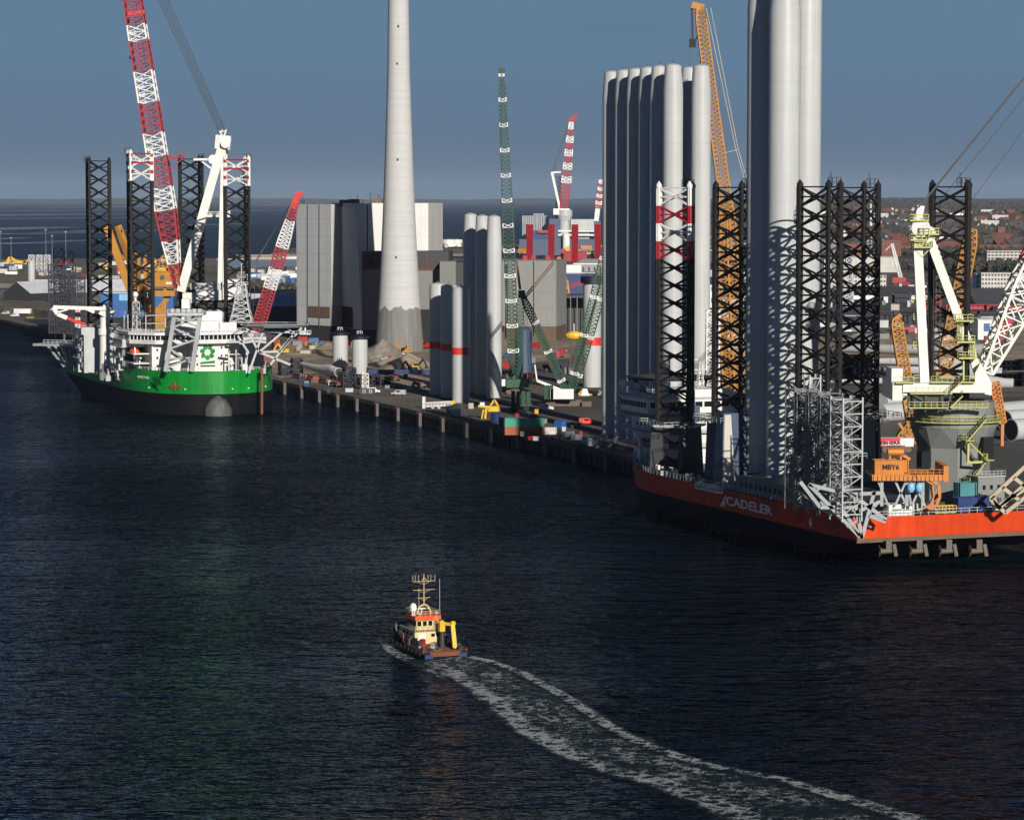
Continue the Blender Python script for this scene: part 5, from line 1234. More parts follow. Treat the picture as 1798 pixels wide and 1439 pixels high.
def tyre(x, y, z, ax):
    m = MB(); n, k = 10, 6
    vs = []
    for i in range(n):
        a = 2 * math.pi * i / n
        for j in range(k):
            b = 2 * math.pi * j / k; r = .42 + .16 * math.cos(b); o = .16 * math.sin(b)
            c = V((r * math.cos(a), o, r * math.sin(a))) if ax == 'y' else V((o, r * math.cos(a), r * math.sin(a)))
            vs.append(c + V((x, y, z)))
    m.add(vs, [(i * k + j, ((i + 1) % n) * k + j, ((i + 1) % n) * k + (j + 1) % k, i * k + (j + 1) % k) for i in range(n) for j in range(k)])
    m.build('tyre_fender', M['tyre'], tug, True)
for k in range(9): tyre(1.2 + k * 1.75, 3.95 if k < 7 else 3.5, 1.0, 'y'); tyre(1.2 + k * 1.75, -3.95 if k < 7 else -3.5, 1.0, 'y')
for y in (-2.9, 2.9): m = MB(); m.box((-.1, y, .6), (.5, 1.3, .9)); m.build('stern_fender', M['blue'], tug)
m = MB(); m.tube((18.6, 0, .5), (19.8, 0, 3.6), 1.1, 1.0, 10); m.build('bow_fender', M['tyre'], tug)
m = MB()
for s in (-1, 1): m.bx(.1, 9, s * 3.7 - .08, s * 3.7 + .08, 1.15, 1.75)
m.bx(0, .15, -3.6, 3.6, 1.15, 1.6); m.build('bulwark', M['rust'], tug)
m = MB(); m.prism([(7.4, 2.4), (14.5, 2.4), (15.6, 1.4), (15.6, -1.4), (14.5, -2.4), (7.4, -2.4)], 1.2, 3.95); m.build('deckhouse', M['cream'], tug)
m = MB(); m.prism([(7.2, 2.55), (14.7, 2.55), (15.8, 1.5), (15.8, -1.5), (14.7, -2.55), (7.2, -2.55)], 3.96, 4.1); m.build('deckhouse_roof', M['grey'], tug)
m = MB(); m.prism([(8, 1.9), (12.2, 1.9), (13.2, 1.0), (13.2, -1.0), (12.2, -1.9), (8, -1.9)], 4.1, 6.0); m.build('wheelhouse', M['cream'], tug)
for pts, n in ((((8, 1.9), (8, -1.9)), 4), (((12.2, 1.9), (8, 1.9)), 4), (((8, -1.9), (12.2, -1.9)), 4)):
    (x0, y0), (x1, y1) = pts; windows_row(tug, (x1, y1, 0), (x0, y0, 0), 4.9, 5.8, n, .3, -.05); windows_row(tug, (x0, y0, 0), (x1, y1, 0), 4.9, 5.8, n, .3, -.05) if 0 else None
m = MB(); m.prism([(7.7, 2.2), (12.4, 2.2), (13.5, 1.2), (13.5, -1.2), (12.4, -2.2), (7.7, -2.2)], 6.0, 6.75); m.build('roof_band', M['lifeboat'], tug)
m = MB(); m.rail([(7.8, -2.1, 6.75), (7.8, 2.1, 6.75), (12.4, 2.1, 6.75), (13.3, 1.2, 6.75), (13.3, -1.2, 6.75), (12.4, -2.1, 6.75), (7.8, -2.1, 6.75)], .9, .8, .05); m.build('roof_rail', M['cream'], tug)
m = MB(); mx = 9.6; pts = [V((mx, 1.15 * math.cos(a), 6.75 + 1.9 * math.sin(a))) for a in [i * math.pi / 10 for i in range(11)]]
for p, q in zip(pts, pts[1:]): m.tube(p, q, .13, None, 6)
m.tube((mx, 0, 8.6), (mx, 0, 14.4), .08, .04, 6)
for z, w in ((9.9, 1.1), (11.4, 1.9), (13.0, 1.9)): m.bar((mx, -w, z), (mx, w, z), .06); m.bar((mx, -w * .6, z), (mx, 0, z - .6), .04); m.bar((mx, w * .6, z), (mx, 0, z - .6), .04)
for y in (-1.9, -1.2, -.7, .9, 1.5, 1.9): m.bar((mx, y, 13.0), (mx, y, 14.2), .045)
m.bar((mx, .35, 13.1), (mx, 0, 13.8), .06); m.bar((mx, -.5, 13.1), (mx, 0, 13.8), .06); m.build('mast', M['cream'], tug)
m = MB(); m.bar((8, -2.1, 6.7), (8, -2.1, 13.6), .06); m.build('whip_aerial', M['lightgrey'], tug)
m = MB(); m.bar((8.2, 1.4, 6.7), (8.2, 1.4, 12.0), .05); m.build('whip_aerial', M['lightgrey'], tug)
m = MB(); m.tube((9.2, 2.0, 6.7), (9.2, 2.0, 7.7), .3, None, 8); m.lathe((9.2, 2.0, 7.6), [(0, .5), (.9, .55), (1.3, .4), (1.5, .1)], 12); m.build('radar_dome', M['white'], tug, True)
m = MB(); m.rail([(7.2, 2.4, 4.1), (7.2, -2.4, 4.1)], .9, .8, .05); m.bar((7.6, -1.5, 4.1), (7.6, -1.5, 6.7), .06); m.bar((7.6, -1.1, 4.1), (7.6, -1.1, 6.7), .06)
for k in range(7): m.bar((7.6, -1.5, 4.3 + k * .35), (7.6, -1.1, 4.3 + k * .35), .05)
m.build('ladder', M['cream'], tug)
m = MB(); m.bx(7.2, 7.4, .6, 1.9, 1.3, 3.5); m.build('door', M['ivory'], tug)
m = MB(); m.rail([(9.4, 3.6, 2.6), (13, 3.4, 2.9), (16, 2.6, 3.2), (18.4, 1.2, 3.5), (18.4, -1.2, 3.5), (16, -2.6, 3.2), (13, -3.4, 2.9), (9.4, -3.6, 2.6)], .8, 1.2, .05); m.build('bow_rail', M['lightgrey'], tug)
for x in (8.6, 10.4, 12.2):
    m = MB(); m.bx(x, x + .7, 2.4, 2.44, 3.1, 3.6); m.build('porthole', M['glass'], tug)
for y in (-1.9, -1.0): m = MB(); m.bx(7.33, 7.38, y, y + .6, 2.9, 3.5); m.build('porthole', M['glass'], tug)
m = MB(); m.bx(10.6, 10.9, -1.3, 1.3, 7.6, 7.8); m.bar((10.75, 0, 6.75), (10.75, 0, 7.6), .12); m.build('radar_bar', M['white'], tug)
for y in (-1.7, 1.3): m = MB(); m.box((8.3, y, 7.2), (.3, .4, .3)); m.bar((8.3, y, 6.7), (8.3, y, 7.1), .08); m.build('deck_lamp', M['lightgrey'], tug)
m = MB(); m.tube((8.6, 1.5, 4.1), (8.6, 1.5, 5.6), .3, .25, 8); m.build('exhaust_pipe', M['dark'], tug)
# folded yellow crane on the starboard side
ck = bpy.data.objects.new('deck_crane', None); COL.objects.link(ck); ck.parent = tug
m = MB(); m.tube((5.6, -1.6, 1.1), (5.6, -1.6, 4.4), .42, .36, 10); m.build('pillar', M['dark'], ck, True)
m = MB(); m.box((5.6, -1.5, 5.0), (.9, .9, 1.7)); m.ball((5.6, -1.5, 5.7), .55, 10); m.build('slew_head', M['yellow'], ck)
m = MB(); m.beam((5.6, -1.7, 5.6), (4.4, -3.0, 5.5), .5, .5); m.build('upper_arm', M['yellow'], ck)
m = MB(); m.beam((4.4, -3.0, 5.9), (2.4, -2.7, 1.3), .42, .5); m.beam((4.0, -2.6, 5.5), (2.3, -2.3, 1.5), .28, .35); m.ball((4.4, -3, 5.7), .5, 10); m.build('folded_arm', M['yellow'], ck)
m = MB(); m.tube((6.6, -.6, 1.2), (6.6, .9, 1.2), .55, None, 10); m.bx(6.1, 7.1, -.9, -.7, 1.15, 2); m.bx(6.1, 7.1, 1.0, 1.2, 1.15, 2); m.build('tow_winch', M['dark'], tug)
rr = random.Random(4)
for x, y, mt, h in ((8.3, 2.9, 'dark', 2.0), (7.6, 3.1, 'steel', 1.5), (1.6, 1.9, 'dark', .7), (2.6, -3.2, 'dark', 1.2), (4.9, -3.3, 'dark', 1.5), (3.9, 1.5, 'deckred', .8), (5.0, .2, 'steel', 1.1), (6.2, 2.9, 'black', 1.9), (5.2, 1.6, 'redbright', .9), (5.9, 2.2, 'dark', 1.4), (4.6, 2.6, 'blue', .7), (6.4, 1.4, 'red', 1.6), (3.2, -.2, 'rust', .3), (2.2, 2.9, 'dark', .9), (1.2, -3, 'dark', .9), (.9, 1, 'yellow', .35), (4.4, .6, 'lightgrey', .5), (7.0, -2, 'dark', 2.6)):
    m = MB(); m.box((x, y, 1.15 + h / 2), (.7, .6, h), rr.random()); m.build('deck_gear', M[mt], tug)
m = MB(); m.tube((3.4, 2.9, 1.1), (3.4, 2.9, 1.9), .18, None, 8); m.tube((3.9, 2.9, 1.1), (3.9, 2.9, 1.9), .18, None, 8); m.bar((3.1, 2.9, 1.65), (4.2, 2.9, 1.65), .14); m.build('bollard', M['white'], tug)
m = MB(); m.bx(9.5, 13.5, 2.45, 2.5, 2.2, 3.0); m.build('side_stripe', M['rust'], tug)
tug.scale = (1.1, 1.1, .95)
# foam
def mat_foam():
    m, n, l, b = nodes('foam')
    b.inputs['Base Color'].default_value = (.36, .39, .4, 1); b.inputs['Roughness'].default_value = .8; b.inputs['Specular IOR Level'].default_value = .1
    tc = n.new('ShaderNodeTexCoord'); at = n.new('ShaderNodeAttribute'); at.attribute_name = 'foam_cover'
    wv = noise(n, l, tc.outputs['Object'], .9, 5, .7); 
    mv = n.new('ShaderNodeMix'); mv.data_type = 'RGBA'; mv.inputs[0].default_value = .16; l.new(tc.outputs['Object'], mv.inputs[6]); 
    sc = n.new('ShaderNodeVectorMath'); sc.operation = 'MULTIPLY_ADD'; l.new(wv.outputs['Color'], sc.inputs[0]); sc.inputs[1].default_value = (4.5, 4.5, 0); l.new(tc.outputs['Object'], sc.inputs[2])
    vo = n.new('ShaderNodeTexVoronoi'); vo.feature = 'DISTANCE_TO_EDGE'; vo.inputs['Scale'].default_value = .42; l.new(sc.outputs[0], vo.inputs['Vector'])
    fine = noise(n, l, tc.outputs['Object'], 2.2, 4, .75)
    mid = noise(n, l, tc.outputs['Object'], .55, 4, .7)
    def math_(op, a, b2, c=None):
        x = n.new('ShaderNodeMath'); x.operation = op
        for i, v in enumerate((a, b2, c)):
            if v is None: continue
            if isinstance(v, (int, float)): x.inputs[i].default_value = v
            else: l.new(v, x.inputs[i])
        return x.outputs[0]
    lace = math_('SUBTRACT', .14, vo.outputs['Distance'])             # thin web
    lace = math_('MULTIPLY', lace, 2.6)
    t = math_('ADD', math_('MULTIPLY_ADD', fine.outputs[0], .9, lace), math_('MULTIPLY', mid.outputs[0], .9))
    brk = noise(n, l, tc.outputs['Object'], .11, 3, .7)
    t = math_('ADD', t, math_('MULTIPLY_ADD', brk.outputs[0], 1.1, -.55))
    th = math_('MULTIPLY_ADD', at.outputs['Fac'], -1.0, 1.62)
    al = math_('MULTIPLY', math_('SUBTRACT', t, th), 2.4)
    cl = n.new('ShaderNodeClamp'); l.new(al, cl.inputs[0]); cl.inputs[2].default_value = .75
    tl = math_('MULTIPLY', math_('SUBTRACT', at.outputs['Fac'], .12), 1.1)
    ct = n.new('ShaderNodeClamp'); l.new(tl, ct.inputs[0]); ct.inputs[2].default_value = .5
    l.new(math_('MAXIMUM', cl.outputs[0], ct.outputs[0]), b.inputs['Alpha'])
    l.new(mix(n, l, cl.outputs[0], (.014, .03, .036), (.5, .53, .54)), b.inputs['Base Color']); return m
M['foam'] = mat_foam()
def foam(cl, bands, name, n_across=24, label=None):
    """cl: list of (left px point, right px point) at successive stations; bands(v, t) -> density"""
    mb = MB(); dens = []; rows = []
    def cat(a, b, c, d, t): return .5 * ((2 * b) + (-a + c) * t + (2 * a - 5 * b + 4 * c - d) * t * t + (-a + 3 * b - 3 * c + d) * t ** 3)
    st_ = [(V(p).to_3d(), V(q).to_3d()) for p, q in cl]; N_ = len(st_)
    L = []
    for i in range(N_ - 1):
        for k in range(10):
            t = k / 10; g = [st_[max(0, min(N_ - 1, i + o))] for o in (-1, 0, 1, 2)]
            L.append(tuple(cat(g[0][s], g[1][s], g[2][s], g[3][s], t) for s in (0, 1)))
    L.append(st_[-1])
    for j, (a, b) in enumerate(L):
        t = j / (len(L) - 1)
        for i in range(n_across + 1):
            v = i / n_across; p = a.lerp(b, v); w = G(p.x, p.y, .05); mb.v.append(w); dens.append(bands(v, t))
    k = n_across + 1
    for j in range(len(L) - 1):
        for i in range(n_across): mb.f.append([j * k + i, j * k + i + 1, (j + 1) * k + i + 1, (j + 1) * k + i]); mb.m.append(0)
    o = mb.build(name, M['foam'])
    at = o.data.attributes.new('foam_cover', 'FLOAT', 'POINT'); at.data.foreach_set('value', dens)
    if o.data.polygons[0].normal.z < 0: o.data.flip_normals()
    o['kind'] = 'stuff'; o['label'] = 'white foaming wake trailing behind the small work boat'; return o
def bump_(v, c, w): return min(1.0, 1.7 * max(0.0, 1 - abs(v - c) / w))
def wake(v, t):
    e = .93 - .2 * t
    l = bump_(v, .18, .19) * e; r = bump_(v, .88, .11) * e
    c = (.6 - .06 * t) * bump_(v, .5, .5)
    st0 = bump_(v, .5, .6) * max(0, .78 - t * 4)
    return max(l, r, c, st0) * min(1, 1.25 - t * .35)
foam([((735, 1163), (822, 1148)), ((755, 1174), (880, 1160)), ((778, 1188), (935, 1180)), ((808, 1208), (985, 1206)), ((845, 1240), (1045, 1240)), ((890, 1280), (1100, 1276)), ((950, 1316), (1165, 1306)), ((1030, 1352), (1270, 1340)), ((1120, 1378), (1390, 1362)), ((1210, 1415), (1500, 1392)), ((1290, 1460), (1640, 1432)), ((1360, 1500), (1760, 1470))], wake, 'wake_foam', 30)
foam([((664, 1128), (686, 1128)), ((668, 1140), (694, 1136)), ((684, 1152), (712, 1146)), ((708, 1164), (735, 1156)), ((735, 1178), (765, 1160)), ((770, 1198), (800, 1176))], lambda v, t: (.8 * bump_(v, .55, .6)) * (1 - .4 * t) * (.6 + .4 * min(1, t * 6)), 'wake_foam', 10)
# ------------------------------------------------------------------ cranes on the quay
def wpart(t, name, mat, f, smooth=False):
    q = MB(True); f(q)
    return q.build_each(name, mat, t, smooth) if hasattr(q, 'cuts') else q.build(name, mat, t, smooth)
def tracks(t, c, rz, L=9, gap=7, mat='dark', pad='brown'):
    mm = Matrix.Rotation(rz, 3, 'Z'); o = V(c)
    for s in (-1, 1):
        q = MB(True)
        prof = [(-L / 2, .6), (-L / 2 + .6, 0), (L / 2 - .6, 0), (L / 2, .6), (L / 2, 1.0), (L / 2 - .6, 1.6), (-L / 2 + .6, 1.6), (-L / 2, 1.0)]
        a = [o + mm @ V((x, s * gap / 2 - .7, z)) for x, z in prof]; b = [o + mm @ V((x, s * gap / 2 + .7, z)) for x, z in prof]; n = len(prof)
        q.add(a + b, [tuple(range(n)), tuple(range(2 * n - 1, n - 1, -1))] + [(i + n, (i + 1) % n + n, (i + 1) % n, i) for i in range(n)])
        q.build('track', M[pad], t)
    q = MB(True); q.box(o + V((0, 0, 1.3)), (5, gap - 1.5, 1.2), rz); q.build('carbody', M[mat], t)
# tall dark green boom crane
Yg = 1093; gb_ = G(905, 690)
t = thing('crawler_crane', 'dark green crawler crane with very tall thin upright lattice boom', 'crawler crane', gb_)
tracks(t, gb_, R(15), 10, 8)
wpart(t, 'house', M['cranegreen'], lambda q: q.box(gb_ + V((.5, 0, 3.9)), (9, 5, 3.2), R(10)))
wpart(t, 'counterweight', M['cranegreen'], lambda q: ([q.box(gb_ + V((-3 + k * 2.2, 3.6, 5.2)), (1.6, 2.4, 4.4), R(5)).cut() for k in range(5)]))
wpart(t, 'cab', M['white'], lambda q: q.box(gb_ + V((-4.8, -2, 4.2)), (1.8, 2.2, 2.6)))
wpart(t, 'boom', [M['cranegreen'], M['white']], lambda q: q.lattice(P(903, 655, Yg), P(880.5, 127, Yg), [(0, 1.2, 1.2), (.05, 4.0, 3.6), (.45, 3.9, 3.5), (.96, 2.5, 2.4), (1, 1.6, 1.6)], 72, .42, .2, cols=[1 if k % 6 == 5 else 0 for k in range(72)]))
wpart(t, 'boom_head', M['cranegreen'], lambda q: (q.box(P(880.5, 125, Yg), (2.6, 2.4, 1.8)), q.bar(P(881, 124, Yg), P(880, 119, Yg), .4)))
wpart(t, 'hoist_rope', M['rope'], lambda q: (q.bar(P(888, 200, Yg + 3), P(902, 370, Yg + 3), .14), q.bar(P(902, 370, Yg + 3), P(906, 460, Yg + 3), .14)))
wpart(t, 'back_mast', M['cranegreen'], lambda q: q.lattice(P(911, 660, Yg + 3), P(914, 515, Yg + 3), [(0, 1.2, 1.2), (.1, 2.8, 2.4), (.9, 2.6, 2.2), (1, 1.2, 1.2)], 22, .36, .18))
wpart(t, 'hook_block', M['black'], lambda q: (q.box(P(882, 577, Yg - 8), (1.4, 1, 2.2)), q.bar(P(882, 575, Yg - 8), P(880.5, 130, Yg - 2), .1)))
# counterweight wagon
wb = G(914, 722)
t = thing('ballast_wagon', 'dark green ballast wagon on big black wheels near the quay edge', 'ballast wagon', wb)
wpart(t, 'ballast', M['cranegreen'], lambda q: [q.box(wb + V((-2.6 + 1.8 * k, 0, 4.9)), (1.4, 3.4, 4.6 - .4 * (k % 2))).cut() for k in range(4)])
wpart(t, 'frame', M['cranegreen'], lambda q: q.box(wb + V((0, 0, 2.3)), (8, 3.6, .9)))
for dx in (-2.4, 2.0):
    for dy in (-1.7, 1.7): q = MB(True); q.tube(wb + V((dx, dy - .6, 1.05)), wb + V((dx, dy + .6, 1.05)), 1.05, None, 14); q.build('wheel', M['tyre'], t, True)
# green derrick crane
db = G(998, 712)
t = thing('derrick_crane', 'green crawler crane with spread derrick mast and leaning twin lattice boom', 'crawler crane', db)
tracks(t, db + V((0, 3, 0)), R(8), 12, 9, 'cranegreen')
for k, px in enumerate((967, 1030)):
    q = MB(True); c = G(px, 713); q.box(c + V((0, 0, .9)), (3.4, 3, 1.8)); q.build('outrigger_pad', M['brown'], t)
Yd = 1022
wpart(t, 'house', M['white'], lambda q: q.box(P(985, 691, Yd), (9, 4, 3.6)))
wpart(t, 'counterweight', M['cranegreen'], lambda q: [q.box(P(958 + 5.5 * k, 688, Yd), (1.0, 4, 5)).cut() for k in range(3)])
wpart(t, 'house_arm', M['white'], lambda q: (q.beam(P(943, 668, Yd), P(1000, 690, Yd), 1.1, .9), q.beam(P(943, 668, Yd), P(939, 640, Yd), .5)))
wpart(t, 'derrick_mast', [M['cranegreen'], M['white']], lambda q: q.lattice(P(996, 690, Yd), P(917, 518, Yd), [(0, 1, 1), (.12, 2.6, 2.4), (.86, 2.6, 2.4), (1, 1.4, 1.4)], 34, .42, .22, cols=[1 if k % 10 == 4 else 0 for k in range(34)]))
wpart(t, 'boom', [M['cranegreen'], M['white']], lambda q: (q.lattice(P(1000, 688, Yd), P(1068, 420, Yd), [(0, 1, 1), (.1, 2.5, 2.4), (1, 2.5, 2.4)], 44, .4, .2, cols=[1 if k % 11 == 5 else 0 for k in range(44)]), q.lattice(P(1006, 688, Yd + 3), P(1084, 420, Yd + 3), [(0, 1, 1), (.1, 3, 2.4), (1, 3, 2.4)], 40, .36, .18, cols=[1 if k % 10 == 4 else 0 for k in range(40)])))
wpart(t, 'mast_head', M['cranegreen'], lambda q: (q.box(P(916, 516, Yd), (2.4, 2, 2.6)), q.box(P(921, 522, Yd), (1.2, 1.2, 1.4))))
wpart(t, 'pendant', M['brown'], lambda q: (q.bar(P(921, 520, Yd), P(971, 459, Yd), .45), q.bar(P(923, 523, Yd), P(973, 462, Yd), .45), q.bar(P(914, 508, Yd), P(907, 454, Yd), .6), q.bar(P(912, 508, Yd), P(905, 454, Yd), .3)))
wpart(t, 'hoist_rope', M['rope'], lambda q: [q.bar(P(917 + k, 522, Yd + 1), P(930 + k * 6, 655, Yd + 1), .1) for k in range(3)])
# large orange crane
Yo = 965; ob = P(1292, 347, Yo); ob.z = 5
t = thing('orange_crane', 'large orange lattice boom crane towering behind the grey tower row', 'crawler crane', ob)
tracks(t, ob, R(20), 12, 9)
wpart(t, 'house', M['craneyellow'], lambda q: q.box(ob + V((0, 1, 4.6)), (9, 6, 5), R(20)))
wpart(t, 'boom', M['craneyellow'], lambda q: q.lattice(P(1276, 372, Yo), P(1228, 12, Yo), [(0, 4.6, 4), (.08, 4.0, 3.4), (.93, 3.3, 2.8), (1, 1.6, 1.6)], 46, .5, .22))
wpart(t, 'boom_shoulder', M['craneyellow'], lambda q: (q.lattice(P(1274, 455, Yo), P(1276, 372, Yo), [(0, 7.6, 4), (.5, 7.4, 4), (1, 4.4, 4)], 9, .6, .3), [q.beam(P(1262 + k * 8, 455, Yo - 2.2), P(1268 + k * 4, 372, Yo - 2.2), .5) for k in range(4)]))
wpart(t, 'lower_boom', M['craneyellow'], lambda q: (q.lattice(P(1282, 735, Yo), P(1268, 455, Yo), [(0, 2.6, 3), (.1, 4, 4), (1, 3.6, 4)], 24, .6, .32), q.lattice(P(1302, 735, Yo + 2), P(1286, 455, Yo + 2), [(0, 2.6, 3), (.1, 4, 4), (1, 3.6, 4)], 24, .6, .32)))
wpart(t, 'boom_head', M['craneyellow'], lambda q: (q.beam(P(1214, 9, Yo), P(1236, 14, Yo), 2, 2.2), q.beam(P(1216, 14, Yo), P(1231, 30, Yo), .8)))
wpart(t, 'head_cable', M['black'], lambda q: (q.beam(P(1215, 14, Yo), P(1216, 70, Yo), .8, .5), q.box(P(1216, 76, Yo), (2.2, 1.4, 2.8)), q.bar(P(1217, 80, Yo), P(1226, 60, Yo), .3)))
wpart(t, 'hook_rope', M['rope'], lambda q: q.bar(P(1212, 16, Yo), P(1211, 125, Yo), .12))
wpart(t, 'pendant', M['beige'], lambda q: (q.bar(P(1240, 14, Yo), P(1292, 262, Yo), .22), q.bar(P(1248, 14, Yo), P(1296, 262, Yo), .22), q.bar(P(1292, 262, Yo), P(1332, 400, Yo), .22), q.bar(P(1296, 262, Yo), P(1336, 400, Yo), .22), q.bar(P(1268, 270, Yo), P(1297, 262, Yo), .2)))
# white scaffolding tower by it
wt = P(1252, 347, 812); wt.z = 5
t = thing('stair_tower', 'white scaffolding stair tower standing beside the orange crane', 'stair tower', wt)
wpart(t, 'scaffold', M['white'], lambda q: q.lattice(wt, P(1252, 545, 812), [(0, 4, 4), (1, 3.6, 3.6)], 16, .34, .2))
wpart(t, 'landing', M['lightgrey'], lambda q: [q.box(wt + V((0, 0, 2.6 * k)), (3.4, 3.4, .15)).cut() for k in range(1, 16)])
# red and white crane behind the green ship
Yw = 1260; wb = P(452, 347, Yw); wb.z = 5
t = thing('lattice_crane', 'red and white banded lattice crane leaning beside the power station', 'crawler crane', wb)
tracks(t, wb, R(30), 9, 7)
wpart(t, 'house', M['red'], lambda q: q.box(wb + V((-1, 1, 3.8)), (8, 5, 3.6), R(20)))
cb_ = [0] * 3 + [1] * 9 + [0] * 8 + [1] * 9 + [0] * 9
bl = [(590, 0), (556, 0), (507, 1), (472, 0), (432, 1), (388, 0), (350, 0)]
f1, t1 = P(447, 596, Yw), P(522, 345, Yw); colw = []
for k in range(42):
    py = 596 + (345 - 596) * (k + .5) / 42
    colw.append(1 if (472 < py <= 507 or 388 < py <= 432) else 0)
wpart(t, 'boom', [M['red'], M['white']], lambda q: q.lattice(f1, t1, [(0, 2, 2), (.12, 5.6, 4.5), (.7, 5.2, 4), (.88, 3.4, 3), (1, 2.4, 2)], 42, .4, .24, cols=colw))
wpart(t, 'boom_head', M['redbright'], lambda q: (q.beam(P(515, 366, Yw), P(524, 340, Yw), 2.6, 2.4), q.beam(P(520, 341, Yw), P(534, 338, Yw), 1.4, 1.4)))
wpart(t, 'hook_block', M['dark'], lambda q: (q.bar(P(532, 340, Yw), P(531.5, 352, Yw), .2), q.box(P(531.5, 354, Yw), (1.8, 1, 1.6))))
wpart(t, 'pendant', M['rope'], lambda q: [q.bar(P(517, 348, Yw), P(452 - 3 * k, 456 + 3 * k, Yw), .2) for k in range(3)] + [q.bar(P(452, 456, Yw), P(440, 590, Yw), .2)])
# yellow sheerlegs
Yy = 1310; yb = P(262, 347, Yy); yb.z = 5
t = thing('sheerleg_crane', 'yellow heavy crane with two slanting box beams behind the green ship', 'heavy crane', yb)
wpart(t, 'machinery_house', M['orange' if 0 else 'craneyellow'], lambda q: (q.bx(P(262, 0, Yy).x, P(312, 0, Yy).x, Yy, Yy + 10, P(0, 503, Yy).z, P(0, 478, Yy).z)))
wpart(t, 'house_sign', M['white'], lambda q: q.bx(P(287, 0, Yy).x, P(311, 0, Yy).x, Yy - .25, Yy - .05, P(0, 499, Yy).z, P(0, 495, Yy).z))
wpart(t, 'emblem', M['dark'], lambda q: q.tube(P(285, 487, Yy - .1), P(285, 487, Yy - .3), 1.1, None, 12))
wpart(t, 'slanting_beam', M['craneyellow'], lambda q: (q.beam(P(187, 396, Yy - 3), P(243, 548, Yy - 3), 2.4, 3.4).cut(), q.beam(P(207, 396, Yy + 6), P(262, 552, Yy + 6), 2.4, 3.4)))
wpart(t, 'beam_tip', M['black'], lambda q: (q.beam(P(184, 395, Yy - 3), P(190, 410, Yy - 3.4), 1.2, 3.6).cut(), q.beam(P(204, 395, Yy + 6), P(210, 410, Yy + 5.6), 1.2, 3.6)))
def yl(q):
    for px in (232, 244, 255, 263, 290): q.beam(P(px, 446 if px < 262 else 505, Yy + 3), P(px + (0 if px < 262 else -2), 640, Yy + 3), 1.4, 1.4)
    for a, b in (((262, 478), (288, 448)), ((288, 448), (312, 478)), ((265, 450), (300, 478)), ((300, 448), (268, 478)), ((294, 440), (294, 478)), ((232, 460), (262, 480)), ((300, 515), (264, 555)), ((264, 515), (300, 512)), ((312, 503), (280, 545)), ((236, 446), (258, 448)), ((206, 441), (226, 460))): q.beam(P(*a, Yy + 3), P(*b, Yy + 3), .9, .9)
wpart(t, 'steel_frame', M['craneyellow'], yl)
wpart(t, 'lower_platform', M['craneyellow'], lambda q: (q.bx(P(258, 0, Yy).x, P(302, 0, Yy).x, Yy, Yy + 8, P(0, 520, Yy).z, P(0, 510, Yy).z)))
wpart(t, 'lower_house', M['craneyellow'], lambda q: q.bx(P(258, 0, Yy).x, P(281, 0, Yy).x, Yy + 1, Yy + 8, 5, P(0, 540, Yy).z))
# mobile crane with striped body behind the red ship
lb_ = G(1570, 792)
t = thing('striped_crane', 'red and white striped crane with short orange lattice boom behind the red ship', 'crawler crane', lb_)
tracks(t, lb_, R(5), 9, 6)
wpart(t, 'house', M['white'], lambda q: q.bx(lb_.x - 7, lb_.x + 5.5, lb_.y - 2, lb_.y + 2.5, 6.6, 9.0))
wpart(t, 'stripe', M['redbright'], lambda q: (q.bx(lb_.x - 7.05, lb_.x + 1.5, lb_.y - 2.1, lb_.y - 1.9, 8.15, 9.05).cut(), q.bx(lb_.x - 7.05, lb_.x + 3, lb_.y - 2.1, lb_.y - 1.9, 6.5, 7.0)))
inv = MAT0[t].inverted(); text('LIEBHERR', 1.25, M['black'], t, inv @ V((lb_.x - 2, lb_.y - 2.15, 7.62)), (1, 0, 0), (0, 0, 1), bold=.04, sx=1.35)
wpart(t, 'boom', M['craneyellow'], lambda q: q.lattice(P(1608, 778, 846), P(1573, 560, 846), [(0, 1.2, 1.2), (.1, 3.4, 3), (.95, 3.2, 2.8), (1, 2, 2)], 26, .42, .24))
wpart(t, 'boom_base', M['craneyellow'], lambda q: (q.lattice(P(1582, 770, 846), P(1604, 742, 846), [(0, 3, 3), (1, 3, 3)], 4, .4, .25), q.beam(P(1578, 742, 845), P(1596, 768, 845), .8), q.box(P(1578, 775, 845), (2, 2, 2))))
wpart(t, 'hook_rope', M['rust'], lambda q: q.bar(P(1564, 575, 846), P(1562, 690, 846), .1))
wpart(t, 'boom_head', M['craneyellow'], lambda q: q.beam(P(1569, 562, 846), P(1582, 552, 846), 1.4, 1.2))
# orange boom far behind the crane and short one at the right
yb = P(1660, 347, 1150); yb.z = 5
t = thing('far_orange_crane', 'orange lattice crane seen through the aft lattice leg', 'crawler crane', yb)
wpart(t, 'house', M['craneyellow'], lambda q: q.box(yb + V((0, 0, 3.4)), (7, 5, 4.5)))
wpart(t, 'boom', M['craneyellow'], lambda q: q.lattice(P(1656, 655, 1150), P(1707, 402, 1150), [(0, 2, 2), (.1, 6.2, 4), (.9, 5.5, 4), (1, 3, 3)], 24, .5, .3))
tracks(t, yb, .2, 8, 6)
yb = G(1770, 742)
t = thing('short_orange_jib', 'short orange lattice jib right of the crane house', 'crane jib', P(1752, 742, 860))
wpart(t, 'jib', M['orange'], lambda q: q.lattice(P(1760, 742, 860), P(1745, 672, 860), [(0, 2, 2), (1, 3, 2.6)], 9, .4, .26))
wpart(t, 'post', M['orange'], lambda q: q.beam(P(1760, 742, 860), G(1760, 790) * 1, .9) if 0 else q.beam(P(1760, 742, 860), V((P(1760, 742, 860).x, 860, 5)), .9))
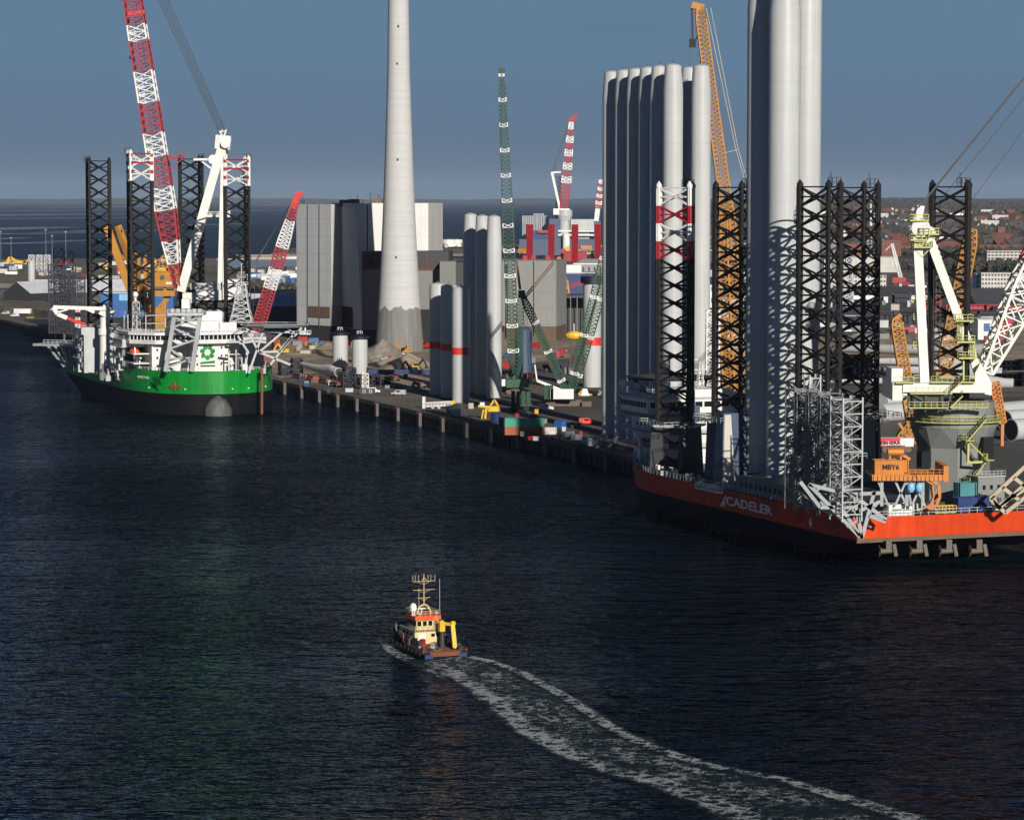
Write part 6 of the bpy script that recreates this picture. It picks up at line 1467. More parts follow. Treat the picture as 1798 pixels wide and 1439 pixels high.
# ------------------------------------------------------------------ quay side clutter
def simple(name, label, cat, loc, parts, rz=0.0, group=None, smooth=False):
    t = thing(name, label, cat, loc, rz, group)
    for nm, mt, f in parts:
        q = MB(); f(q)
        if hasattr(q, 'cuts'): q.build_each(nm, M[mt], t, smooth)
        else: q.build(nm, M[mt], t, smooth)
    return t
QR = math.atan2(QD.y, QD.x)
# container stack on the quay edge
b = G(921, 763); container('quay_container', 'rust orange container at the quay edge beneath a green one', M['contorange'], b, R(-3), 12.2, 2.44, 2.6)
container('quay_container', 'sea green container stacked on a rust orange one at the quay edge', M['contgreen'], b + V((0, 0, 2.62)), R(-3), 12.2, 2.44, 2.6)
container('quay_container', 'grey blue container standing just left behind the green and orange stack', M['shipblue'], G(893, 748), R(-3), 6.06, 2.44, 2.9)
container('quay_container', 'dark blue container end left of the stacked containers', M['blue'], G(871, 742), R(80), 4.5, 2.44, 3.4)
container('quay_container', 'mid blue container in the shade right of the container stack', M['midblue'], G(984, 752), R(60), 3.5, 2.4, 2.6)
container('site_cabin', 'small white cabin right of the container stack', M['white'], G(967, 762), R(-6), 3.4, 2.2, 2.1)
container('site_cabin', 'long low pale cabin near the quay edge', M['lightgrey'], G(997, 768), R(-6), 3.6, 2.2, 1.9)
container('site_cabin', 'short pale cabin in front of the long low one', M['lightgrey'], G(1012, 772), R(-6), 3.0, 2.0, 1.7)
t = container('site_cabin', 'grey cabin with dark doorway near the bow of the red ship', M['lightgrey'], G(1038, 782), R(25), 4.6, 3.4, 2.7)
for k, px in enumerate((1058, 1077)):
    simple('gangway_stair', 'silver gangway stair on the quay by the red bow', 'stair', G(px, 786), [('stair', 'galv', lambda q: stair(q, [V((-2, 0, 0)), V((2, 3, 3.2))])), ('stand', 'steel', lambda q: (q.bar((1.6, 2.4, 0), (1.6, 2.4, 3), .2), q.bar((2.4, 3.2, 0), (2.4, 3.2, 3.2), .2)))], .2, 'gangway stairs by the red bow')
# white gangway truss on the quay edge
c = G(768, 717); t = simple('gangway_truss', 'white boarding gangway truss lying near the quay edge', 'gangway', c, [
    ('truss', 'white', lambda q: q.lattice((-4.6, 0, 1.3), (5, 0, 1.9), [(0, 1.4, 1.5), (1, 1.4, 1.5)], 8, .24, .16)), ('post', 'white', lambda q: q.box((-4.8, 0, 2.1), (1.0, 1.2, 4.2))),
    ('base', 'lightgrey', lambda q: (q.box((-1.6, 0, .35), (1, 1.2, .7)).cut(), q.box((.6, 0, .35), (1, 1.2, .7)))), ('nose', 'yellow', lambda q: q.beam((5, 0, 1.9), (6.4, 0, 2.6), 1, 1.2))], R(-4))
simple('concrete_shelter', 'pale shelter with yellow railing and dark stair on the quay edge', 'shelter', G(797, 730), [
    ('wall', 'lightgrey', lambda q: q.bx(-2.6, 2.6, -1.5, 1.5, 0, 2.5)), ('rail', 'rail', lambda q: q.rail([(-2.6, -1.4, 2.5), (2.6, -1.4, 2.5), (2.6, 1.4, 2.5), (-2.6, 1.4, 2.5)], 1.2, .9, .14)), ('stair', 'dark', lambda q: q.beam((-2.4, -1.8, 2.4), (-.2, -1.9, 0), .8, .3))], R(-4))
simple('lifting_beam', 'yellow lifting beam with triangular bridle on the quay', 'lifting gear', G(868, 722), [
    ('bridle', 'yellow', lambda q: (q.beam((-1.6, 0, 1.6), (0, 0, 4.2), .6), q.beam((1.6, 0, 1.6), (0, 0, 4.2), .6), q.beam((-2.4, 0, 1.4), (2.4, 0, 1.4), .9), q.box((0, 0, .6), (4.6, 1.6, 1.2)))), ('hook_plate', 'dark', lambda q: q.box((0, 0, 2.6), (.8, .3, 1)))], 0)
simple('yellow_tool', 'yellow gripper tool on legs in front of the lifting beam', 'lifting gear', G(851, 735), [
    ('arm', 'yellow', lambda q: (q.beam((-2.2, 0, 4.4), (2.6, 0, 3.9), .8), q.beam((.6, 0, 4), (.2, 0, 0), .7), q.beam((-.4, .8, 3.2), (-1, .8, 0), .5), q.beam((-.4, .6, 2.4), (1.6, .6, 3.8), .5))), ('head', 'white', lambda q: q.box((-.8, 0, 5), (1.6, 1.2, 1.2)))], 0)
simple('yellow_crate', 'tan crate beside the tower feet on the quay', 'crate', G(827, 717), [('box', 'beige', lambda q: q.box((0, 0, 1), (1.8, 1.6, 2))), ('lid', 'brown', lambda q: q.box((0, 0, 2.06), (1.9, 1.7, .1)))])
# gravel heaps
def heap(name, label, c, r, h, mat, seed):
    g = random.Random(seed); q = MB(); n = 40; rings = 10; ph = [g.uniform(0, 6) for _ in range(6)]
    for j in range(rings + 1):
        t_ = j / rings
        for i in range(n):
            a = 2 * math.pi * i / n; k = 1 + .12 * math.sin(2 * a + ph[0]) + .07 * math.sin(5 * a + ph[1]) + .03 * math.sin(11 * a + ph[2])
            rr_ = r * k * (1 - t_); z = h * (t_ ** .9) * (1 + .06 * math.sin(3 * a + ph[3])) + g.uniform(-.12, .12) * (0 < j < rings) * h * .12
            q.v.append(V((rr_ * math.cos(a) * 1.15, rr_ * math.sin(a), max(0, z))))
    for j in range(rings):
        for i in range(n): q.f.append([j * n + i, j * n + (i + 1) % n, (j + 1) * n + (i + 1) % n, (j + 1) * n + i]); q.m.append(0)
    o = q.build(name, M[mat], smooth=True); o.location = c; tag(o, label, 'gravel heap', 'gravel heaps'); return o
heap('gravel_heap', 'steep grey green gravel heap against the chimney foot', G(672, 628), 10, 8.5, 'gravel', 1)
heap('gravel_heap', 'broad tan sand heap in front of the chimney foot', G(716, 648), 12, 7, 'sand', 2)
heap('gravel_heap', 'low long sand bank beside the broad heap', G(690, 640), 9, 3.2, 'sand', 3)
heap('gravel_heap', 'low flat tan mound left of the white pile sections', G(545, 622), 12, 2.5, 'sand', 4)
heap('gravel_heap', 'pale sand heap seen between the lattice legs of the red ship', G(1512, 608), 17, 7, 'gravel', 5)
heap('gravel_heap', 'small mound among the diggers left of the chimney', G(575, 612), 8, 2.8, 'sand', 6)
# excavators and dozers
def digger(label, loc, rz, body, arm='black'):
    return simple('excavator', label, 'excavator', loc, [
        ('track', 'dark', lambda q: (q.box((0, -1.2, .45), (4, .7, .9)).cut(), q.box((0, 1.2, .45), (4, .7, .9)))), ('body', body, lambda q: (q.box((-.6, 0, 1.7), (3.4, 2.6, 1.5)), q.box((-1.6, 0, 2.2), (1.4, 2.5, 1.2)))),
        ('cab', 'glass', lambda q: q.box((.5, .8, 2.5), (1.4, 1.1, 1.6))), ('arm', arm, lambda q: (q.beam((.9, -.3, 2), (3.4, -.3, 5.2), .5, .8), q.beam((3.4, -.3, 5.2), (5.2, -.3, 2.6), .4, .6))), ('bucket', arm, lambda q: q.box((5.1, -.3, 1.8), (1.2, 1.2, 1.4), 0, .7))], rz)
digger('yellow and black excavator with raised arm by the tan heap', G(729, 652), R(20), 'yellow')
digger('green excavator on the low ground by the short tower sections', G(723, 655.5), R(150), 'contgreen')
digger('orange digger at the right foot of the chimney', G(715, 621), R(100), 'orange', 'orange')
digger('tan digger between the heaps and the chimney', G(708, 622), R(200), 'craneyellow', 'craneyellow')
digger('yellow digger on the sand below the helideck', G(500, 622), R(170), 'yellow', 'yellow')
digger('red digger beside the chimney foot', G(747, 612), R(140), 'redbright', 'redbright')
simple('reel', 'big dark red cable reel on the sand behind the helideck supports', 'cable reel', G(484, 612), [('drum', 'rust', lambda q: q.tube((-1.2, 0, 2.9), (1.2, 0, 2.9), 2.9, None, 20)), ('flange', 'red', lambda q: (q.tube((-1.5, 0, 2.9), (-1.2, 0, 2.9), 3.1, None, 20).cut(), q.tube((1.2, 0, 2.9), (1.5, 0, 2.9), 3.1, None, 20)))], .3)
# blade in dark blue transport frames at the quay edge
def blade(name, label, p, q, r0, rtip, bend, mat='white', rootlen=.08, group=None):
    t = thing(name, label, 'turbine blade', (p + q) / 2, 0, group); mb = MB(True); n = 22; k = 12
    d = (q - p).normalized(); u = d.cross(V((0, 0, 1))).normalized(); w = u.cross(d)
    for i in range(n + 1):
        s = i / n; c = p.lerp(q, s) + V((0, 0, bend * math.sin(math.pi * s)))
        if s < rootlen: a, b_ = r0, r0
        else:
            e = (s - rootlen) / (1 - rootlen); bul = r0 * (1 + .35 * math.sin(min(1, e * 4) * math.pi)); a = bul * (1 - e) ** .8 + rtip; b_ = r0 * (1 - e) ** 1.1 * .5 + rtip * .6 if e > .12 else r0 * (1 - e * 4)
        for j in range(k):
            an = 2 * math.pi * j / k; mb.v.append(c + u * b_ * math.cos(an) + w * a * math.sin(an))
    for i in range(n):
        for j in range(k): mb.f.append([i * k + j, i * k + (j + 1) % k, (i + 1) * k + (j + 1) % k, (i + 1) * k + j]); mb.m.append(0)
    mb.f += [list(range(k))[::-1], [n * k + j for j in range(k)]]; mb.m += [0, 0]
    mb.build('shell', M[mat], t, True); mb = MB(True); mb.tube(p - d * .15, p - d * .02, r0 * .9, None, 20); mb.build('root_ring', M['dark'], t); return t
blade('turbine_blade', 'long white turbine blade resting in blue frames at the quay edge', G(595, 668, 5) + V((0, 0, 3.4)), G(506, 652, 5) + V((0, 0, 5)), 1.9, .25, -.6)
def frame_(label, loc, w, d, h, n, mat='framenavy', rz=QR, nm='blade_frame', group='dark blue steel frames on the quay'):
    return simple(nm, label, 'steel frame', loc, [('frame', mat, lambda q: q.lattice((0, 0, 0), (0, 0, h), [(0, w, d), (1, w, d)], n, .5, .3, up=(0, 1, 0))), ('foot', 'dark', lambda q: [q.box((a * w / 2, b * d / 2, .12), (.9, .9, .24)).cut() for a in (-1, 1) for b in (-1, 1)])], rz, group)
frame_('dark blue frame carrying the blade tip near the green bow', G(502, 659), 5, 5, 5.5, 2); frame_('dark blue frame behind the blade tip near the green bow', G(521, 656), 4, 4, 6.5, 3)
frame_('big dark blue frame round the blade root below the white piles', G(609, 680), 6.5, 5, 6, 3); frame_('big dark blue box frame in front of the left white pile', G(613, 676), 5, 4, 7, 3)
frame_('low dark blue frame right of the sunlit white pile', G(655, 674), 7, 4, 3.8, 2); frame_('low dark blue frame at the right end of the frame row', G(672, 677), 6, 4, 3.4, 2)
frame_('dark blue frame row end behind the yellow railed stand', G(640, 676), 5, 5, 4.2, 2)
simple('access_stand', 'pale yellow railed access stand between the blue frames', 'access stand', G(641, 684), [('frame', 'ivory', lambda q: q.lattice((0, 0, 0), (0, 0, 6.4), [(0, 2.6, 2), (1, 2.4, 2)], 4, .22, .14)), ('floor', 'lightgrey', lambda q: q.box((0, 0, 4.9), (2.5, 2, .15)))], .2)
simple('gate_block', 'dark low block with two white framed openings on the quay', 'equipment box', G(645, 692), [('box', 'dark', lambda q: q.box((0, 0, 1.1), (6, 2, 2.2))), ('opening', 'white', lambda q: [q.bx(x - .55, x + .55, -1.06, -1.02, .7, 1.7).cut() for x in (-1.2, 1.3)]), ('opening_core', 'black', lambda q: [q.bx(x - .38, x + .38, -1.08, -1.065, .86, 1.54).cut() for x in (-1.2, 1.3)])], 0)
simple('blue_barrier', 'long low navy barrier behind the frames by the short towers', 'barrier', G(715, 656), [('panel', 'blue', lambda q: q.box((0, 0, .9), (38, .6, 1.8))), ('foot', 'dark', lambda q: [q.box((-17 + k * 7, 0, .2), (.6, 1.6, .4)).cut() for k in range(6)])], R(-2))
# trailers with white stripes
def trailer(label, loc, rz, col):
    return simple('flat_trailer', label, 'trailer', loc, [('bed', col, lambda q: q.box((0, 0, 1.2), (11, 2.5, .5))), ('cargo', 'rust', lambda q: [q.box((-3.6 + k * 2.4, 0, 1.8), (1.6, 1.8, .7)).cut() for k in range(4)]), ('marker', 'white', lambda q: q.bx(4.2, 5.5, -1.3, -1.26, .6, 1.3)),
        ('wheel', 'tyre', lambda q: [q.tube((x, s * 1.2 - .15, .5), (x, s * 1.2 + .15, .5), .5, None, 10).cut() for x in (-4, -2.8, 3, 4.2) for s in (-1, 1)])], rz, 'flat trailers by the quay edge')
for px, py, c, l in ((525, 664, 'dark', 'dark flat trailer nearest the green bow'), (548, 668, 'redbright', 'red flat trailer below the white blade'), (571, 673, 'rust', 'rusty flat trailer between blade and quay edge'), (590, 679, 'rust', 'rusty flat trailer next to the blade root frame'), (690, 668, 'dark', 'dark flat trailer right of the blue frames'), (735, 680, 'grey', 'grey flat trailer left of the short tower feet')):
    trailer(l, G(px, py), QR + R(180), c)
# people and tiny stuff near the edge are left to generic bollards
for k in range(40):
    Y = 812 + k * 23.2
    if k == 0: q = MB(); q.lathe((0, 0, 0), [(0, .4), (.5, .3), (.7, .5), (.85, .45)], 12); bol = q.build('bollard', M['dark'], smooth=True); tag(bol, 'dark mooring bollard on the concrete edge of the quay', 'bollard', 'mooring bollards along the quay'); bol.location = V((QX(Y), Y, 5.06)) - QN * .3
    else: dup(bol, loc=V((QX(Y), Y, 5.06)) - QN * .3)
def van(label, loc, rz, body, L=5.4, h=2.2, group=None, nm='van'):
    return simple(nm, label, nm.replace('_', ' '), loc, [('body', body, lambda q: (q.prism([(-L / 2, 0), (L / 2, 0)] , 0, 0) if 0 else q.add([(x, y, z) for y in (-.95, .95) for x, z in ((-L / 2, .4), (L / 2, .4), (L / 2, 1.1), (L / 2 - 1.1, 1.25), (L / 2 - 1.9, h), (-L / 2 + .1, h))], [(5, 4, 3, 2, 1, 0), (6, 7, 8, 9, 10, 11)] + [(i, (i + 1) % 6, (i + 1) % 6 + 6, i + 6) for i in range(6)]))),
        ('window', 'glass', lambda q: (q.bx(-L / 2 + 1.8, L / 2 - 2, -.97, -.955, h * .62, h * .88).cut(), q.bx(-L / 2 + 1.8, L / 2 - 2, .955, .97, h * .62, h * .88))), ('wheel', 'tyre', lambda q: [q.tube((x, s * .85 - .1, .36), (x, s * .85 + .1, .36), .36, None, 10).cut() for x in (-L / 2 + 1, L / 2 - 1) for s in (-1, 1)])], rz, group)
vk = 0
for px, py, c, rz, l in ((655, 690, 'white', .1, 'white van parked behind the dark block on the quay'), (700, 694, 'lightgrey', 2.8, 'silver van near the short tower feet'), (560, 606, 'midblue', .4, 'blue van on the sand below the power station'), (618, 604, 'white', 1.0, 'white van beside the white pile sections'), (706, 628, 'white', .2, 'white van at the foot of the tan heap'), (958, 720, 'white', .3, 'white van behind the container stack'), (1030, 745, 'redbright', .1, 'red van in the shade left of the tower row'),
        (85, 548, 'white', 2.9, 'white van on the quay left of the green ship'), (10, 552, 'lightgrey', 2.9, 'silver car at the far left end of the quay'), (26, 556, 'white', 2.9, 'white car at the far left end of the quay')):
    van(l, G(px, py), rz, c)
t = simple('lorry_trailer', 'white box lorry trailer with dark lettering at the left quay', 'lorry', G(40, 553), [('box', 'white', lambda q: q.box((0, 0, 2.6), (11, 2.6, 3))), ('wheel', 'tyre', lambda q: [q.tube((x, s * 1.1 - .15, .5), (x, s * 1.1 + .15, .5), .5, None, 10).cut() for x in (-4, -2.8, 4) for s in (-1, 1)])], R(-8))
simple('yellow_barrier', 'yellow barrier strip at the left quay edge', 'barrier', G(53, 559), [('bar', 'yellow', lambda q: q.box((0, 0, .6), (5, .5, .5))), ('foot', 'dark', lambda q: (q.box((-2, 0, .18), (.5, .8, .36)).cut(), q.box((2, 0, .18), (.5, .8, .36))))], R(-20))
# breakwater and sheds, left
q = MB(); g = random.Random(9)
bk = [G(x, y) for x, y in ((-30, 546), (60, 554), (92, 560), (92, 540), (60, 533), (-30, 521))]
q.prism([tuple(p[:2]) for p in bk], 4.9, 9.0, [tuple((p.lerp((bk[0] + bk[3]) / 2, .12))[:2]) for p in bk]); o = q.build('rock_bank', M['rock']); o['kind'] = 'structure'
def shed(name, label, loc, w, d, h, rh, rz, wall, roof, cat='shed', group=None):
    return simple(name, label, cat, loc, [('wall', wall, lambda q: (q.bx(-w / 2, w / 2, -d / 2, d / 2, 0, h), q.add([(-w / 2, -d / 2, h), (-w / 2, d / 2, h), (-w / 2, 0, h + rh - .02), (w / 2, -d / 2, h), (w / 2, d / 2, h), (w / 2, 0, h + rh - .02)], [(0, 2, 1), (3, 4, 5)]))),
        ('roof', roof, lambda q: q.add([(a * (w / 2 + .4), b, z) for a in (-1, 1) for b, z in ((-d / 2 - .5, h + .02), (0, h + rh), (d / 2 + .5, h + .02))], [(0, 1, 4, 3), (1, 2, 5, 4)]))], rz, group)
shed('storage_shed', 'dark shed with gable end and pale blue roof at the left', G(66, 536), 44, 24, 9, 8, R(60), 'claddark', 'roofwhite')
shed('storage_shed', 'long shed with pale grey roof left of the green ship stern', G(140, 532), 70, 30, 8, 9, R(15), 'dark', 'roofwhite')
shed('storage_shed', 'low dark shed at the far left edge of the quay', G(18, 527), 34, 14, 8, 1, 0, 'dark', 'roofdark')
shed('storage_shed', 'white roofed shed behind the red and white crane', G(492, 574), 38, 30, 12.5, 7, R(6), 'claddark', 'roofwhite')
simple('white_tank_trailer', 'pale blue tanker trailer in front of the white roofed shed', 'trailer', G(499, 583), [('tank', 'lightblue', lambda q: q.box((0, 0, 4), (9, 2.4, 3.2))), ('wheel', 'tyre', lambda q: [q.tube((x, -.9, .6), (x, -.6, .6), .6, None, 10).cut() for x in (-3, 2, 3.3)])])
simple('blue_hall', 'deep blue hall with pale blue panel behind the green ship', 'industrial hall', G(235, 556), [('wall', 'midblue', lambda q: q.bx(-20, 26, -8, 10, 0, 15)), ('panel', 'lightblue', lambda q: q.bx(-8, 14, -8.2, -8.02, 10.5, 14.6)), ('roof', 'roofwhite', lambda q: q.bx(-20.4, 26.4, -8.4, 10.4, 15.01, 15.6))], 0)
# dark rack stack of the stern side
for k, (px, py, h, w, n, l) in enumerate(((110, 584, 38, 15, 8, 'tall navy rack stack left of the green ship stern'), (128, 580, 34, 14, 7, 'navy rack stack next to the tall one behind the green stern'), (104, 576, 46, 5, 9, 'slender grey topped rack tower rising from the navy stack'), (122, 574, 44, 5, 9, 'second slender rack tower of the navy stack'))):
    t = frame_(l, G(px, py), w, 10, h, n, 'framenavy' if k < 2 else 'navy', R(10), 'rack_stack', 'navy rack stacks left of the green ship')
    if k < 2:
        for j in range(6):
            q = MB(); q.lattice((-w / 2 + 1 + j * (w - 2) / 5, 0, 0), (-w / 2 + 1 + j * (w - 2) / 5, 0, h - 1 - (j % 3) * 3), [(0, 1.6, 9), (1, 1.6, 9)], 9, .3, .2); q.build('inner_frame', M['framenavy'], t)
# standing pile with yellow foot beyond the basin
tt = tower(53.5, 2330, P(0, 458, 2330).z, 2.9, 'monopile', 'white standing pile with yellow lower end at the left background', None, rt=2.6, tap=3, cat='pile section')
q = MB(); q.lathe((0, 0, .4), [(0, 3.05), (8.5, 3.05)], 30, cap=False); q.build('yellow_foot', M['yellow'], tt, True)

# ------------------------------------------------------------------ far left yard beyond the basin
simple('jacket_rack', 'grey rack of stacked jacket frames on the far left yard', 'steel rack', G(70, 477), [('frame', 'lightgrey', lambda q: [q.lattice((-8 + k * 8, 0, 0), (-8 + k * 8, 0, 17), [(0, 5, 6), (1, 5, 6)], 4, 1.0, .6) for k in range(3)]), ('foot', 'steel', lambda q: q.box((0, 0, .3), (24, 7, .6)))])
simple('yellow_barge_gear', 'yellow curved pipe laying gear on the far left shore', 'pipe gear', G(28, 468), [('arch', 'yellow', lambda q: (q.beam((-10, 0, 3), (-6, 0, 10), 3, 4), q.beam((-6, 0, 10), (0, 0, 6), 3, 3), q.beam((0, 0, 6), (12, 0, 4), 2, 3), q.beam((8, 0, 4), (14, 0, 7), 2, 2))), ('base', 'blue', lambda q: q.box((0, 0, 1.4), (26, 4, 2.8)))])
for px, h in ((81, 42), (92, 36), (116, 40), (2, 40), (20, 34), (500, 24), (1205, 30)):
    simple('light_mast', 'thin tall floodlight mast on the far yard', 'light mast', G(px, 476), [('pole', 'steel', lambda q: q.tube((0, 0, 0), (0, 0, h), .35, .2, 6)), ('lamp_head', 'lightgrey', lambda q: q.box((0, 0, h), (2.2, .6, .6)))], 0, 'floodlight masts on the far yard')
CN = {'white': 'white', 'lightgrey': 'pale grey', 'midblue': 'blue', 'red': 'dark red', 'beige': 'tan', 'yellow': 'yellow', 'dark': 'black', 'blue': 'navy', 'brown': 'brown', 'teal': 'teal', 'orange': 'orange', 'grey': 'grey', 'pink': 'pink red', 'plaster': 'cream', 'framenavy': 'navy blue'}
CM = {}
def far_box(mt, w, d, h):
    key = (mt, w, d, h)
    if key not in CM:
        q = MB(); q.bx(-w / 2, w / 2, -d / 2, d / 2, 0, h); q.bx(-w / 2 - .1, w / 2 + .1, -d / 2 - .1, d / 2 + .1, h + .004, h + .25)
        for k in range(3): q.bx(-w / 2 + w * (k + .2) / 3, -w / 2 + w * (k + .7) / 3, -d / 2 - .06, -d / 2 - .02, h * .35, h * .7)
        me = q.build('tmp', M[mt]); CM[key] = me.data; bpy.data.objects.remove(me)
    return CM[key]
def scatter(name, cat, where, region, n, mats, sizes, seed, gr):
    g = random.Random(seed); x0, x1, y0, y1 = region
    for k in range(n):
        px, py = g.uniform(x0, x1), g.uniform(y0, y1); mt = g.choice(mats); s = g.choice(sizes)
        me = far_box(mt, *s); o = bpy.data.objects.new(name, me); COL.objects.link(o); p = G(px, py); o.location = (p.x, p.y, p.z + .01); o.rotation_euler = (0, 0, g.choice([0, .1, -.15, 1.5, .35, -.4]))
        tag(o, f'small {CN[mt]} {cat} {where}', cat, gr)
scatter('yard_container', 'container', 'on the far left yard beyond the basin', (0, 150, 462, 485), 34, ['white', 'lightgrey', 'midblue', 'red', 'beige', 'dark'], [(6, 2.5, 2.6), (12, 2.5, 2.6), (8, 6, 4)], 1, 'containers on the far left yard')
scatter('yard_container', 'container', 'behind the four black legs of the green ship', (150, 335, 458, 492), 34, ['white', 'beige', 'lightgrey', 'yellow', 'dark', 'red', 'plaster'], [(6, 2.5, 2.6), (12, 2.5, 2.6), (10, 6, 4)], 2, 'containers behind the green ship')
scatter('yard_container', 'container', 'between the green ship and the power station', (440, 520, 462, 500), 34, ['white', 'white', 'lightgrey', 'midblue', 'dark', 'beige'], [(6, 2.5, 3), (14, 4, 4), (10, 6, 5)], 3, 'containers left of the power station')
scatter('yard_machine', 'machine', 'on the sandy ground below the power station', (520, 650, 598, 625), 22, ['dark', 'brown', 'beige', 'midblue', 'red', 'grey', 'orange'], [(3, 2, 1.5), (5, 2, 2), (2, 2, 2.4)], 4, 'machines on the sandy ground')
scatter('yard_machine', 'machine', 'between chimney foot and green cranes', (640, 760, 604, 640), 18, ['dark', 'grey', 'orange', 'red', 'lightgrey'], [(3, 2, 1.5), (5, 2, 2), (2, 2, 2.4)], 5, 'machines at the chimney foot')
scatter('yard_machine', 'crate', 'among the green crawler cranes', (890, 1050, 610, 665), 26, ['dark', 'dark', 'grey', 'brown', 'blue', 'grey', 'dark', 'red'], [(4, 2.5, 2.5), (6, 3, 2), (3, 3, 3)], 6, 'crates among the green cranes')
scatter('quay_crate', 'crate', 'on the shaded quay between the blue frames', (520, 720, 662, 690), 20, ['dark', 'grey', 'lightgrey', 'rust' if 0 else 'brown', 'blue'], [(2, 1.5, 1), (3, 1.5, 1.2), (1.5, 1.5, 1.6)], 7, 'crates between the blue frames')
scatter('quay_crate', 'crate', 'by the quay edge between the tower groups', (900, 1080, 725, 775), 16, ['dark', 'lightgrey', 'yellow', 'grey', 'red'], [(1.5, 1.2, 1), (2.4, 1.5, .9), (1.2, 1.2, 1.3)], 8, 'crates by the quay edge')
simple('storage_tank', 'white storage tank with shallow roof left of the power station', 'storage tank', G(513, 462), [('shell', 'white', lambda q: q.lathe((0, 0, 0), [(0, 18), (7.5, 18)], 32)), ('roof', 'roofwhite', lambda q: q.lathe((0, 0, 7.5), [(0, 18.2), (.5, 17), (1.5, .5)], 32))], 0)
simple('long_hall', 'long low blue grey hall on the far yard left of the power station', 'hall', G(480, 470), [('wall', 'shipblue', lambda q: q.bx(-60, 30, -6, 6, 0, 9)), ('roof', 'lightgrey', lambda q: q.bx(-60.5, 30.5, -6.4, 6.4, 9.01, 9.7))], 0)
shed('far_hall', 'tan roofed hall on the far yard beside the white tank', G(462, 462), 60, 20, 7, 3, 0, 'beige', 'beige', 'hall')
for px, r, l in ((788, 11, 'cream storage tank, larger, right of the power station block'), (802, 9, 'cream storage tank, smaller and paler, next to the larger one')):
    simple('storage_tank', l, 'storage tank', G(px, 433, 4), [('shell', 'ivory', lambda q: q.lathe((0, 0, 0), [(0, r), (11, r)], 28)), ('roof', 'lightgrey', lambda q: q.lathe((0, 0, 11), [(0, r + .2), (1.2, .5)], 28))])
scatter('tank_hut', 'hut', 'beside the cream storage tanks', (756, 815, 432, 436), 8, ['white', 'red', 'lightgrey', 'brown'], [(8, 5, 5), (5, 5, 4)], 12, 'huts by the cream tanks')

# ------------------------------------------------------------------ harbour in the middle distance
ju = thing('far_jackup', 'distant blue grey jack-up vessel with red white crane beyond the warehouse', 'jack-up ship', G(990, 448, 0))
Yj = G(990, 448, 0).y
def jb(name, mt, px0, px1, py0, py1, d0=0, d1=30): wpart(ju, name, M[mt], lambda q: q.bx(P(px0, 0, Yj).x, P(px1, 0, Yj).x, Yj + d0, Yj + d1, P(0, py1, Yj).z, P(0, py0, Yj).z))
jb('hull', 'shipblue', 912, 1056, 420, 449); jb('deck_stripe', 'white', 980, 1056, 404, 407, -1, 3); jb('deck_stripe', 'white', 980, 1056, 411, 414, -1, 3); jb('deck_block', 'shipblue', 965, 1000, 384, 419.8, 2, 20); jb('superstructure', 'lightgrey', 1003, 1045, 385, 403.5, 2, 25); jb('superstructure', 'midgrey', 1010, 1036, 398, 419.8, 4, 20)
jb('deck_block', 'blue', 925, 965, 405, 419.8, 2, 20); jb('cargo', 'pink', 945, 963, 404, 409, -2, 1); jb('deck_block', 'yellow', 1016, 1050, 438, 446, -3, -.5); jb('deck_block', 'orange', 1020, 1040, 431, 437.8, -3, -.5)
wpart(ju, 'crane_column', M['lightgrey'], lambda q: q.lathe(P(991, 419, Yj + 8), [(0, 8.5), (24, 8.5), (32, 11), (40, 11)], 20))
wpart(ju, 'white_drum', M['ivory'], lambda q: q.lathe(P(994, 445, Yj - 6), [(0, 5), (27, 5)], 18))
wpart(ju, 'crane_house', M['white'], lambda q: q.bx(P(972, 0, Yj).x, P(1001, 0, Yj).x, Yj, Yj + 16, P(0, 377, Yj).z, P(0, 366, Yj).z))
wpart(ju, 'crane_frame', M['white'], lambda q: (q.beam(P(983, 366, Yj + 6), P(969, 302, Yj + 6), 3.4, 3.4), q.beam(P(969, 303, Yj + 6), P(985, 302, Yj + 6), 2.2, 2.2)))
wpart(ju, 'boom', [M['red'], M['white']], lambda q: q.lattice(P(990, 368, Yj + 6), P(1003, 215, Yj + 6), [(0, 9, 6), (.3, 13, 7), (.8, 9, 6), (1, 5, 5)], 26, 1.5, .9, cols=[[1, 0][(k // 2) % 2] if k > 6 else 0 for k in range(26)]))
wpart(ju, 'boom_head', M['red'], lambda q: (q.beam(P(998, 215, Yj + 6), P(1013, 201, Yj + 6), 5, 5), q.beam(P(1001, 218, Yj + 6), P(1012, 208, Yj + 6), 2)))
wpart(ju, 'rope', M['rope'], lambda q: [q.bar(P(969 + k * 2, 301, Yj + 6), P(998 + k * 2, 214, Yj + 6), .5) for k in range(3)])
wpart(ju, 'leg', M['shipblue'], lambda q: q.lattice(P(981, 420, Yj + 22), P(981, 310, Yj + 22), [(0, 7, 7), (1, 7, 7)], 16, 1.2, .7))
q = MB(True)
rk = thing('frame_stack', 'grey stack of open steel frames on the far vessel', 'steel frames', P(938, 420, Yj + 25))
wpart(rk, 'frame', M['lightgrey'], lambda q: [q.lattice(P(920 + k * 6.5, 420, Yj + 36), P(920 + k * 6.5, 379 - 4 * (k in (3, 4, 5)), Yj + 36), [(0, 3.4, 5), (1, 3.4, 5)], 6, .9, .5) for k in range(7)])
wpart(rk, 'base', M['steel'], lambda q: q.bx(P(916, 0, Yj).x, P(962, 0, Yj).x, Yj + 31, Yj + 41, P(0, 424, Yj).z, P(0, 419.9, Yj).z))
j2 = thing('far_crane', 'distant pale banded crane tip beside the grey tower row', 'crane', P(1052, 400, 3000))
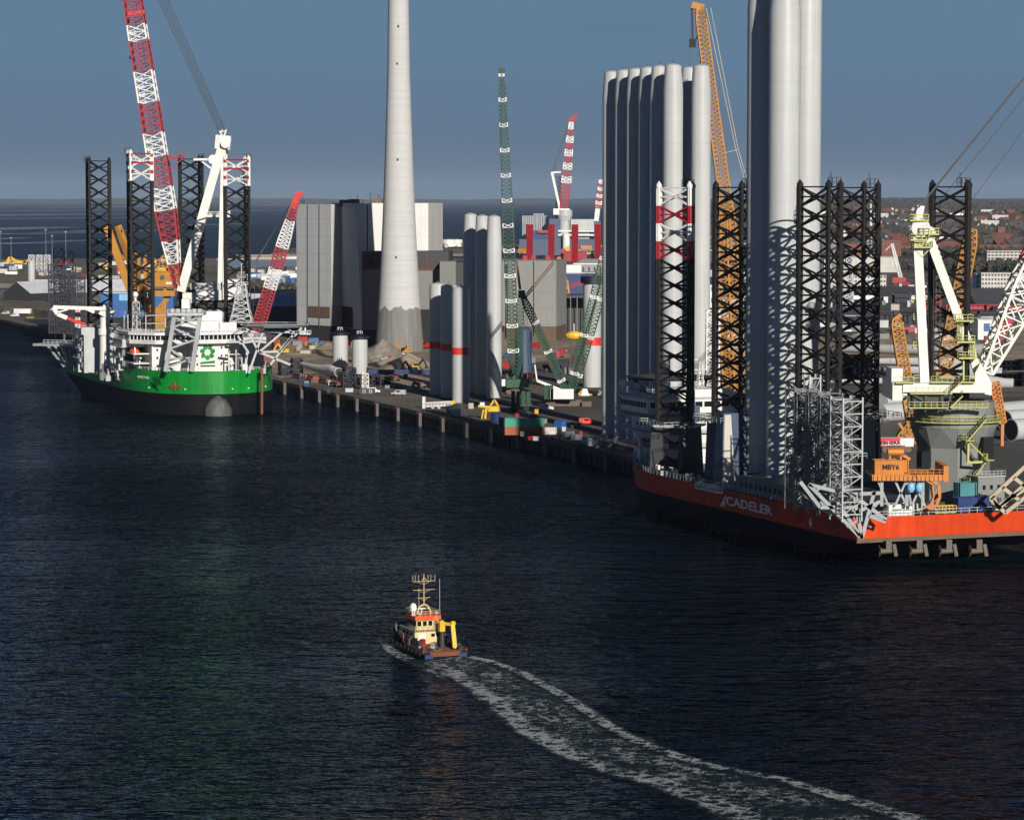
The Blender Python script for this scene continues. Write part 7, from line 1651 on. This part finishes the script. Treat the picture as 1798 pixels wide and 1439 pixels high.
wpart(j2, 'boom', [M['red'], M['white']], lambda q: q.lattice(P(1050, 365, 3000), P(1056, 316, 3000), [(0, 6, 5), (1, 4, 4)], 8, 1.2, .7, cols=[0, 1, 0, 1, 0, 1, 0, 1]))
wpart(j2, 'column', M['white'], lambda q: q.beam(P(1047, 388, 3000), P(1050, 362, 3000), 4, 5)); wpart(j2, 'base', M['shipblue'], lambda q: q.beam(P(1049, 450, 3000), P(1049, 388, 3000), 7, 7))
for k, (px, l) in enumerate(((930, 'red square steel column left of four'), (968, 'red square steel column with pink sunlit face, second of four'), (1009.5, 'red square steel column third of four, reaching lower'), (1050, 'red square steel column next to the grey tower row'))):
    b = P(px, 347, 2620); b.z = 4
    t = thing('steel_column', l, 'steel column', b, R(-28), 'red square steel columns')
    q = MB(); h = P(0, 394, 2620).z - 4; q.bx(-2.2, 2.2, -2.2, 2.2, 0, h - 13); q.build('shaft', M['wine'], t); q = MB(); q.bx(-2.35, 2.35, -2.35, 2.35, h - 13 + .01, h); q.build('top_section', M['red'], t)
b = G(992, 535); simple('orange_derrick', 'orange lattice derrick right behind the warehouse', 'derrick', P(990, 530, 1600), [('frame', 'orange', lambda q: (q.lattice((0, 0, 0), (0, 0, 12), [(0, 7, 5), (1, 4, 3)], 3, .9, .6), q.lattice((0, 0, 12), (-3, 0, 25), [(0, 3, 3), (1, 1.4, 1.4)], 4, .8, .5))), ('arm', 'red', lambda q: (q.lattice((4, 0, 9), (18, 0, 13), [(0, 2, 2), (1, 1.5, 1.5)], 5, .5, .35), q.beam((18, 0, 13), (24, 0, 18), .8)))])
simple('blue_hull', 'blue ship hull end seen right of the warehouse', 'ship', P(985, 530, 1700), [('hull', 'blue', lambda q: q.bx(-4, 22, -4, 20, -14, 17)), ('house', 'white', lambda q: (q.bx(2, 12, 0, 16, 17.61, 22), )), ('deck', 'lightgrey', lambda q: q.bx(-4.2, 22.2, -4.2, 20, 17.004, 17.6))])
simple('white_hull', 'white ship superstructure with dark windows behind the red columns', 'ship', P(1035, 530, 1800), [('house', 'midgrey', lambda q: (q.bx(-10, 16, 0, 20, -14, 24), q.prism([(-10, 0), (16, 0), (16, 20), (-10, 20)], 24, 27, [(-4, 6), (12, 6), (12, 14), (-4, 14)]))), ('window_column', 'dark', lambda q: [q.bx(-8 + k * 3.6, -7 + k * 3.6, -.12, -.03, 2, 22).cut() for k in range(6)]), ('roof_line', 'white', lambda q: q.bx(-10.3, 16.3, -.4, .0, 23.6, 24.4))])
simple('red_barge', 'dark red barge deck behind the second and third red columns', 'barge', P(1010, 448, 2950), [('hull', 'wine', lambda q: q.bx(-12, 12, -5, 5, -6, 4)), ('deck', 'brown', lambda q: q.bx(-12.3, 12.3, -5.3, 5.3, 4.01, 4.5)), ('house', 'yellow', lambda q: q.bx(-10, -6, -3, 3, 4.51, 9))])
scatter('far_quay_box', 'container', 'around the distant jack-up vessel', (885, 1056, 434, 446), 30, ['lightgrey', 'blue', 'orange', 'blue', 'shipblue' if 0 else 'grey', 'pink', 'midblue'], [(12, 3, 5), (8, 4, 4), (16, 3, 6)], 13, 'containers around the distant vessel')
simple('yellow_float', 'yellow buoy shaped float on the shed forecourt', 'buoy', P(1008, 589, 1200), [('body', 'yellow', lambda q: q.ball((0, 0, 0), 1.9, 12, 1, 2.0, 1)), ('mast', 'ivory', lambda q: q.bar((0, 0, 1), (0, 0, 5), .3)), ('cradle', 'dark', lambda q: (q.beam((-1.5, 0, -1.2), (-1.5, 0, -13.5), .6).cut(), q.beam((1.5, 0, -1.2), (1.5, 0, -13.5), .6)))])
# ------------------------------------------------------------------ right hand yard and town
def lying(px0, py0, px1, py1, r0, r1, z_on, label, group='white tower sections lying in the right yard', dark_end=True):
    a = G(px0, py0, z_on); b = G(px1, py1, z_on); a.z += r0; b.z += r1
    t = thing('lying_tower_section', label, 'tower section', ((a.x + b.x) / 2, (a.y + b.y) / 2, z_on), 0, group)
    q = MB(True); q.tube(a, b, r0, r1, 36); q.build('shell', M['tower'], t, True)
    d = (b - a).normalized()
    q = MB(True); q.tube(a - d * .06, a - d * .03, r0 * .93, None, 32); q.build('open_end', M['black'], t)
    q = MB(True); n = 36
    q.tube(a - d * .02, a + d * .5, r0 + .12, None, 36); q.build('flange', M['lightgrey'], t)
    for s in (.15, .85):
        c = a.lerp(b, s); rr_ = r0 + (r1 - r0) * s; q = MB(True); q.box((c.x, c.y, z_on + rr_ * .2), (2.2, rr_ * 1.7, rr_ * .4)); q.build('cradle', M['dark'], t)
    return t
lying(1775, 774, 1960, 764, 3.4, 3.4, 5, 'lying white tower section with round black open end facing left')
lying(1764, 756, 1960, 742, 3.3, 3.3, 5, 'lying white tower section behind the one with the black end')
lying(1740, 742, 1960, 722, 3.3, 3.3, 5, 'third lying white tower section at the right edge, partly behind crane')
lying(1600, 738, 1545, 742, 3.2, 3.2, 5, 'lying white tower section left of the crane pedestal')
lying(1602, 716, 1548, 720, 3.0, 3.0, 5, 'farther lying white tower section left of the crane pedestal')
lying(1732, 628, 1480, 618, 3.3, 1.8, 5, 'very long tapering white section lying across the yard behind the aft leg')
for k, (y0, y1, l) in enumerate(((646, 640, 'long white blade lying on brown ground, upper of three'), (662, 656, 'long white blade lying on brown ground, middle of three'), (682, 676, 'long white blade lying on brown ground, lowest of three'))):
    blade('turbine_blade', l, G(1740 + 20 * k, y0) + V((0, 0, 2)), G(1440, y1) + V((0, 0, 1.6)), 2.0, .3, .5, 'tower', .06, 'blades lying in the right yard')
# racks of blue frames and pipes in rows
def rack_row(label, px0, px1, py, h, mat, seg=14):
    a, b = G(px0, py), G(px1, py); t = thing('frame_row', label, 'rack row', (a + b) / 2, 0, 'rows of stacked frames in the right yard')
    n = max(2, int((b - a).length / seg)); g = random.Random(int(px0 + py))
    for k in range(n):
        p, q_ = a.lerp(b, k / n), a.lerp(b, (k + .9) / n); hh = h * g.uniform(.8, 1.1); q = MB(True)
        for j in range(5):
            c = p.lerp(q_, j / 4); q.beam(c, c + V((0, 0, hh)), .7, 3); 
        q.beam(p + V((0, 0, hh * .5)), q_ + V((0, 0, hh * .5)), 3, .4); q.beam(p + V((0, 0, hh)), q_ + V((0, 0, hh)), 3, .4); q.build('frame_stack', M[mat], t)
    return t
rack_row('long row of navy frames in front of the white shed', 1440, 1600, 573, 6.5, 'framenavy', 9)
rack_row('row of navy frames right of the white shed', 1600, 1720, 566, 5, 'framenavy', 10)
rack_row('row of navy racks below the dark roofed warehouse', 1540, 1600, 531, 7, 'framenavy', 10)
rack_row('row of red lattice pieces in the right yard', 1665, 1798, 549, 5, 'pink', 12)
rack_row('row of navy lattice pieces under the red row', 1680, 1798, 556, 4.5, 'framenavy', 12)
rack_row('dark rack row on the brown ground at the right edge', 1750, 1900, 650, 5, 'navy', 8); rack_row('second dark rack row at the right edge', 1750, 1900, 678, 5.5, 'navy', 8)
rack_row('dark rack row half hidden by the aft legs', 1455, 1530, 662, 10, 'navy', 8); rack_row('dark frame row below the white factory', 1440, 1560, 590, 2.5, 'dark', 10)
simple('red_reel', 'round red lattice reel standing between the crane columns', 'cable reel', G(1633, 552), [('wheel', 'pink', lambda q: [q.tube((7 * math.cos(a), dy, 8 + 7 * math.sin(a)), (7 * math.cos(a + .4), dy, 8 + 7 * math.sin(a + .4)), .5, None, 5) for a in [k * .3927 for k in range(16)] for dy in (-2, 2)] + [q.bar((0, dy, 8), (7 * math.cos(k * .785), dy, 8 + 7 * math.sin(k * .785)), .5) for k in range(8) for dy in (-2, 2)]), ('stand', 'red', lambda q: (q.beam((-4, 0, 0), (0, 0, 8), .8), q.beam((4, 0, 0), (0, 0, 8), .8)))])
def bldg(name, label, px0, px1, pt, pb, depth, wall, roof, rows=0, cols=0, gable=0, cat='building', rz=0.0, win='dark', wfrac=.5, z=5.0):
    c = G((px0 + px1) / 2, pb, z); Y = c.y; w = (px1 - px0) / 5000 * Y; h = P(0, pt, Y).z - z
    t = thing(name, label, cat, c, rz); hw = h - gable
    q = MB(); q.bx(-w / 2, w / 2, 0, depth, 0, hw)
    if gable: q.add([(-w / 2, 0, hw), (-w / 2, depth, hw), (-w / 2, depth / 2, hw + gable - .03), (w / 2, 0, hw), (w / 2, depth, hw), (w / 2, depth / 2, hw + gable - .03)], [(0, 2, 1), (3, 4, 5)])
    q.build('wall', M[wall], t)
    q = MB()
    if gable: q.add([(a * (w / 2 + .5), b, zz) for a in (-1, 1) for b, zz in ((-.6, hw), (depth / 2, hw + gable), (depth + .6, hw))], [(0, 1, 4, 3), (1, 2, 5, 4)])
    else: q.bx(-w / 2 - .3, w / 2 + .3, -.3, depth + .3, hw + .01, hw + .6)
    q.build('roof', M[roof], t)
    for r in range(rows):
        for k in range(cols):
            x = -w / 2 + w * (k + .5) / cols; zz = hw * (r + .42) / rows; ww = w / cols * wfrac / 2; hh = hw / rows * .42
            q = MB(); q.add([(x - ww, -.08, zz), (x + ww, -.08, zz), (x + ww, -.08, zz + hh), (x - ww, -.08, zz + hh)], [(0, 1, 2, 3)]); q.build('window', M[win], t)
    return t
bldg('office_block', 'pale grey office block with four rows of dark windows right of the aft leg', 1723, 1800, 480, 510, 16, 'plaster', 'lightgrey', 4, 14, win='dark', wfrac=.62)
bldg('blue_panel_house', 'narrow building with light blue panel beside the pale office block', 1714, 1727, 482, 509, 18, 'lightblue', 'lightgrey', 3, 2)
bldg('terrace_block', 'white framed modern block with dark glazing above the dark trees', 1733, 1800, 441, 462, 20, 'plaster', 'lightgrey', 4, 10, win='glass', wfrac=.75)
bldg('warehouse', 'long warehouse with dark blue roof in front of the pale office block', 1712, 1830, 508, 533, 60, 'framenavy', 'roofdark', 0, 0, 9)
bldg('white_gate_hall', 'white hall with blue gate between aft leg and red tipped boom', 1717, 1748, 562, 596, 20, 'white', 'roofwhite', 1, 1, win='midblue', wfrac=.35)
bldg('factory', 'white windowless factory block seen through the aft lattice legs', 1494, 1576, 452, 478, 40, 'plaster', 'lightgrey')
bldg('brick_annex', 'low brown brick annex in front of the white factory', 1506, 1545, 468, 480, 14, 'brick', 'roofdark', 1, 6)
bldg('office_row', 'three storey pale building with big window grid behind the legs', 1444, 1556, 483, 507, 16, 'plaster', 'roofdark', 3, 20, win='dark', wfrac=.6)
bldg('dark_roof_hall', 'wide hall with dark roof and white front left of the crane column', 1520, 1628, 506, 526, 90, 'white', 'roofdark', 0, 0, 5)
bldg('long_white_shed', 'long low white shed behind the row of navy frames', 1430, 1605, 553, 562, 30, 'white', 'roofdark', 0, 0, 1.5)
bldg('red_roof_block', 'red roofed brick block just left of the crane A-frame', 1566, 1602, 419, 446, 30, 'brick', 'roofred', 3, 7, 9, wfrac=.4)
bldg('red_roof_block', 'long red roofed brick terrace right of the last lattice leg', 1716, 1812, 414, 430, 40, 'brick', 'roofred', 1, 14, 18, wfrac=.4)
bldg('red_roof_block', 'nearer long red roofed terrace above the white framed block', 1716, 1812, 430, 447, 24, 'brick', 'roofred', 1, 14, 16, wfrac=.4)
bldg('red_roof_block', 'red roofed terrace between crane A-frame and last lattice leg', 1630, 1700, 424, 446, 30, 'brick', 'roofred', 2, 12, 12, wfrac=.4)
bldg('brick_tower', 'square red brick tower rising above the long terrace', 1752, 1765, 399, 424, 14, 'brick', 'brick', 4, 2, wfrac=.4)
bldg('dark_tower_block', 'dark apartment tower between the two black aft legs', 1514, 1546, 416, 452, 20, 'claddark', 'roofdark', 7, 5, win='lightgrey', wfrac=.35)
bldg('brown_block', 'brown brick block left of the dark apartment tower', 1484, 1512, 428, 456, 20, 'brick', 'roofdark', 4, 5, wfrac=.4)
bldg('pale_block', 'white city block seen low between the legs', 1442, 1468, 432, 462, 20, 'plaster', 'roofdark', 4, 5)
bldg('brown_works', 'brown works building seen behind the white standing towers', 1548, 1582, 422, 450, 20, 'brick', 'roofdark', 4, 7, wfrac=.5)
bldg('mid_hall', 'grey hall behind the orange crane', 1245, 1300, 440, 470, 40, 'dark', 'roofwhite')
bldg('mid_hall', 'pale low hall behind the second black leg', 1296, 1330, 474, 500, 40, 'plaster', 'roofdark', 2, 6)
bldg('mid_hall', 'white hall just right of the sunlit quay towers', 1246, 1268, 500, 540, 20, 'white', 'roofdark', 2, 2)
for px, w_, h_, l in ((1452, 8, 34, 'dark grey silo with domed top between the legs'), (1462, 7, 30, 'shorter dark grey silo beside the taller one')):
    simple('silo', l, 'silo', G(px, 486), [('shell', 'grey', lambda q: q.lathe((0, 0, 0), [(0, w_), (h_, w_)], 20)), ('dome', 'steel', lambda q: q.lathe((0, 0, h_), [(0, w_), (w_ * .5, w_ * .8), (w_ * .8, .5)], 20))])
simple('gas_dome', 'teal domed gas holder behind the lattice legs', 'gas holder', G(1457, 414), [('dome', 'teal', lambda q: q.lathe((0, 0, 0), [(0, 26), (4, 26), (12, 20), (16, 10), (17.5, 1)], 28)), ('ring', 'lightgrey', lambda q: q.lathe((0, 0, -.2), [(0, 27), (1.2, 27)], 28))], 0, None, True)
for px, r, l in ((1557, 17, 'white oil tank, wide, left of the crane top'), (1573, 13, 'white oil tank, narrower, left of the crane top'), (1660, 10, 'white oil tank seen through the last lattice leg')):
    simple('oil_tank', l, 'storage tank', G(px, 413), [('shell', 'white', lambda q: q.lathe((0, 0, 0), [(0, r), (14, r)], 28)), ('roof', 'roofwhite', lambda q: q.lathe((0, 0, 14), [(0, r + .2), (1.5, .5)], 28))])
simple('slim_stack', 'slim white chimney between the two aft lattice legs', 'chimney', G(1528.5, 415), [('shaft', 'white', lambda q: q.tube((0, 0, 0), (0, 0, 68), 2.2, 1.6, 14)), ('cap', 'red', lambda q: q.tube((0, 0, 68.01), (0, 0, 70), 1.7, None, 14))])
wc = G(1584, 498); t = thing('white_lattice_crane', 'small white lattice crane in front of the white factory', 'crane', wc)
wpart(t, 'boom', M['white'], lambda q: (q.lattice(P(1583, 494, wc.y), P(1566, 428, wc.y), [(0, 3, 2.4), (1, 2, 2)], 12, .6, .4), q.bar(P(1566, 428, wc.y), P(1555, 440, wc.y), .5))); wpart(t, 'house', M['red'], lambda q: q.box(wc + V((-3, 0, 3)), (12, 5, 5)))
tracks(t, wc, .1, 8, 6)
for k, (px, py) in enumerate(((1452, 500), (1476, 500), (1490, 498))):
    simple('lattice_pylon', 'white lattice pylon seen through the aft legs', 'pylon', G(px, py + 40), [('tower', 'lightgrey', lambda q: q.lattice((0, 0, 0), (0, 0, 34), [(0, 6, 6), (1, 4, 4)], 8, .7, .45)), ('foot', 'steel', lambda q: q.box((0, 0, .3), (8, 8, .6)))], 0, 'white lattice pylons behind the legs')
scatter('yard_container', 'container', 'in the right yard behind the crane', (1560, 1800, 536, 600), 40, ['white', 'blue', 'dark', 'pink', 'lightgrey', 'plaster', 'framenavy'], [(6, 2.5, 2.6), (12, 2.5, 2.6), (5, 3, 4)], 21, 'containers in the right yard')
scatter('yard_container', 'container', 'seen between the black aft legs', (1440, 1560, 520, 600), 36, ['white', 'blue', 'dark', 'lightgrey', 'grey', 'framenavy'], [(6, 2.5, 2.6), (12, 2.5, 2.6), (5, 3, 4)], 22, 'containers behind the aft legs')
scatter('yard_container', 'container', 'behind the orange crane and second leg', (1245, 1330, 480, 620), 30, ['white', 'dark', 'lightgrey', 'grey', 'brown', 'plaster'], [(8, 4, 4), (12, 2.5, 2.6), (10, 6, 6)], 23, 'containers behind the orange crane')
scatter('yard_vehicle', 'vehicle', 'on the car park before the white factory', (1500, 1640, 498, 505), 26, ['white', 'lightgrey', 'dark', 'red', 'midblue'], [(5, 2, 1.6), (7, 2.4, 2.6)], 24, 'vehicles on the car park')
# town houses up the slope
hv = []
g = random.Random(31)
for k, (wm, rm) in enumerate((('plaster', 'roofred'), ('white', 'roofdark'), ('brick', 'roofred'), ('white', 'roofred'), ('plaster', 'roofdark'), ('brick', 'roofdark'))):
    q = MB(); w, d, h, rh = 15, 9, 5.5, 5
    q.bx(-w / 2, w / 2, -d / 2, d / 2, -3, h); q.add([(-w / 2, -d / 2, h), (-w / 2, d / 2, h), (-w / 2, 0, h + rh - .05), (w / 2, -d / 2, h), (w / 2, d / 2, h), (w / 2, 0, h + rh - .05)], [(0, 2, 1), (3, 4, 5)])
    q.mi = 1; q.add([(a * (w / 2 + .5), b, zz) for a in (-1, 1) for b, zz in ((-d / 2 - .6, h), (0, h + rh), (d / 2 + .6, h))], [(0, 1, 4, 3), (1, 2, 5, 4)]); q.bx(2, 3.2, -.6, .6, h + rh - 2, h + rh + 1.5)
    o = q.build('tmp', [M[wm], M[rm]]); hv.append((o.data, {'plaster': 'cream', 'white': 'white', 'brick': 'brick'}[wm], {'roofred': 'red', 'roofdark': 'dark'}[rm])); bpy.data.objects.remove(o)
nh = 0
while nh < 290:
    u = g.uniform(.07, .188); Y = 3900 + 5600 * g.random() ** 1.6
    me, wn_, rn_ = g.choice(hv); o = bpy.data.objects.new('town_house', me); COL.objects.link(o); o.location = (u * Y, Y, hz(u, Y)); s = g.uniform(.8, 1.7); o.scale = (s * 1.1, s, s); o.rotation_euler = (0, 0, g.uniform(-1.2, 1.2))
    tag(o, f'small {wn_} house with {rn_} roof on the wooded slope of the town', 'house', 'houses of the town on the slope'); nh += 1
for k in range(14):
    u = g.uniform(.1, .188); Y = g.uniform(5500, 9500); o = bpy.data.objects.new('town_block', far_box('white', 34, 14, 16)); COL.objects.link(o); o.location = (u * Y, Y, hz(u, Y) - 1); o.rotation_euler = (0, 0, g.uniform(-.5, .5)); tag(o, 'far white apartment block on the wooded slope', 'building', 'far white blocks on the slope')
def woods(name, n, us, Ys, size, seed, mats, sq=1.0):
    g = random.Random(seed); q = MB()
    for k in range(n):
        u = g.uniform(*us); Y = Ys[0] + (Ys[1] - Ys[0]) * g.random() ** 1.3; s = g.uniform(*size); c = V((u * Y, Y, hz(u, Y) + s * .35)); q.mi = g.randrange(len(mats))
        r = [V((math.cos(a + g.uniform(-.3, .3)) * s * g.uniform(.6, 1.2), math.sin(a) * s * g.uniform(.6, 1.2), g.uniform(-.25, .25) * s)) for a in [j * 1.2566 for j in range(5)]]
        top = c + V((g.uniform(-.3, .3) * s, g.uniform(-.3, .3) * s, s * g.uniform(.6, 1.0))); bot = c + V((0, 0, -s))
        q.add([c + p for p in r] + [top, bot], [(j, (j + 1) % 5, 5) for j in range(5)] + [((j + 1) % 5, j, 6) for j in range(5)])
    o = q.build(name, mats); tag(o, 'bare dark woodland between the houses of the town', None, None, 'stuff'); return o
WM = [paint('winter_trees_dark', (.04, .037, .03), .95, .3, .02), paint('winter_trees_green', (.036, .04, .028), .95, .3, .02), paint('winter_trees_brown', (.06, .05, .04), .95, .3, .02)]
woods('town_woodland', 7000, (.07, .188), (3720, 9500), (5, 11), 5, WM)
woods('ridge_woodland', 5000, (.072, .188), (9500, 21000), (7, 13), 6, WM)
def belt(px0, px1, pb, n, size, seed):
    g = random.Random(seed); q = MB()
    for k in range(n):
        p = G(g.uniform(px0, px1), pb + g.uniform(-4, 2)); s = g.uniform(*size); c = p + V((0, 0, s * .5)); q.mi = g.randrange(3)
        for m_ in range(6):
            cc = c + V((g.uniform(-1, 1) * s * .6, g.uniform(-1, 1) * s * .6, g.uniform(-.2, .5) * s)); ss = s * g.uniform(.25, .5)
            r = [V((math.cos(a) * ss * g.uniform(.6, 1.2), math.sin(a) * ss * g.uniform(.6, 1.2), g.uniform(-.3, .3) * ss)) for a in [j * 1.2566 for j in range(5)]]
            q.add([cc + v for v in r] + [cc + V((0, 0, ss)), cc - V((0, 0, ss))], [(j, (j + 1) % 5, 5) for j in range(5)] + [((j + 1) % 5, j, 6) for j in range(5)])
    o = q.build('tree_belt', WM); tag(o, None, None, None, 'stuff')
belt(1640, 1830, 476, 160, (6, 10), 7); belt(1420, 1640, 474, 110, (5, 9), 8); belt(1240, 1330, 470, 50, (5, 9), 9); belt(440, 520, 508, 40, (3, 5), 10)

# ------------------------------------------------------------------ haze: one closed box of thin even air round the whole scene
m, n, l, b = nodes('haze_air')
n.remove(b); pv = n.new('ShaderNodeVolumePrincipled'); pv.inputs['Color'].default_value = (.62, .78, 1.0, 1); pv.inputs['Density'].default_value = 1.25e-5; pv.inputs['Anisotropy'].default_value = 0.0
l.new(pv.outputs[0], n['Material Output'].inputs['Volume'])
q = MB(); q.bx(-14500, 14500, -900, 60500, -9, 420); o = q.build('haze', m); o['kind'] = 'stuff'
